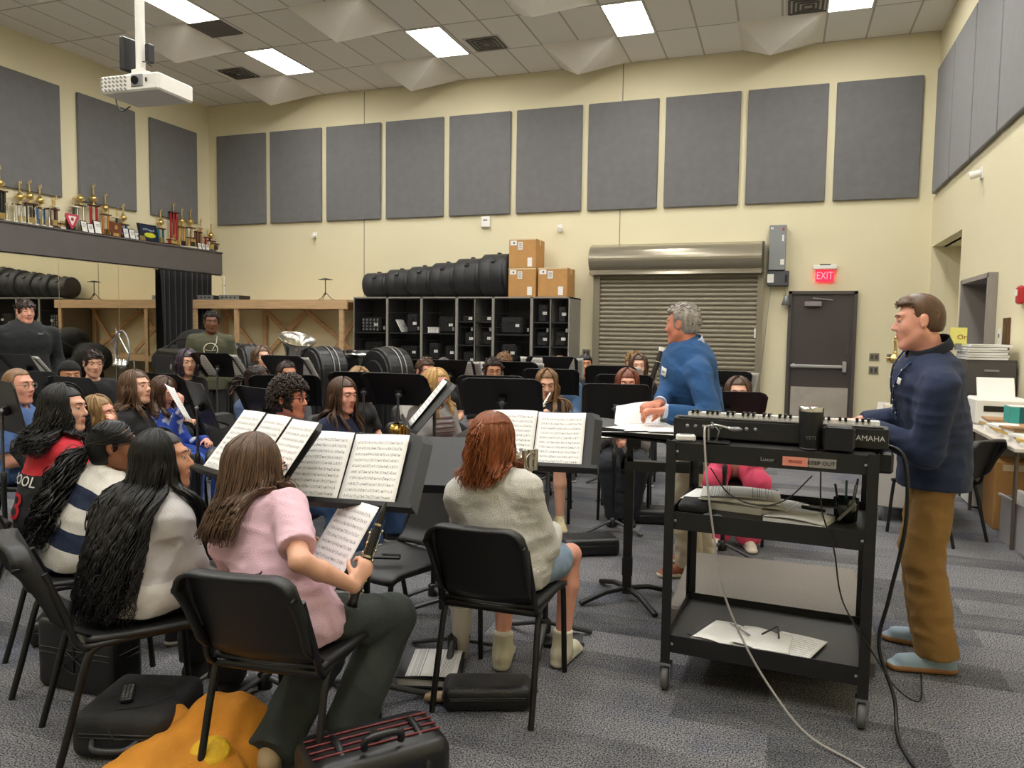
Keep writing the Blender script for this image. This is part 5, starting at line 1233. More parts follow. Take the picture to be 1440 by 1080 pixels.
def head_prims(sd, c, R, s, male=False, ears=True):
    P = lambda x, y, z: c + R @ (V(x, y, z) * s)
    g = 1.06 if male else 1.0
    sd.ell(P(0, -.012, .03), V(.076, .091, .089) * s, R, .02)
    sd.ell(P(0, .022, -.03), V(.06 * g, .066, .085) * s, R, .03)
    for k in (-1, 1):
        sd.rc(P(k * .052 * g, -.005, -.05), P(k * .018, .066, -.1), .02 * s, .017 * s, .025)
        sd.rc(P(k * .012, .084, .036), P(k * .046, .066, .036), .0105 * s, .009 * s, .012)
        sd.ell(P(k * .036, .056, -.022), V(.026, .024, .026) * s, R, .02)
        if ears: sd.ell(P(k * .083, -.010, .0), V(.009, .020, .033) * s, R @ rotz(-k * .45), .006).ell(P(k * .091, -.004, .002), V(.006, .009, .018) * s, R @ rotz(-k * .45), .004, '-')
        sd.ell(P(k * .032, .098, .012), V(.017, .016, .011) * s, R, .008, '-')
    sd.ell(P(0, .064, -.1), V(.022, .02, .018) * s, R, .02)
    sd.rc(P(0, .082, .02), P(0, .105, -.022), .0075 * s, .0115 * s, .01)
    for k in (-1, 1): sd.ell(P(k * .012, .094, -.027), V(.009, .012, .008) * s, R, .006)
    sd.ell(P(0, .078, -.058), V(.028, .018, .022) * s, R, .012)
    sd.rc(P(-.02, .084, -.0535), P(.02, .084, -.0535), .0055 * s, .0055 * s, .004)
    sd.rc(P(-.016, .083, -.066), P(.016, .083, -.066), .0065 * s, .0065 * s, .004)
def hand_prims(sd, W, d, n, side, s=1.0, curl=.6, spread=1.0, thumb=.5):
    """W wrist, d towards the knuckles, n the palm normal, side +1 right hand -1 left hand"""
    d = unit(d); n = unit(n - d * (np.asarray(n) @ d)); t = np.cross(d, n) * side   # thumb side
    t = -t if False else t
    sd.rc(W, W + d * .08 * s, .026 * s, .036 * s, .012, flat=.5, fwd=n)
    for i, L in enumerate((.068, .077, .071, .056)):
        o = (1.5 - i) * .0195 * spread; b = W + d * (.082 - .004 * abs(i - 1.2)) * s + t * o * s; dd = d + t * .06 * (1.5 - i) * spread; p = b; a = curl * .6
        for seg, (f, r0, r1) in enumerate(((.46, .0092, .0085), (.3, .0085, .0078), (.24, .0078, .0066))):
            v = unit(dd * math.cos(a) + n * math.sin(a)); q = p + v * L * f * s; sd.rc(p, q, r0 * s, r1 * s, .004); p = q; a += curl * (.9 + .1 * i)
    b = W + d * .025 * s + t * .026 * s; v = unit(t * .75 + d * .7 + n * thumb); q = b + v * .042 * s; sd.rc(b, q, .013 * s, .0105 * s, .01)
    v2 = unit(d * .9 + n * (thumb + .2) + t * .15); sd.rc(q, q + v2 * .032 * s, .0102 * s, .008 * s, .004)
def strand_mesh(mb, C, r0, seg=4, taper=.25):
    """C (n, steps, 3) centre lines -> flattened tubes, all at once"""
    n, m, _ = C.shape; T = np.gradient(C, axis=1); T /= np.linalg.norm(T, axis=2)[..., None] + 1e-9
    A = np.broadcast_to(V(.31, .52, .8), T.shape); U = np.cross(T, A); U /= np.linalg.norm(U, axis=2)[..., None] + 1e-9; Wv = np.cross(T, U)
    tt = np.linspace(0, 1, m); prof = np.minimum(1, tt * 8 + .4) * np.where(tt > .55, 1 - (tt - .55) / .45 * (1 - taper), 1); r = np.asarray(r0).reshape(-1, 1) * prof
    ang = np.linspace(0, 2 * np.pi, seg, endpoint=False)
    ring = C[:, :, None, :] + r[:, :, None, None] * (np.cos(ang)[None, None, :, None] * U[:, :, None, :] + .6 * np.sin(ang)[None, None, :, None] * Wv[:, :, None, :])
    V_ = ring.reshape(-1, 3); i = np.arange(n)[:, None, None] * m * seg; j = np.arange(m - 1)[None, :, None] * seg; k = np.arange(seg)[None, None, :]; k2 = (k + 1) % seg
    F = np.stack([i + j + k, i + j + k2, i + j + seg + k2, i + j + seg + k], -1).reshape(-1, 4)
    return V_, F
def long_hair(c, R, s, body, n, length, wave=.006, freq=28, rad=.0045, face=55, front=.12, seed=0, part=0.0, spread=-1.6, curly=0.0, lift=.008, gather=None, th_max=96, top=1.0, side_only=None, tuck=0.0):
    rg = np.random.RandomState(seed); fa = math.radians(face)
    ph = rg.uniform(fa, 2 * np.pi - fa, n)                    # measured from +Y (the face)
    nf = int(n * front); ph[:nf] = np.where(rg.rand(nf) < .5, 1, -1) * rg.uniform(fa * .92, fa * 1.25, nf)
    steps_a = 9; th0 = np.radians(rg.uniform(2, 60, n)); th0[:nf] = math.radians(8); th1 = math.radians(th_max)
    er = V(.083, .100, .096) * s; cc = V(0, -.013, .03) * s; off = 1 + rg.uniform(0, .07, n) + lift / .09
    sg = np.sign(np.sin(ph)); pts = []
    for a in range(steps_a):
        u = a / (steps_a - 1); th = th0 + (th1 - th0) * u
        # strands in front start at the parting and sweep sideways
        p = ph.copy()
        q = np.stack([np.sin(th) * np.sin(p) * er[0], np.sin(th) * np.cos(p) * er[1], np.cos(th) * er[2]], 1) * (off * (1 + .0 * u))[:, None] + cc
        q[:, 0] += part * s * (1 - u); q[:, 2] *= 1 + (top - 1) * (q[:, 2] > 0)
        pts.append(c + q @ R.T)
    pts = np.stack(pts, 1); p = pts[:, -1].copy(); st = .022; L = np.asarray(length if np.ndim(length) else rg.uniform(length * .72, length * 1.05, n)); out = [p.copy()]
    Lf = np.full(n, 1.0) * L; m = int(np.ceil(Lf.max() / st)); ax = c + R @ (V(0, -.02, -.1) * s)
    if gather is not None: g0, gd = gather
    vel = np.zeros_like(p); vel[:, 2] = -1
    bk = V(0, -1., 0); bdir = np.where((np.cos(ph) < .35)[:, None], bk, -bk * .8)
    if front >= .9: bdir = -bdir * np.sign(bdir[:, 1:2])
    rr0 = .006 + .03 * rg.rand(n) * (1 + curly)
    for i in range(m):
        w = np.clip(Lf / st - i, 0, 1)[:, None]
        dr = np.zeros_like(p); dr[:, 2] = -1
        dr[:, :2] += (p[:, :2] - ax[:2]) * spread
        if gather is not None and i < 40:
            dr += (g0 - p) * gd
        db = body.eval(p); mk = db < rr0 + .012
        if mk.any():
            qq = p[mk]; g = np.stack([body.eval(qq + .004 * np.eye(3)[k]) - db[mk] for k in range(3)], 1); g /= np.linalg.norm(g, axis=1)[:, None] + 1e-9
            dm = dr[mk] + bdir[mk] * .22; dm -= g * np.minimum((dm * g).sum(1), 0)[:, None]; dr[mk] = dm
        dr /= np.linalg.norm(dr, axis=1)[:, None] + 1e-9
        q = p + dr * st * w; e = .004
        for _ in range(2):
            ri = np.minimum(rr0, .008 + i * .0025); d = body.eval(q); mk = d < ri
            if mk.any():
                qq = q[mk]; g = np.stack([body.eval(qq + e * np.eye(3)[k]) - d[mk] for k in range(3)], 1); g /= np.linalg.norm(g, axis=1)[:, None] + 1e-9
                q[mk] += g * (ri[mk] - d[mk])[:, None]
        p = q; out.append(p.copy())
    C = np.concatenate([pts[:, :-1], np.stack(out, 1)], 1)
    k = np.arange(C.shape[1]); t = k / len(k); phs = rg.uniform(0, 6.28, n)[:, None]; fr = freq * rg.uniform(.8, 1.25, n)[:, None]
    amp = wave * np.clip((t - .2) * 2.2, 0.05, 1)[None]
    dirx = unit(R @ V(1, 0, 0)); diry = unit(R @ V(0, 1, 0)); A = phs + fr * k[None] * st
    C = C + amp[..., None] * (np.sin(A)[..., None] * dirx + .8 * np.cos(A * 1.03 + .5)[..., None] * diry)
    return strand_mesh(None, C, rad * s * rg.uniform(.7, 1.3, n))
def hair_cap(c, R, s, thick, hl=.072, temple=.03, nape=-.05, earcut=True, extra=None):
    P = lambda x, y, z: c + R @ (V(x, y, z) * s); sd = Sdf()
    sd.ell(P(0, -.012, .032), (V(.076, .091, .089) + thick) * s, R, .02)
    if nape < -.06: sd.ell(P(0, -.045, -.03), (V(.062, .06, .08) + thick * .8) * s, R, .03)
    else: sd.ell(P(0, -.036, -.015), (V(.058, .060, .062) + thick * .3) * s, R, .03)
    if extra:
        for (q, r) in extra: sd.ell(P(*q), V(*r) * s, R, .02)
    sd.bx(P(0, .16 + temple, hl - .15), V(.3, .32, .3) * s, R, .02 * s, .012, '-')
    sd.bx(P(0, 0, nape - .15), V(.4, .4, .3) * s, R, .01, .008, '-')
    if earcut:
        for k in (-1, 1): sd.bx(P(k * .103, .012, -.045), V(.056, .10, .15) * s, R, .012, .006, '-')
    return sd

def person(lab, x, y, az, head, sit=True, head_yaw=0, head_pitch=0, head_tilt=0, skin='fair', male=False, s=1.0, res=.010,
           hands=((.13, .30, .60), (-.13, .30, .60)), hand_n=((-.3, 0, -1), (.3, 0, -1)), hand_d=((-.6, .7, -.1), (.6, .7, -.1)), curl=.55, top=None, top_name='shirt', sleeve='short', puff=.012, hoodie=False,
           legs=None, pants=None, pants_len='full', shoes=None, hair=None, glasses=None, brows=None, eyes='brown', seat=.455, knee=.13, feet=None, topmi=None, wrinkle=.004, width=1.0, extra=None, hem=None, collar=None, seed=0, group=None, elbow=None, pants_puff=.012):
    """head: world position of the top of the head"""
    hs = min(s, 1.0) * (.985 if s > 1 else 1)
    root = thing('person', lab, 'person', (x, y, 0), -math.radians(az), group)
    Rw = rotz(math.radians(az)); ht = Rw @ (V(*head) - V(x, y, 0))
    Rh = rotz(-math.radians(head_yaw)) @ rotx(math.radians(head_pitch)) @ roty(math.radians(head_tilt))
    hc = ht - Rh @ (V(0, -.01, .122) * hs)
    hw = (.172 if male else .146) * s * width
    P = V(0, 0, seat + .095) if sit else V(0, 0, .93 * s)
    nk = hc + Rh @ (V(0, -.035, -.08) * hs)                       # base of the skull
    N = nk * 1.0 + unit(P - nk) * .078 * s + V(0, -.005, 0)       # base of the neck
    axis = unit(N - P); F = unit(V(0, 1, 0) - axis * axis[1]); Rt = np.cross(F, axis)
    Wst = P + (N - P) * .38 + F * -.012; Ch = P + (N - P) * .72 + F * .012
    B = Sdf(); T = Sdf(); Pn = Sdf(); g = puff
    def torso(sd, e, k=.05):
        sd.rc(P + axis * .01, Wst, .128 * s * width + e, (.100 if not male else .115) * s * width + e, k, flat=.74, fwd=F)
        sd.rc(Wst, Ch, (.100 if not male else .115) * s * width + e, (.118 if not male else .14) * s * width + e, k, flat=.72, fwd=F)
        sd.rc(Ch, N - axis * .10, (.118 if not male else .14) * s * width + e, .098 * s * (.65 + .35 * width) + e, k, flat=.62, fwd=F)
        for q in (-1, 1): sd.rc(N - axis * .045 + Rt * q * .05, N - axis * .06 + Rt * q * (hw - .015), .036 * s + e, .04 * s + e, .035)
        if not male:
            for q in (-1, 1): sd.ell(Ch + Rt * q * .06 * s + F * .075 * s - axis * .03, V(.06, .055, .06) * s + e, None, .04)
    torso(B, -.004)
    B.rc(N - axis * .03, nk + Rh @ V(0, .012, .0), (.056 if male else .045) * s, (.054 if male else .042) * s, .03)
    head_prims(B, hc, Rh, hs, male)
    ua, fa = .285 * s, .25 * s; hp = []
    for i, q in enumerate((1, -1)):
        S = N - axis * .062 + Rt * q * hw; W0 = V(*hands[i]) if hands[i] is not None else S + V(q * .06, .03, -.52)
        pole = (V(q * .32, -.55, -.8) if elbow is None else V(*elbow[i]))
        E, W = ik(S, W0, ua, fa, pole); ar = (.044 if male else .038) * s * min(.5 + .5 * width, 1.08); hp.append((S, E, W))
        B.rc(S, E, ar * 1.08, ar * .88, .02); B.rc(E, E + (W - E) * .35, ar * .88, ar * .86, .015); B.rc(E + (W - E) * .35, W, ar * .86, (.027 if male else .023) * s, .015)
        hand_prims(B, W, V(*hand_d[i]), V(*hand_n[i]), q, s * (1.05 if male else .95), curl[i] if isinstance(curl, (tuple, list)) else curl)
        if sleeve == 'short': T.rc(S, S + (E - S) * .78, ar * 1.1 + g + .004, ar * 1.0 + g + .004, .02, clip=0)
        elif sleeve in ('long', 'pushed'):
            f = 1.0 if sleeve == 'long' else .55; T.rc(S, E, ar * 1.1 + g * .6 + .006, ar + g * .65 + .006, .03); Wc = E + (W - E) * f * .97; T.rc(E, Wc, ar + g * .65 + .006, (.03 * s if f == 1 else ar) + g * .6 + .004, .02, clip=0)
    torso(T, g + .004)
    T.rc(P - (V(0, 0, .09) if not sit else axis * .02), P + axis * .08, .142 * s * width + g, .130 * s * width + g, .04, flat=.78, fwd=F)
    hz = (P[2] - (.085 if sit else .13) if hem is None else hem)
    # neck opening
    T.ell(N + F * .03 + axis * .035, V(.068, .075, .06) * s, None, .01, '-')
    if hoodie == 'low': T.rc(N - F * .07 + Rt * .07, N - F * .07 - Rt * .10, .03, .04, .03)
    elif hoodie: T.rc(N - F * .06 + Rt * .09, N - F * .06 - Rt * .09, .035, .035, .03).ell(N - F * .095 - axis * .05, V(.1, .045, .085), None, .04).ell(N + F * .03 + axis * .05, V(.06, .085, .07) * s, None, .01, '-')
    # legs
    fl = []; lg = legs or {}
    for i, q in enumerate((1, -1)):
        H = P + V(q * .085 * s, .0, -.02)
        if sit:
            K0 = V(q * knee, .42, seat + .05); A0 = V(q * (knee + .01), .40, .09)
            if feet is not None: A0 = V(*feet[i]); K0, A0 = ik(H, A0, .42 * s, .41 * s, V(q * (.25), 1, 1.1))
        else:
            A0 = V(q * .1, -.02, .09) if feet is None else V(*feet[i]); Lg = np.linalg.norm(A0 - H) * .504; K0, A0 = ik(H, A0, Lg, Lg, V(0, 1, 0))
        B.rc(H, K0, .07 * s, .048 * s, .03); B.rc(K0, K0 + (A0 - K0) * .35, .05 * s, .05 * s, .02); B.rc(K0 + (A0 - K0) * .35, A0, .05 * s, .034 * s, .02)
        e = pants_puff
        if sit: T.rc(H, H + (K0 - H) * .22, .076 * s + min(e, .02) * .4 + .010, .072 * s + min(e, .02) * .6 + .010, .03, clip=0)
        if pants_len == 'full': Pn.rc(H, K0, .076 * s + e * .35, .054 * s + e, .03); Pn.rc(K0, V(*A0) + V(0, 0, -.02), .054 * s + e, (.042 if pants_puff < .02 else .055 if sit else .062) * s + e, .025, clip=-.01 if pants_puff < .03 else .025)
        elif pants_len == 'shorts': Pn.rc(H, H + (K0 - H) * .7, .085 * s + e, .075 * s + e, .03, clip=0)
        fl.append((K0, A0))
    Pn.rc(P + V(-.045, -.0, -.01), P + V(.045, -.0, -.01), .112 * s * min(width, 1.15), .112 * s * min(width, 1.15), .04, flat=.85, fwd=F).rc(P, P + axis * .05, .112 * s * width, .105 * s * width, .03, flat=.8)
    T.plane(V(0, 0, hz), V(0, 0, -1))
    M0 = root
    sk = skin_mat(skin); lp = mat('lips_' + skin, LIP[skin], .45)
    def bmi(Cn):
        L = (Cn - hc) @ Rh / hs; m = np.zeros(len(Cn), int)
        m[(np.abs(L[:, 0]) < .021) & (L[:, 1] > .0865) & (L[:, 2] < -.050 - .1 * np.abs(L[:, 0])) & (L[:, 2] > -.0715 + .3 * np.abs(L[:, 0]))] = 1; return m
    B.build('body', res, [sk, lp], root, mi=bmi, smooth_it=1)
    if top is not None:
        wv = lambda Pt: wrinkle * (1.5 * np.abs(wav(Pt * V(1, 1, 1.9), 24, seed)) ** .8 - .5) + wrinkle * .8 * wav(Pt * V(1, 1, 2.2), 15, seed + 3) + wrinkle * .7 * (np.abs(wav(Pt, 55, seed + 1)) - .3)
        T.build(top_name, res * 1.05, top if isinstance(top, (list, tuple)) else [top], root, disp=wv, mi=(lambda Cn: topmi(Cn, P, N, hp)) if topmi else None)
    if pants is not None: Pn.build('trousers' if pants_len == 'full' else 'shorts', res * 1.15, pants, root, disp=lambda Pt: .008 * (1.4 * np.abs(wav(Pt * V(1, 1, 1.5), 30, seed + 5)) - .4) + .004 * wav(Pt * V(1, 1, 2.5), 22, seed + 6))
    # shoes
    sc, so = (shoes or ('222225', 'CFCBC4'))[:2]; hi = bool(shoes and len(shoes) > 2)
    for i, q in enumerate((1, -1)):
        K0, A0 = fl[i]; td = unit(V(q * .18, 1, 0)); b = V(A0[0], A0[1], 0); sz = s * (1.08 if male else .98)
        sd = Sdf().rc(b + V(0, 0, .05) - td * .03, b + td * .13 * sz + V(0, 0, .036), .042 * sz, .036 * sz, .02, flat=.9, fwd=(0, 0, 1)).rc(b - td * .035 + V(0, 0, .045), b + V(0, 0, .09), .038 * sz, .04 * sz, .025)
        sd.rc(b - td * .045 + V(0, 0, .018), b + td * .15 * sz + V(0, 0, .018), .04 * sz, .041 * sz, .01, flat=.55, fwd=(0, 0, 1))
        if hi: sd.rc(b + V(0, 0, .06), b + V(0, 0, .16), .045, .047, .02, clip=0)
        sd.plane(V(0, 0, 0), V(0, 0, -1), k=.002)
        o = sd.build('shoe', max(res * .8, .006), [mat('shoe_' + sc, sc, .6), mat('sole_' + so, so, .6)], root, mi=lambda Cn: (Cn[:, 2] < .028).astype(int))
        if res < .0095:
            m = MB(); nrm = np.cross(td, V(0, 0, 1))
            for k in range(4): m.tube(bez(b + td * (.035 + .02 * k) + nrm * .022 + V(0, 0, .078 - .007 * k), b + td * (.04 + .02 * k) + V(0, 0, .092 - .008 * k), b + td * (.045 + .02 * k) - nrm * .022 + V(0, 0, .078 - .007 * k), n=3), .003, 5)
            m.build('laces', M_WHITE, o)
    # eyes, brows
    s_ = s; s = hs
    Pc = lambda a, b2, c2: hc + Rh @ (V(a, b2, c2) * s)
    ic = {'brown': '2E1C12', 'blue': '54708A', 'green': '4A5A3A'}[eyes]
    for q in (-1, 1):
        m = MB(); r = .0118 * s; e = V(q * .032, .0745, .011)
        m.ell(Pc(*e), (r, r, r), 14, 10); m.mi = 1; m.ell(Pc(e[0] + q * .0005, e[1] + .0075, e[2] - .001), V(.0068, .0048, .0068) * s, 10, 6, Rh); m.mi = 2; m.ell(Pc(e[0] + q * .0005, e[1] + .0105, e[2] - .001), V(.0028, .0025, .0028) * s, 8, 6, Rh)
        m.build('eye', [mat('eye_white', 'C9BFB6', .45, spec=.25), mat('iris_' + ic, ic, .4, spec=.25), mat('pupil', '050505', .4, spec=.25)], root)
        m = MB().ell(Pc(e[0], e[1] + .0040, e[2] + .0062), V(.0138, .0108, .0064) * s, 12, 8, Rh @ rotx(-.25)); m.build('eyelid', sk, root)
    bc = brows or '2A1C14'
    m = MB()
    for q in (-1, 1): m.tube([Pc(q * .014, .0955, .031), Pc(q * .03, .0905, .037), Pc(q * .046, .076, .033)], [.0022 * s, .003 * s, .0014 * s], 6)
    m.build('eyebrows', mat('brow_' + bc, bc, .8), root)
    if glasses:
        gm = mat('glasses_' + glasses, {'black': '0D0D10', 'dark': '2A2420', 'metal': '8A8478'}[glasses], .3); m = MB()
        for q in (-1, 1):
            m.tube([Pc(q * .033 + .025 * math.cos(a) * (.95), .0985 - .006 * abs(math.cos(a)), .008 + .019 * math.sin(a)) for a in np.linspace(0, 6.283, 18)], .0018 * s, 5)
            m.tube([Pc(q * .057, .092, .014), Pc(q * .079, .06, .012), Pc(q * .083, -.005, .012)], .0018 * s, 5)
        m.tube([Pc(-.009, .1, .012), Pc(0, .104, .014), Pc(.009, .1, .012)], .0017 * s, 5); m.build('glasses', gm, root)
    s = s_
    if collar:
        m = MB(); cm = collar
        def cf2(u, v):
            a = .35 + u * (2 * math.pi - .7); r_ = (.080 if male else .062) + .014 * v; return N + Rt * r_ * math.sin(a) * 1.0 * s + F * (r_ * math.cos(a) + .008) * s + axis * (.066 - .04 * v - .022 * math.cos(a) ) * s
        m.grid(cf2, 24, 4, thick=.003); m.build('collar', cm, root)
    if hair: hair(root, hc, Rh, hs, B, T, res)
    if extra: extra(root, dict(hc=hc, Rh=Rh, N=N, P=P, Ch=Ch, F=F, Rt=Rt, axis=axis, arms=hp, B=B, T=T, s=s))
    return root

def H_short(color, thick=.012, hl=.074, temple=.035, nape=-.045, amp=.003, sc=70, extra=None, seed=1, earcut=True, name='hair'):
    def f(root, c, R, s, B, T, res):
        sd = hair_cap(c, R, s, thick, hl, temple, nape, earcut, extra)
        sd.build(name, min(res, .0085), hair_mat(color, HAIR[color]), root, disp=lambda P: amp * wav(P, sc, seed) + amp * .7 * wav(P, sc * 2.1, seed + 1))
    return f
def H_tuft(color, thick=.012, n=260, L=.035, sweep=(0, .6, .3), hl=.074, temple=.035, nape=-.05, rad=.0045, seed=1, curl=0.0, extra=None, lowcut=-.02):
    """short hair made of a cap and many little locks"""
    def f(root, c, R, s, B, T, res):
        sd = hair_cap(c, R, s, thick, hl, temple, nape, True, extra); v, fc = sd.mesh(min(res, .0085)); v = relax(v, fc, 1)
        rg = np.random.RandomState(seed); idx = rg.choice(len(v), min(n, len(v)), replace=False); P0 = v[idx]; lc = (P0 - c) @ R / s
        keep = lc[:, 2] > lowcut; P0 = P0[keep]; lc = lc[keep]
        nrm = lc - V(0, -.015, .03); nrm /= np.linalg.norm(nrm, axis=1)[:, None]; d = nrm * .5 + V(*sweep) + rg.normal(0, .25, nrm.shape); d -= nrm * np.clip((d * nrm).sum(1) - .25, 0, None)[:, None]; d /= np.linalg.norm(d, axis=1)[:, None]
        m = 7; t = np.linspace(0, 1, m); LL = L * rg.uniform(.6, 1.2, len(P0)); Cc = lc[:, None, :] - nrm[:, None] * .004 + d[:, None] * (t[None, :, None] * LL[:, None, None]) - nrm[:, None] * (t ** 2)[None, :, None] * LL[:, None, None] * .35
        if curl:
            a = t[None] * 7 + rg.uniform(0, 6, (len(P0), 1)); u = np.cross(d, nrm); Cc = Cc + curl * (np.sin(a)[..., None] * u[:, None] + np.cos(a)[..., None] * nrm[:, None])
        W = c + (Cc * s) @ R.T; v2, f2 = strand_mesh(None, W, rad * s, 5)
        link_mesh('hair', np.concatenate([v, v2]), np.concatenate([fc, f2 + len(v)]), hair_mat(color, HAIR[color]), root, None, True)
    return f
def H_long(color, length=.35, n=420, cap=.005, hl=.067, temple=.036, **kw):
    def f(root, c, R, s, B, T, res):
        sd = hair_cap(c, R, s, cap, hl, temple, -.12, False); v, fc = sd.mesh(min(res, .009)); v = relax(v, fc, 1)
        body = Sdf(); body.it = T.it[:] + B.it[:]; k2 = dict(kw); inner = k2.pop('inner', 130)
        vs = [v]; fs = [fc]; o = len(v)
        for (nn, rm, lift) in ((inner, 2.6, .0), (n, 1.0, kw.get('lift', .006))):
            k3 = dict(k2); k3['rad'] = kw.get('rad', .0045) * rm; k3['lift'] = lift; k3['seed'] = kw.get('seed', 0) + nn
            a, b = long_hair(c, R, s, body, nn, length * (.93 if rm > 1 else 1), **k3); vs.append(a); fs.append(b + o); o += len(a)
        link_mesh('hair', np.concatenate(vs), np.concatenate(fs), hair_mat(color, HAIR[color], kw.get('rough', .42) if False else .42), root, None, True)
    return f

# ---------------------------------------------------------------- the band
RS = 1.0
def loc2w(x, y, az, p):
    return V(x, y, 0) + rotz(-math.radians(az)) @ V(*p)
M_JEAN = cloth('blue_denim', '33507A', .85, .15); M_DKJEAN = cloth('dark_denim', '23282F', .85, .18); M_BLK = cloth('black_cotton', '141416'); M_NAVYP = cloth('navy_trousers', '1C2338')
M_GREENJ = cloth('washed_black_denim', '363C39', .9, .3)
def stripes_material():
    m, nt, b = nodes_mat('navy_white_stripes', .85)
    tc = N(nt, 'TexCoord'); sp = N(nt, 'SeparateXYZ'); nt.links.new(tc.outputs['Object'], sp.inputs[0])
    v = math_node(nt, 'ADD', sp.outputs[2], math_node(nt, 'MULTIPLY', math_node(nt, 'ABSOLUTE', sp.outputs[0]), .28))
    fr = math_node(nt, 'FRACT', math_node(nt, 'DIVIDE', math_node(nt, 'ADD', v, .045), .178))
    c = mixc(nt, math_node(nt, 'GREATER_THAN', fr, .56), 'D6D2CA', '1B2742'); nt.links.new(c, b.inputs['Base Color'])
    n2 = N(nt, 'TexNoise'); n2.inputs['Scale'].default_value = 220; nt.links.new(tc.outputs['Object'], n2.inputs[0]); bp = N(nt, 'Bump'); bp.inputs['Strength'].default_value = .3; bp.inputs['Distance'].default_value = .01
    nt.links.new(n2.outputs[0], bp.inputs['Height']); nt.links.new(bp.outputs[0], b.inputs['Normal']); return m
def knit(name, a, b_, sc, pat='noise'):
    m, nt, b = nodes_mat(name, .85); tc = N(nt, 'TexCoord'); v = N(nt, 'TexVoronoi' if pat == 'patch' else 'TexNoise'); v.inputs['Scale'].default_value = sc; nt.links.new(tc.outputs['Object'], v.inputs[0])
    o = v.outputs['Color'] if pat == 'patch' else v.outputs[0]
    mr = N(nt, 'MapRange'); mr.inputs[1].default_value = .45; mr.inputs[2].default_value = .5; nt.links.new(o, mr.inputs[0]); nt.links.new(mixc(nt, mr.outputs[0], a, b_), b.inputs['Base Color']); return m
def emblem(fn):
    return fn
def decal(root, name, m, pts_fn, S, F, nu=10, nv=8, off=.004, thick=.0015):
    """patch that hugs a garment: start points marched along -F until they meet the surface"""
    us = np.linspace(0, 1, nu + 1); vs = np.linspace(0, 1, nv + 1); P = np.array([[pts_fn(u, v) for v in vs] for u in us]).reshape(-1, 3)
    for _ in range(24): d = S.eval(P) - off - .006; P = P - unit(F) * np.clip(d, -.01, .03)[:, None]
    G = P.reshape(nu + 1, nv + 1, 3)
    MB().grid(lambda u, v: G[int(round(u * nu)), int(round(v * nv))], nu, nv, thick=thick).build(name, m, root)
def tmesh_on(root, txt, size, m, c, Rt, Up, S, F, name='lettering'):
    o = text_mesh(txt, size, m, name, root, (0, 0, 0), (0, 0, 0), depth=.0008); me = o.data
    co = np.zeros(len(me.vertices) * 3); me.vertices.foreach_get('co', co); co = co.reshape(-1, 3); P = c + co[:, :1] * Rt + co[:, 1:2] * Up; P = P + F * .08; z = co[:, 2:3]
    for _ in range(30): P = P - F * np.clip(S.eval(P) - .01, -.01, .03)[:, None]
    me.vertices.foreach_set('co', (P + F * z).ravel()); me.update(); return o
LAP = ((.10, .33, .63), (-.10, .33, .63))

def seat_at(x, y, az, lab, hip=.02):
    p = loc2w(x, y, az, (0, hip, 0)); chair(p[0], p[1], az, lab)

# --- front row
def xA(root, d):
    # thin print line at the lower back
    N_, ax, F, Rt = d['N'], d['axis'], d['F'], d['Rt']
    tmesh_on(root, '~∞~', .07, M_BLK, d['Ch'] - ax * .14, Rt, ax, d['T'], -F, 'back_print')
ax_, ay_, aaz = -1.59, 2.19, 2
seat_at(-1.56, 2.20, -6, 'band chair nearest the camera, seen from behind under the girl in the pink shirt')
def wl(x, y, az, w): return tuple(rotz(math.radians(az)) @ (V(*w) - V(x, y, 0)))
person('girl from behind in a pale pink shirt with long brown hair, holding a clarinet', ax_, ay_, aaz, (-1.80, 2.31, 1.125), head_yaw=34, head_pitch=-6, skin='fair', res=.0068 * RS, s=.98, width=1.12, 
       hands=(wl(ax_, ay_, aaz, (-1.36, 2.25, .645)), (-.22, .33, .66)), hand_n=((-.5, .6, .2), (.5, .3, -.8)), hand_d=((.1, .7, .6), (-.1, .9, .1)), curl=(1.0, .6), elbow=((1, -.6, -.8), (-.5, -.5, -.7)),
       top=cloth('pale_pink', 'D9B4C2', .85, .04), top_name='shirt', sleeve='short', puff=.018, pants=M_GREENJ, pants_puff=.035, knee=.20, feet=((.14, .16, .09), (-.02, -.06, .09)), shoes=('B39C78', 'B9A888'), glasses='black', wrinkle=.0065,
       hair=H_long('ashbrown', .28, 820, wave=.015, freq=24, rad=.0036, seed=4, front=.10, part=-.005, inner=200, spread=-.2, lift=.013, curly=.6), extra=xA, seed=2)
bx_, by_, baz = -2.28, 2.20, 8
seat_at(bx_, by_ - .02, 33, 'band chair seen edge-on under the girl in the light grey hoodie')
def topB(C, P, N, hp):
    m = np.zeros(len(C), int); m[(C[:, 0] < -.06) & (C[:, 2] > P[2] + .10) & (C[:, 2] < P[2] + .36) & (C[:, 1] < .09)] = 1; m[C[:, 2] < P[2] + .04] = 2; return m
person('girl in a light grey and pink hoodie with very long wavy black hair, looking right', bx_, by_, baz, (-2.255, 2.30, 1.125), head_yaw=46, head_pitch=4, skin='tan', res=.0068 * RS, s=.96, width=1.08,
       hands=((.10, .36, .60), (-.10, .38, .60)), top=[cloth('heather_grey', 'C2BEBE', .9, .05), cloth('candy_pink', 'D98BB0', .9), cloth('off_white', 'DAD6D2', .9)], topmi=topB, top_name='hoodie', sleeve='long', puff=.026, hoodie=False, pants=M_BLK, pants_puff=.022, shoes=('1A1A1C', 'D8D4CC'), wrinkle=.0065,
       feet=((.14, .30, .1), (-.12, .38, .1)), hair=H_long('black', .62, 1000, wave=.017, freq=36, rad=.0034, seed=7, front=.03, inner=220, spread=-.5, gather=None), seed=5)
cx_, cy_, caz = -2.93, 2.52, 14
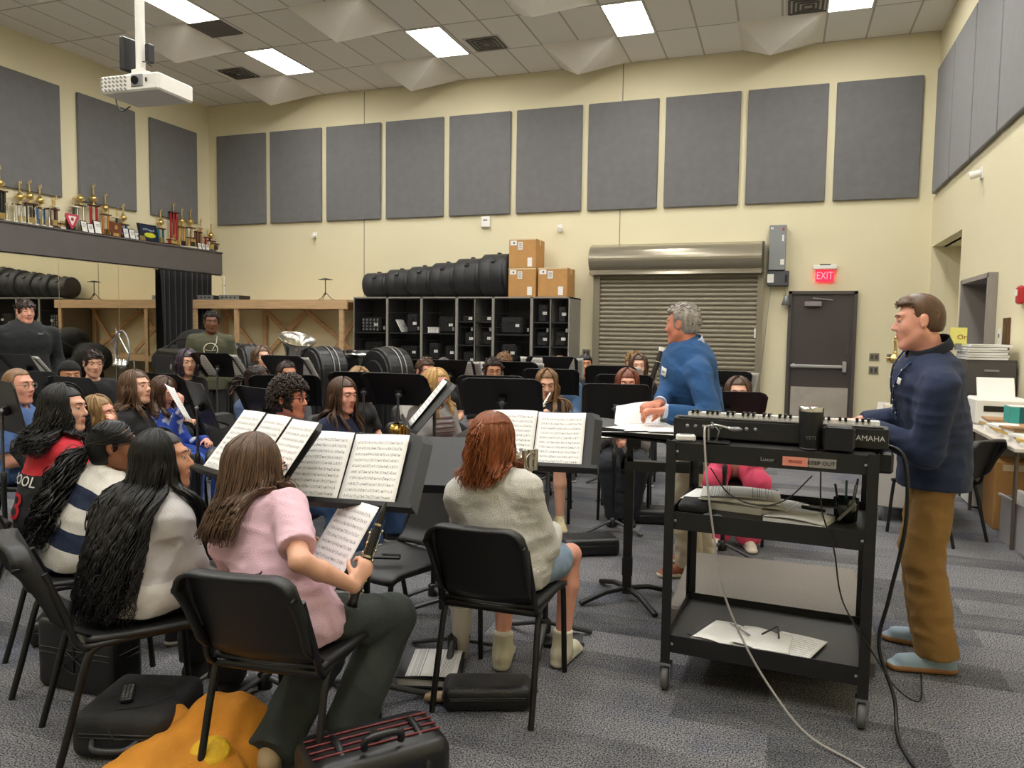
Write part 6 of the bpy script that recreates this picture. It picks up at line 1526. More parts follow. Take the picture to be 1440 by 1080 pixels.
seat_at(cx_, cy_, 34, 'band chair seen edge-on under the girl in the striped sweater')
def H_pony(color, tail, n=420, wave=.012, freq=45, fluff=.05, seed=3, dirb=(0, -.9, -.25), hl=.080, rad=.0045):
    def f(root, c, R, s, B, T, res):
        sd = hair_cap(c, R, s, .007, hl, .03, -.08, True); v, fc = sd.mesh(min(res, .0085)); v = relax(v, fc, 1); rg = np.random.RandomState(seed)
        knot = c + R @ (V(0, -.115, -.01) * s); er = V(.086, .106, .100) * s; cc = V(0, -.015, .032) * s
        ph = rg.uniform(-2.4, 2.4, 240); th = rg.uniform(.35, 1.65, 240); m = 9; out = []
        for k in range(m):
            t = k / (m - 1); th2 = th + (1.75 - th) * t; ph2 = ph + (math.pi * np.sign(ph) - ph) * t ** 1.3
            q = np.stack([np.sin(th2) * np.sin(ph2) * er[0], np.sin(th2) * np.cos(ph2) * er[1], np.cos(th2) * er[2]], 1) + cc; out.append(c + q @ R.T)
        C0 = np.stack(out, 1); v0, f0 = strand_mesh(None, C0, .0042 * s * rg.uniform(.7, 1.2, 240))
        body = Sdf(); body.it = T.it[:] + B.it[:]; p = knot + rg.normal(0, .008, (n, 3)); dv = unit(R @ V(*dirb)) + rg.normal(0, .32, (n, 3)); pts = [p.copy()]; st = .02; L = tail * rg.uniform(.6, 1.05, n); r0 = .006 + fluff * rg.rand(n)
        for i in range(int(tail * 1.05 / st) + 1):
            dv = dv * .82 + V(0, 0, -1) * .24; d = dv / np.linalg.norm(dv, axis=1)[:, None]; w = np.clip(L / st - i, 0, 1)[:, None]; q = p + d * st * w
            for _ in range(2):
                e = body.eval(q); mk = e < r0
                if mk.any():
                    qq = q[mk]; g = np.stack([body.eval(qq + .004 * np.eye(3)[k]) - e[mk] for k in range(3)], 1); g /= np.linalg.norm(g, axis=1)[:, None] + 1e-9; q[mk] += g * np.minimum(r0[mk] - e[mk], .02)[:, None]
            p = q; pts.append(p.copy())
        C1 = np.stack(pts, 1); k = np.arange(C1.shape[1])[None]; A = rg.uniform(0, 6, (n, 1)) + freq * st * k; am = wave * np.clip(k / 6, 0, 1)
        C1 = C1 + am[..., None] * (np.sin(A)[..., None] * unit(R @ V(1, 0, 0)) + np.cos(A)[..., None] * unit(R @ V(0, 1, .3)))
        v1, f1 = strand_mesh(None, C1, rad * s * rg.uniform(.7, 1.3, n))
        link_mesh('hair', np.concatenate([v, v0, v1]), np.concatenate([fc, f0 + len(v), f1 + len(v) + len(v0)]), hair_mat(color, HAIR[color]), root, None, True)
        MB().tube(np.array([knot + R @ V(.02 * math.cos(a), -.004, .02 * math.sin(a)) for a in np.linspace(0, 6.283, 14)]), .006, 6).build('hair_tie', M_BLK, root)
    return f
person('girl in a navy and white striped sweater with a curly black ponytail and glasses', cx_, cy_, caz, (-2.84, 2.62, 1.10), head_yaw=34, head_pitch=2, skin='brown', res=.0072 * RS, s=.95, width=1.08,
       hands=LAP, top=stripes_material(), top_name='sweater', sleeve='long', puff=.024, pants=M_NAVYP, pants_puff=.02, shoes=('1A1A1C', 'D8D4CC'), glasses='black', wrinkle=.0065,
       hair=H_pony('black', .48, 520, .014, 55, .07, 3, rad=.0042), seed=7)
dx_, dy_, daz = -3.63, 2.93, 14
seat_at(dx_, dy_, 40, 'band chair at the left edge under the girl in the red and black jersey')
def topD(C, P, N, hp):
    m = np.zeros(len(C), int); m[(C[:, 2] < N[2] - .17) & (np.abs(C[:, 0]) < .2)] = 1; return m
def xD(root, d):
    N_, ax, F, Rt = d['N'], d['axis'], d['F'], d['Rt']; wm = mat('jersey_white', 'D8D4CE', .7)
    tmesh_on(root, 'POOL', .075, wm, N_ - ax * .22, Rt, ax, d['T'], -F); tmesh_on(root, '3', .2, mat('jersey_red', 'C01E2E', .7), N_ - ax * .36, Rt, ax, d['T'], -F, 'jersey_number')
person('girl in a red and black jersey with thick wavy black hair at the left edge', dx_, dy_, daz, (-3.57, 3.0, 1.205), head_yaw=54, skin='fair', res=.0078 * RS, s=1.0, width=1.12,
       hands=LAP, top=[cloth('jersey_red', 'C01E2E', .75), cloth('jersey_black', '121214', .75)], topmi=topD, top_name='jersey', sleeve='short', puff=.024, pants=M_BLK, shoes=('1A1A1C', 'D8D4CC'), wrinkle=.006,
       hair=H_long('black', .27, 520, wave=.020, freq=42, rad=.0052, seed=9, front=.1, curly=1.2, lift=.012, inner=200, spread=-.3), extra=xD, seed=9)
ex_, ey_ = -1.07, 2.98
seat_at(ex_, ey_, -1, 'band chair in the centre, seen from behind under the red haired girl')
def H_halfup(color):
    L1 = H_long(color, .22, 420, wave=.009, freq=34, rad=.0036, seed=12, front=.04, spread=-2.6, inner=150)
    def f(root, c, R, s, B, T, res):
        L1(root, c, R, s, B, T, res)
        rg = np.random.RandomState(5); n = 150; knot = c + R @ (V(0, -.105, .065) * s)
        ph = rg.uniform(-1.9, 1.9, n); out = []; er = V(.092, .113, .104) * s; cc = V(0, -.015, .032) * s
        for k in range(8):
            t = k / 7; th = .9 + (1.15 - .9) * t; p2 = ph + (math.pi * np.sign(ph) - ph) * t; q = np.stack([np.sin(th) * np.sin(p2) * er[0], np.sin(th) * np.cos(p2) * er[1], np.cos(th) * er[2] + 0 * p2], 1) * (1 + .02 * rg.rand(n))[:, None] + cc; out.append(c + q @ R.T)
        v0, f0 = strand_mesh(None, np.stack(out, 1), .0045 * s); p = knot + rg.normal(0, .01, (n, 3)); ts = np.linspace(0, 1, 14)[None, :, None]; LL = rg.uniform(.14, .26, (n, 1, 1)); sd = np.clip(rg.normal(0, 1, (n, 1, 3)), -1.5, 1.5) * V(.034, .018, .0)
        C = p[:, None] + (R @ V(0, -.05, .01)) * np.sin(np.minimum(ts * 3, 1.57)) * .9 + V(0, 0, -1) * LL * ts ** 1.3 + sd * ts + .006 * np.sin(ts * 20 + rg.uniform(0, 6, (n, 1, 1)))
        v1, f1 = strand_mesh(None, C, .0042 * s * rg.uniform(.7, 1.3, n))
        link_mesh('ponytail', np.concatenate([v0, v1]), np.concatenate([f0, f1 + len(v0)]), hair_mat(color, HAIR[color]), root, None, True)
        MB().ell(knot, (.016, .014, .012), 10, 8).build('hair_tie', M_BLK, root)
    return f
person('girl from behind with bright red half up hair and an off-white sweatshirt', ex_, ey_, -1, (-1.13, 2.98, 1.18), head_yaw=10, head_pitch=-8, skin='pink', res=.0070 * RS, s=.98, width=1.04,
       hands=((.12, .30, .62), (-.12, .30, .62)), top=cloth('off_white_sweat', 'CBC8C0', .9, .03, .5), top_name='sweatshirt', sleeve='long', puff=.026, pants=cloth('pale_denim', '8FA3BC', .85, .12), pants_len='shorts', pants_puff=.010,
       feet=((.17, .34, .1), (-.08, .22, .1)), knee=.14, shoes=('D2CBB4', 'D8D2C0', 1), hair=H_halfup('red'), wrinkle=.0065, seed=11)

# --- second ring, left
def P_(lab, head, az, **k):
    hx, hy = head[0] - k.pop('lean', .05) * math.sin(math.radians(az)), head[1] - .05 * math.cos(math.radians(az)); cl = k.pop('chair', None)
    if k.get('sit', True): seat_at(hx, hy, az, cl or ('band chair under the ' + lab))
    k.setdefault('hands', LAP)
    return person(lab, hx, hy, az, head, **k), hx, hy
P_('blonde girl behind the wavy black hair, resting her face on her hand', (-4.24, 3.80, 1.06), 62, head_yaw=10, head_tilt=12, skin='pink', res=.010 * RS, s=.95, hands=((.10, .30, .63), (.07, .17, .84)), hand_d=((-.6, .7, -.1), (.1, .1, 1)), hand_n=((0, 0, -1), (0, -1, .1)), curl=(.5, .7),
   top=cloth('tan_knit', '8A6B4C'), sleeve='long', pants=M_DKJEAN, hair=H_long('dirtyblond', .22, 260, wave=.012, rad=.0055, seed=21), seed=21, chair='band chair hidden under the blonde girl leaning on her hand')
P_('girl in a black shirt with long light brown hair, in profile', (-4.41, 4.28, 1.20), 66, head_yaw=18, head_pitch=6, skin='fair', res=.0085 * RS, s=1.02, top=cloth('faded_black', '232326'), pants=M_DKJEAN, hair=H_long('midbrown', .27, 420, wave=.012, freq=26, rad=.0048, seed=22, front=.1), seed=22, chair='band chair under the brown haired girl in profile')
def xF(root, d):
    R = Matrix.Translation(loc2w(-4.6, 4.72, 86, (.16, .30, .95))) @ Matrix.Rotation(-math.radians(86), 4, 'Z') @ Matrix.Rotation(math.radians(35), 4, 'X') @ Matrix.Rotation(.5, 4, 'Z')
    sheet(R, 'thick folded score held upright before the girl resting her forehead on her hand', .22, .3, 'score')
P_('girl in a blue and white patterned top resting her forehead on her hand', (-4.55, 4.74, 1.12), 86, head_yaw=0, head_pitch=-22, skin='pink', res=.010 * RS, s=.95, hands=((.06, .22, .90), (-.10, .33, .63)), hand_d=((-.3, -.1, 1), (.6, .7, -.1)), hand_n=((0, -1, .2), (.3, 0, -1)), curl=.5,
   top=knit('blue_white_print', 'D8DCE6', '2848A8', 9), sleeve='long', pants=cloth('blue_white_print_cloth', '3558B0', .85, .5), hair=H_long('brown', .26, 260, wave=.008, rad=.0055, seed=23), extra=xF, seed=23, chair='band chair under the girl in the blue and white top')
P_('boy in a blue polo shirt with buzzed light brown hair at the left edge', (-4.92, 3.78, 1.225), 68, head_yaw=12, skin='pink', male=True, res=.0095 * RS, top=cloth('blue_polo', '4F6FA6', .8, .08), sleeve='short', pants=M_JEAN, glasses='metal', brows='5A4330', hair=H_short('ltbrown', .005, .078, .03, -.05, .0012, seed=24), width=1.1, seed=24, collar=cloth('blue_polo', '4F6FA6'), chair='band chair under the boy in the blue polo shirt')
def beanie(root, c, R, s, B, T, res):
    sd = Sdf().ell(c + R @ (V(0, -.015, .036) * s), V(.09, .11, .104) * s, R).bx(c + R @ (V(0, .16, -.09) * s), V(.3, .3, .29) * s, R, .01, .01, '-').bx(c + R @ V(0, 0, -.19), V(.4, .4, .3), R, .01, .01, '-'); sd.build('beanie', .009, cloth('black_knit', '121212', .95), root, disp=lambda P: .001 * wav(P, 200, 1))
P_('boy in a black beanie showing only his eyes above a stand', (-5.64, 4.80, 1.215), 110, head_yaw=8, skin='tan', male=True, res=.011 * RS, top=M_BLK, sleeve='long', pants=M_BLK, hair=beanie, seed=25, chair='band chair under the boy in the black beanie')
P_('boy with tousled dark hair and a black shirt looking down', (-6.13, 5.48, 1.285), 112, head_yaw=8, head_pitch=-8, skin='fair', male=True, res=.010 * RS, top=M_BLK, sleeve='short', pants=M_DKJEAN, hair=H_tuft('dkbrown', .014, 320, .05, (0, .6, .4), seed=26, hl=.062, temple=.045, rad=.006), seed=26, chair='band chair under the boy with tousled dark hair')
P_('girl with wavy purple tinted dark hair and a dark jacket', (-5.57, 6.08, 1.295), 122, head_yaw=0, head_pitch=-6, skin='fair', res=.010 * RS, top=cloth('charcoal_jacket', '1C1C20'), sleeve='long', pants=M_BLK, hair=H_long('purple', .16, 240, wave=.016, freq=34, rad=.0065, seed=27, hl=.055, temple=.045, curly=.8), seed=27, chair='band chair under the girl with purple tinted hair')
def xK(root, d):
    N_, ax, F, Rt = d['N'], d['axis'], d['F'], d['Rt']; c = N_ + F * .12 - ax * .02
    MB().tube([c + ax * .03, c - ax * .06], .003, 6).ell(c - ax * .065, (.006, .006, .01), 8, 6).build('zip', M_GREY, root)
    tmesh_on(root, 'YAM', .028, mat('pale_print', '8FA0B8'), d['Ch'] + Rt * -.1 + ax * .08, Rt, ax, d['T'], F, 'chest_logo')
person('big boy standing at the left in a black quarter zip pullover', -7.45, 5.82, 112, (-7.40, 5.80, 1.775), sit=False, head_yaw=-4, head_pitch=-4, skin='pink', male=True, s=1.06, width=1.42, res=.0105 * RS, hands=((.30, .06, .92), (-.30, .06, .92)), hand_n=((-1, 0, 0), (1, 0, 0)), hand_d=((0, .2, -1), (0, .2, -1)),
       top=cloth('black_fleece', '1B1E21'), top_name='pullover', sleeve='long', puff=.02, pants=M_BLK, pants_puff=.025, collar=cloth('black_fleece', '1B1E21'), hair=H_tuft('dkbrown', .014, 320, .05, (0, .8, .0), seed=28, hl=.058, temple=.045, rad=.006), extra=xK, seed=28)
def xL(root, d):
    N_, ax, F, Rt = d['N'], d['axis'], d['F'], d['Rt']; pm = mat('cream_print', 'D8D2BE', .8); c = d['Ch'] - ax * .02
    def P(a, b): return c + Rt * a + ax * b + F * .08
    def march(Q):
        Q = np.array(Q)
        for _ in range(24): Q = Q - F * np.clip(d['T'].eval(Q) - .009, -.01, .03)[:, None]
        return Q
    m = MB().tube(march([P(.075 * math.sin(a), .075 * math.cos(a)) for a in np.linspace(-2.7, 2.7, 30)]), .006, 6).tube(march([P(-.025, -.07), P(-.02, -.14)]), .006, 6).tube(march([P(.025, -.07), P(.02, -.14)]), .006, 6).tube(march([P(-.06, .0), P(0, -.012), P(.06, 0)]), .003, 6); m.build('chest_emblem', pm, root)
    MB().tube(march([N_ - Rt * .07 + F * .1, N_ - Rt * .06 - ax * .08 + F * .1, N_ - Rt * .02 - ax * .16 + F * .1]), .004, 6).build('drawstring', pm, root)
person('boy standing in an olive green hoodie with a cream emblem before the timber rack', -6.33, 7.28, 140, (-6.29, 7.25, 1.70), sit=False, head_yaw=-8, head_pitch=-4, skin='deep', male=True, s=.99, res=.0105 * RS, hands=((.24, .05, .86), (-.24, .05, .86)), hand_n=((-1, 0, 0), (1, 0, 0)), hand_d=((0, .2, -1), (0, .2, -1)),
       top=cloth('olive_fleece', '4A4A36'), top_name='hoodie', sleeve='long', puff=.026, hoodie=True, pants=M_BLK, hair=H_tuft('black', .010, 150, .05, (0, .4, .5), seed=29, rad=.008, curl=.003, hl=.07), extra=xL, seed=29, width=1.12)
P_('boy with shoulder length curly auburn brown hair', (-5.34, 6.93, 1.32), 126, head_yaw=0, skin='fair', male=True, res=.011 * RS, top=M_BLK, sleeve='short', pants=M_DKJEAN, hair=H_long('midbrown', .08, 260, wave=.018, freq=50, rad=.007, seed=30, curly=1.5, front=.1), seed=30, chair='band chair under the curly auburn haired boy')
P_('boy with short dark hair whose eyes show above the curly haired boy', (-4.29, 5.92, 1.215), 120, head_yaw=-6, skin='tan', male=True, res=.011 * RS, top=cloth('grey_shirt', '55565C'), sleeve='short', pants=M_DKJEAN, hair=H_tuft('dkbrown', .012, 260, .04, (0, .3, .8), seed=31, hl=.075), seed=31, chair='band chair under the short haired boy behind the curly haired boy')
P_('girl in a blue denim jacket with dark curls tied back', (-4.06, 5.22, 1.215), 88, head_yaw=0, head_pitch=-5, skin='brown', res=.010 * RS, top=cloth('denim_jacket', '4B607E', .85, .15), top_name='jacket', sleeve='long', puff=.022, pants=M_BLK, hair=H_pony('dkbrown', .15, 260, .014, 60, .05, 8, dirb=(0, -.6, .3), rad=.006), collar=M_WHITE, seed=32, chair='band chair under the girl in the denim jacket')
P_('boy with big dark brown curls, black glasses and a bright blue shirt', (-2.78, 3.86, 1.225), 82, head_yaw=2, head_pitch=-2, skin='ruddy', male=True, res=.0075 * RS, s=1.0, top=cloth('royal_blue', '2B4FB0'), sleeve='short', pants=M_JEAN, glasses='black', hair=H_tuft('dkbrown', .028, 1500, .03, (0, .1, .1), seed=33, hl=.066, temple=.045, nape=-.075, rad=.0065, curl=.005, lowcut=-.06), seed=33, chair='band chair under the curly haired boy in blue')
def hornA(root, d): pass
P_('girl in a navy shirt with long straight brown hair holding a saxophone', (-2.93, 4.70, 1.175), 96, head_yaw=10, head_pitch=-4, skin='pink', res=.0085 * RS, s=1.0, hands=((.02, .34, .75), (-.05, .30, .68)), hand_n=((0, 0, -1), (0, 0, -1)), hand_d=((-.8, .5, 0), (.8, .5, 0)), curl=.8, top=cloth('navy_shirt', '1D2440'), sleeve='short', pants=M_JEAN, pants_puff=.02, shoes=('3A3A3C', 'E6E2DC'),
   hair=H_long('brown', .29, 420, wave=.004, rad=.0046, seed=34, front=.1), extra=lambda root, d: tmesh_on(root, 'SENIORS', .045, M_WHITE, d['Ch'] - d['axis'] * .02, d['Rt'], d['axis'], d['T'], d['F'], 'chest_lettering'), seed=34, chair='band chair under the girl in the navy shirt')
P_('blonde girl in a grey printed shirt and glasses', (-2.44, 5.20, 1.235), 122, head_yaw=-18, skin='pink', res=.0085 * RS, s=1.0, hands=((.08, .34, .60), (-.08, .36, .60)), top=cloth('heather_tee', '9D9C9C'), sleeve='short', puff=.018, pants=M_JEAN, pants_puff=.022, shoes=('DCD4C4', 'DCD4C4'), glasses='metal',
   hair=H_long('blond', .26, 420, wave=.006, rad=.0048, seed=35, front=.12), extra=lambda root, d: [decal(root, 'flag_print', mat('faded_maroon', '7A5A60', .8), lambda u, v, k=k: d['Ch'] + d['Rt'] * (-.09 + .18 * u) + d['axis'] * (.05 - .035 * k - .012 * v) + d['F'] * .1, d['T'], d['F'], 8, 2) for k in range(5)], seed=35, chair='band chair under the blonde girl in grey')
# --- rows behind
P_('boy with wavy brown hair and glasses just left of the blonde girl', (-3.08, 6.34, 1.265), 135, head_yaw=-8, head_pitch=-4, skin='pink', male=True, res=.012 * RS, top=cloth('white_tee', 'C8C6C2'), pants=M_DKJEAN, glasses='dark', hair=H_tuft('brown', .014, 260, .045, (0, .5, .6), seed=36, hl=.068, rad=.006), seed=36, chair='band chair under the wavy haired boy')
P_('person with dark pulled back hair mostly hidden behind a stand', (-3.3, 7.22, 1.245), 145, head_yaw=-10, skin='fair', res=.012 * RS, top=M_BLK, pants=M_BLK, hair=H_short('dkbrown', .007, .08, .02, -.05, .001, seed=37), seed=37, chair='band chair under the half hidden dark haired player')
P_('fair haired person whose blond crown shows over a stand by the black cases', (-3.26, 5.50, 1.195), 100, head_yaw=30, head_pitch=-25, skin='fair', res=.012 * RS, top=M_BLK, pants=M_BLK, hair=H_long('dirtyblond', .16, 220, wave=.006, rad=.0065, seed=38, hl=.06), seed=38, chair='band chair under the fair haired player')
P_('boy with dark curly hair and round black glasses', (-2.53, 6.63, 1.262), 155, head_yaw=-6, skin='tan', male=True, res=.011 * RS, top=M_BLK, pants=M_DKJEAN, glasses='black', hair=H_tuft('dkbrown', .018, 320, .035, (0, .2, .4), seed=39, hl=.07, rad=.0065, curl=.005), seed=39, chair='band chair under the boy with round glasses')
P_('person whose light brown tuft of hair shows behind the boy with round glasses', (-2.76, 7.56, 1.285), 155, head_yaw=0, head_pitch=-20, skin='fair', male=True, res=.012 * RS, top=M_BLK, pants=M_BLK, hair=H_tuft('ltbrown', .016, 200, .05, (0, .2, .9), seed=40, rad=.008), seed=40, chair='band chair furthest back in the centre')
P_('girl with very long light brown hair and a black printed shirt playing the flute', (-1.80, 5.95, 1.215), 166, head_yaw=-6, head_pitch=-14, skin='fair', res=.009 * RS, s=.98, hands=((.06, .26, .84), (.1, .22, .72)), hand_n=((0, -.6, -.6), (0, -.6, -.6)), hand_d=((-.7, .3, .6), (.6, .3, .5)), curl=.9, top=cloth('charcoal_tee', '29292C'), sleeve='short', pants=M_JEAN, pants_len='shorts', shoes=('C9B98E', 'C9B98E'),
   hair=H_long('ltbrown', .36, 420, wave=.008, rad=.0048, seed=41, front=.14), extra=lambda root, d: tmesh_on(root, 'BTHS', .06, M_WHITE, d['Ch'] - d['axis'] * .03, d['Rt'], d['axis'], d['T'], d['F'], 'chest_lettering'), seed=41, chair='band chair under the girl with very long light brown hair')
P_('boy with short fair hair, glasses and a faded denim jacket', (-2.25, 7.9, 1.265), 166, head_yaw=-8, skin='pink', male=True, res=.011 * RS, top=cloth('faded_denim', '4F6E92', .85, .15), top_name='jacket', sleeve='long', pants=M_JEAN, glasses='dark', hair=H_tuft('ltbrown', .008, 220, .03, (0, .3, .9), seed=42, hl=.074, rad=.006), seed=42, chair='band chair under the boy in the faded denim jacket', width=1.1)
P_('boy in a dark shirt hidden behind a stand by the outlet', (-2.18, 8.75, 1.265), 168, head_yaw=-8, skin='tan', male=True, res=.012 * RS, hands=((.3, .3, .68), (-.14, .3, .62)), top=cloth('slate_tee', '2A2E38'), sleeve='short', pants=M_JEAN, hair=H_short('black', .012, .06, .04, -.05, .003, seed=43), seed=43, chair='band chair furthest back by the outlet')
P_('player with a smooth auburn bob and grey sweatshirt holding a flute on the lap', (-1.20, 6.27, 1.225), 172, head_yaw=-6, head_pitch=-4, skin='pink', res=.0095 * RS, s=1.0, hands=((.12, .28, .70), (-.05, .32, .68)), hand_n=((0, 0, -1), (0, 0, -1)), hand_d=((-.7, .7, -.1), (.7, .6, -.2)), curl=.8, top=cloth('grey_sweat', '8E8A88'), top_name='sweatshirt', sleeve='long', puff=.022, pants=M_DKJEAN, pants_puff=.035, knee=.19, feet=((.05, .32, .1), (-.05, .3, .1)), shoes=('1C1A1A', '1C1A1A'),
   hair=H_long('auburn', .07, 300, wave=.003, rad=.006, seed=44, hl=.055, temple=.05, front=.18), seed=44, chair='band chair under the auburn haired player')
P_('girl with straight dark brown hair beside the bassoon', (-1.42, 8.0, 1.295), 172, head_yaw=-6, skin='fair', res=.011 * RS, top=M_BLK, pants=M_BLK, hair=H_long('brown', .2, 260, wave=.004, rad=.006, seed=45, front=.12), seed=45, chair='band chair under the girl beside the bassoon')
P_('person with curly dirty blond hair at the far back by the shutter', (-1.58, 8.62, 1.30), 170, head_yaw=-20, skin='fair', male=True, res=.012 * RS, top=M_BLK, pants=M_BLK, hair=H_tuft('dirtyblond', .02, 240, .04, (0, .2, .4), seed=46, rad=.008, curl=.006), seed=46, chair='band chair at the far back by the shutter')
P_('girl in bright pink trousers partly hidden behind the man in the blue sweater', (-.30, 5.90, 1.205), 176, head_yaw=-4, skin='fair', res=.009 * RS, hands=((.10, .30, .68), (-.12, .30, .66)), hand_n=((0, 0, -1), (0, 0, -1)), hand_d=((-.7, .7, 0), (.7, .7, 0)), curl=.8, top=cloth('tan_sweat', 'B79A7E'), sleeve='long', pants=cloth('hot_pink', 'D8486A', .85), pants_puff=.035, knee=.15, feet=((.1, .3, .1), (-.1, .3, .1)), shoes=('DCD0C0', 'DCD0C0'),
   hair=H_long('brown', .2, 260, wave=.004, rad=.006, seed=47), seed=47, chair='band chair under the girl in bright pink trousers')

# --- the two men
def xCon(root, d):
    N_, ax, F, Rt = d['N'], d['axis'], d['F'], d['Rt']; c = d['Ch'] + ax * .05 - Rt * .08
    decal(root, 'name_tag', M_TAG, lambda u, v: c + Rt * (-.035 + .07 * u) + ax * (.025 - .05 * v) + F * .14, d['T'], F, 6, 4, .002)
    tmesh_on(root, 'Mark', .02, mat('tag_ink', '8A96A8', .7), c, Rt, ax, d['T'], F, 'tag_writing')
    for q, (S, E, W) in zip((1, -1), d['arms']): MB().tube([W + (E - W) * .06, W + (E - W) * -.02], [.040, .041], 14).build('shirt_cuff', cloth('pale_shirt', 'B9C0D8'), root)
hxc, hyc, azc = -.49, 4.80, -108
person('grey haired man in a blue sweater turning a page at the broad stand', hxc, hyc, azc, (-.565, 4.66, 1.70), sit=False, head_yaw=34, head_pitch=-3, skin='ruddy', male=True, s=1.04, width=1.45, res=.0072 * RS,
       hands=(wl(hxc, hyc, azc, (-.66, 4.46, 1.12)), wl(hxc, hyc, azc, (-.60, 4.26, 1.10))), hand_n=((.3, .2, -1), (-.3, 0, -1)), hand_d=((-.3, .9, -.25), (.3, .95, -.1)), curl=(.8, .75), elbow=((.3, -.6, -.9), (-.5, -.6, -.9)),
       feet=(tuple(wl(hxc, hyc, azc, (-.45, 5.12, .09))), tuple(wl(hxc, hyc, azc, (-.50, 4.84, .09)))), top=cloth('teal_blue_wool', '1F4E80', .85, .08, .4), top_name='sweater', sleeve='long', puff=.016, pants=cloth('stone_chino', 'B3A68E', .85, .06), pants_puff=.024, shoes=('8A4A2C', 'D8CBB0'), eyes='blue', brows='8A8078', collar=cloth('pale_shirt', 'B9C0D8'),
       hair=H_tuft('grey', .012, 700, .032, (0, -.5, .5), seed=50, hl=.078, temple=.028, nape=-.06, rad=.0045, extra=[((0, .01, .07), (.08, .085, .062))]), extra=xCon, seed=50, wrinkle=.006)
hxm, hym, azm = .68, 3.93, -90
def xMan(root, d):
    N_, ax, F, Rt = d['N'], d['axis'], d['F'], d['Rt']
    c = d['Ch'] + ax * .07 - Rt * .1
    decal(root, 'chest_logo', M_WHITE, lambda u, v: c + Rt * (-.014 + .028 * u) + ax * (.014 - .028 * v) + F * .14, d['T'], F, 4, 4, .002)
    def march(Q):
        Q = np.array(Q)
        for _ in range(30):
            e = d['T'].eval(Q) - .007; g = np.stack([d['T'].eval(Q + .003 * np.eye(3)[k]) - d['T'].eval(Q) for k in range(3)], 1); g /= np.linalg.norm(g, axis=1)[:, None] + 1e-9; Q = Q - g * np.clip(e, -.02, .03)[:, None]
        return Q
    for q in (-1, 1):
        pts = march(bez(N_ - F * .075 + ax * .03 + Rt * q * .01, N_ + Rt * q * .07 - F * .01 + ax * .025, N_ + Rt * q * .075 + F * .07 - ax * .03, N_ + Rt * q * .05 + F * .12 - ax * .12, N_ + Rt * q * .015 + F * .14 - ax * .26, n=8))
        MB().tube(pts, .007, 6, flat=(F, .5)).build('lanyard', mat('lanyard_blue', '1E2E5A', .6, noise=(55, .9)), root)
        g = MB()
        for k in range(3, len(pts) - 1, 4): g.ell(pts[k], (.006, .006, .006), 6, 5)
        g.build('lanyard_print', M_WHITE, root)
person('young man in a navy quarter zip pullover and tan trousers at the keyboard', hxm, hym, azm, (.565, 3.78, 1.715), sit=False, head_yaw=4, head_pitch=-5, skin='pink', male=True, s=1.05, width=1.2, res=.0072 * RS,
       hands=(wl(hxm, hym, azm, (.36, 3.90, 1.13)), wl(hxm, hym, azm, (.36, 3.70, 1.13))), hand_n=((0, 0, -1), (0, 0, -1)), hand_d=((.1, 1, -.1), (-.1, 1, -.1)), curl=.35, elbow=((.1, -1, -.5), (-.1, -1, -.5)),
       feet=(tuple(wl(hxm, hym, azm, (.74, 4.16, .09))), tuple(wl(hxm, hym, azm, (.72, 3.86, .09)))), top=cloth('navy_knit', '1E2B4A', .8, .06), top_name='pullover', sleeve='long', puff=.018, pants=cloth('tan_chino', '8E6A34', .85, .07), pants_puff=.026, shoes=('8FA3B0', 'A8784A'), brows='5A4330', collar=cloth('navy_dark', '10141F'),
       hair=H_tuft('midbrown', .003, 900, .018, (0, .8, .3), seed=51, hl=.078, temple=.024, nape=-.05, rad=.0030, extra=[((0, .015, .068), (.077, .083, .058))]), extra=xMan, seed=51, wrinkle=.0065)

# ---------------------------------------------------------------- instruments and small things in hands
def woodwind(name, lab, a, b, r0, r1, m, keym, bell=None, n=14, cat=None, mouth=True):
    """straight instrument from a (mouth end) to b"""
    a, b = V(*a), V(*b); t = thing(name, lab, cat or name.replace('_', ' '), tuple(b)); L = np.linalg.norm(b - a); d = (b - a) / L; u = unit(np.cross(d, V(.3, .2, .9))); w = np.cross(d, u); A = a - b
    MB().tube([A, A * .6, A * .02], [r0, (r0 + r1) / 2, r1], 16).build('body', m, t)
    if bell: MB().tube([A * .1, A * .03, -d * .012], [r1, r1 * 1.4, bell], 18).build('bell', m, t)
    g = MB()
    for k in range(n):
        p = A * (1 - (.18 + .72 * k / n)); s = 1 if k % 2 else -1; q = p + u * s * r1 * 1.35
        g.ell(q + w * r1 * .5 * (k % 3 - 1), (.006, .006, .006), 8, 5); g.tube([p + u * s * r1 * 1.2, p + u * s * r1 * 1.2 + d * L * .05], .0022, 5)
    g.tube([A * .82 + u * r1 * 1.3, A * .15 + u * r1 * 1.3], .0018, 5).tube([A * .8 - u * r1 * 1.3, A * .3 - u * r1 * 1.3], .0018, 5)
    g.build('keys', keym, t)
    for f in (.12, .45, .72): MB().tube([A * (1 - f), A * (1 - f) + d * .008], r1 * 1.12, 14).build('ring', keym, t)
    return t
M_EBON = mat('ebony', '161312', .3); M_KEY = mat('nickel_keys', 'C9BFA8', .25, 1.0); M_FLUTE = mat('flute_silver', 'D6D2C8', .2, 1.0); M_BRASS = mat('lacquered_brass', 'C7A255', .22, 1.0)
woodwind('clarinet', 'black clarinet held upright by the girl in the pink shirt', (-1.335, 2.40, .87), (-1.375, 2.25, .56), .012, .0145, M_EBON, M_KEY, .03)
MB().cyl((.04, .15, .31), (.046, .166, .348), .012, .004, 12).build('mouthpiece', M_EBON, bpy.data.objects['clarinet'])
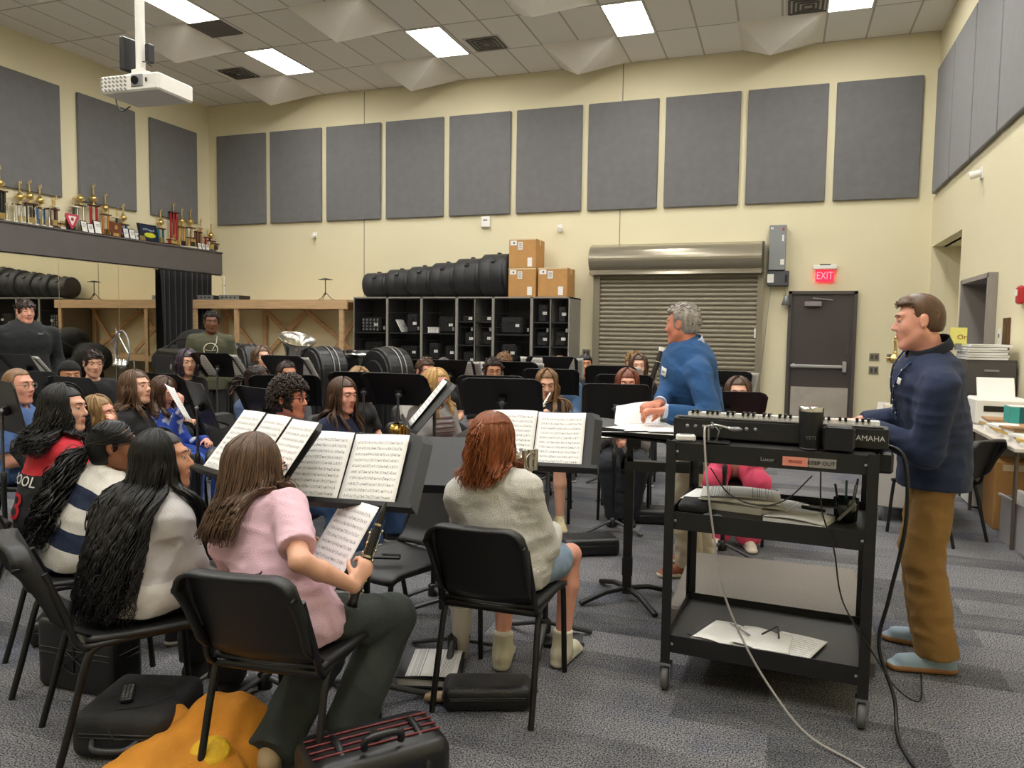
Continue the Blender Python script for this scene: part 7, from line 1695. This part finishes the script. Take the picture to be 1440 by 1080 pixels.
p1, p2 = loc2w(-1.80, 5.99, 166, (-.03, .16, 1.04)), loc2w(-1.80, 5.99, 166, (.16, .3, .70)); woodwind('flute', 'silver flute held across the black printed shirt', p1, p2, .0095, .0095, M_FLUTE, M_FLUTE)
p1, p2 = loc2w(-1.2, 6.32, 172, (.42, .38, .69)), loc2w(-1.2, 6.32, 172, (-.16, .36, .70)); woodwind('flute', 'silver flute lying across the lap of the auburn haired player', p1, p2, .0095, .0095, M_FLUTE, M_FLUTE)
p1, p2 = loc2w(-.30, 5.95, 176, (.16, .34, .69)), loc2w(-.30, 5.95, 176, (-.44, .40, .66)); woodwind('flute', 'silver flute across the bright pink trousers', p1, p2, .0095, .0095, M_FLUTE, M_FLUTE)
woodwind('bassoon', 'dark bassoon with a white ringed end leaning by the shutter', (-1.18, 8.0, 1.34), (-1.42, 7.85, .45), .03, .034, M_EBON, M_KEY); MB().tube([(.24, .15, .89), (.25, .155, .93)], [.034, .036], 16).build('white_ring', M_WHITE, bpy.data.objects['bassoon'])
def horn(name, lab, c, rz, m, s=1.0, kind='horn'):
    t = thing(name, lab, name.replace('_', ' '), c, rz)
    if kind == 'horn':
        MB().lathe((0, 0, 0), [(.012 * s, -.16 * s), (.02 * s, -.08 * s), (.05 * s, -.02 * s), (.13 * s, .03 * s), (.135 * s, .03 * s), (.05 * s, -.015 * s)], 24, 'y').build('bell', m, t)
        a = np.linspace(0, 11, 50); MB().tube(np.stack([.1 * s * np.cos(a), -.08 * s - .004 * a, .1 * s * np.sin(a)], 1), .009 * s, 8).build('tubing', m, t)
        MB().cyl((-.03, -.14 * s, -.04), (-.03, -.14 * s, .05), .012).cyl((0, -.14 * s, -.04), (0, -.14 * s, .05), .012).cyl((.03, -.14 * s, -.04), (.03, -.14 * s, .05), .012).build('valve', m, t)
    else:
        MB().tube(bez((0, 0, .34), (.03, .0, .30), (.0, 0, 0), (-.03, 0, -.2), (.05, 0, -.28), (.14, 0, -.2), (.16, 0, -.05), n=6), np.concatenate([np.linspace(.008, .03, 24), np.linspace(.032, .06, 13)]), 14).build('body', m, t)
        g = MB()
        for k in range(14): g.lathe((.02 - .002 * k, -.035, .2 - .032 * k), [(0, 0), (.011, 0), (.011, .004), (0, .006)], 10, 'y')
        g.tube([(.01, -.03, .25), (-.03, -.04, -.2)], .003, 6); g.build('keys', m, t)
    return t
horn('saxophone', 'brass saxophone rising beside the girl in the navy shirt', (-3.22, 4.55, .78), .3, M_BRASS, 1, 'sax')
horn('french_horn', 'brass horn on the lap of the player behind the blonde girl in grey', (-1.98, 5.55, .78), 2.2, M_BRASS, .8)
horn('trumpet', 'brass instrument peeking out beside the girl in the navy shirt', (-2.52, 4.74, .82), 1.2, M_BRASS, .45)
horn('cornet', 'worn silver horn bell right of the red haired girl', (-1.05, 3.13, .97), 1.0, M_SILV, .36)
flat_sheet(-1.53, 2.42, .74, -.3, 'loose page of music slanting down before the clarinet', .25, .33, 'score').rotation_euler = (math.radians(-35), 0, -.45)
# empty chair at centre with pens on it
chair(-1.70, 3.18, 200, 'empty band chair in the gap between the pink shirt girl and the red haired girl')
t = thing('pencil_case', 'black pen and silver reed case lying on the empty chair', 'pen case', (-1.70, 3.10, .462), .3); MB().box((0, 0, .008), (.13, .03, .014), ch=.004).build('case', M_CASE, t); MB().box((.02, .01, .018), (.09, .012, .006)).build('silver_clip', M_CHROME, t)
tag(MB().box((0, 0, .012), (.2, .13, .022), ch=.005).build('phone', M_CASE, None, (-.97, 3.55, 0), (0, 0, .4)), 'black phone lying on the carpet ahead of the clarinet case', 'phone')
t = thing('bag', 'dark red bag on the carpet under the empty music stand', 'bag', (-1.62, 4.75, 0)); Sdf().bx((0, 0, .1), (.26, .2, .2), rad=.06).build('body', .012, cloth('maroon_nylon', '7A1E3C', .7), t, disp=lambda P: .008 * wav(P, 25, 2)); MB().tube(bez((-.06, 0, .2), (0, 0, .26), (.06, 0, .2), n=4), .008, 6).build('handle', M_CASE, t)
for lab, x, y, rz in (('black instrument case on the carpet below the open music right of the red haired girl', -1.22, 5.1, .5), ('black instrument case behind the boots of the auburn haired player', -.92, 6.15, .2), ('low black case under the striped sweater chair row', -3.2, 2.75, .6)):
    floorcase('instrument_case', lab, x, y, rz, .4, .22, .12, M_CASE)
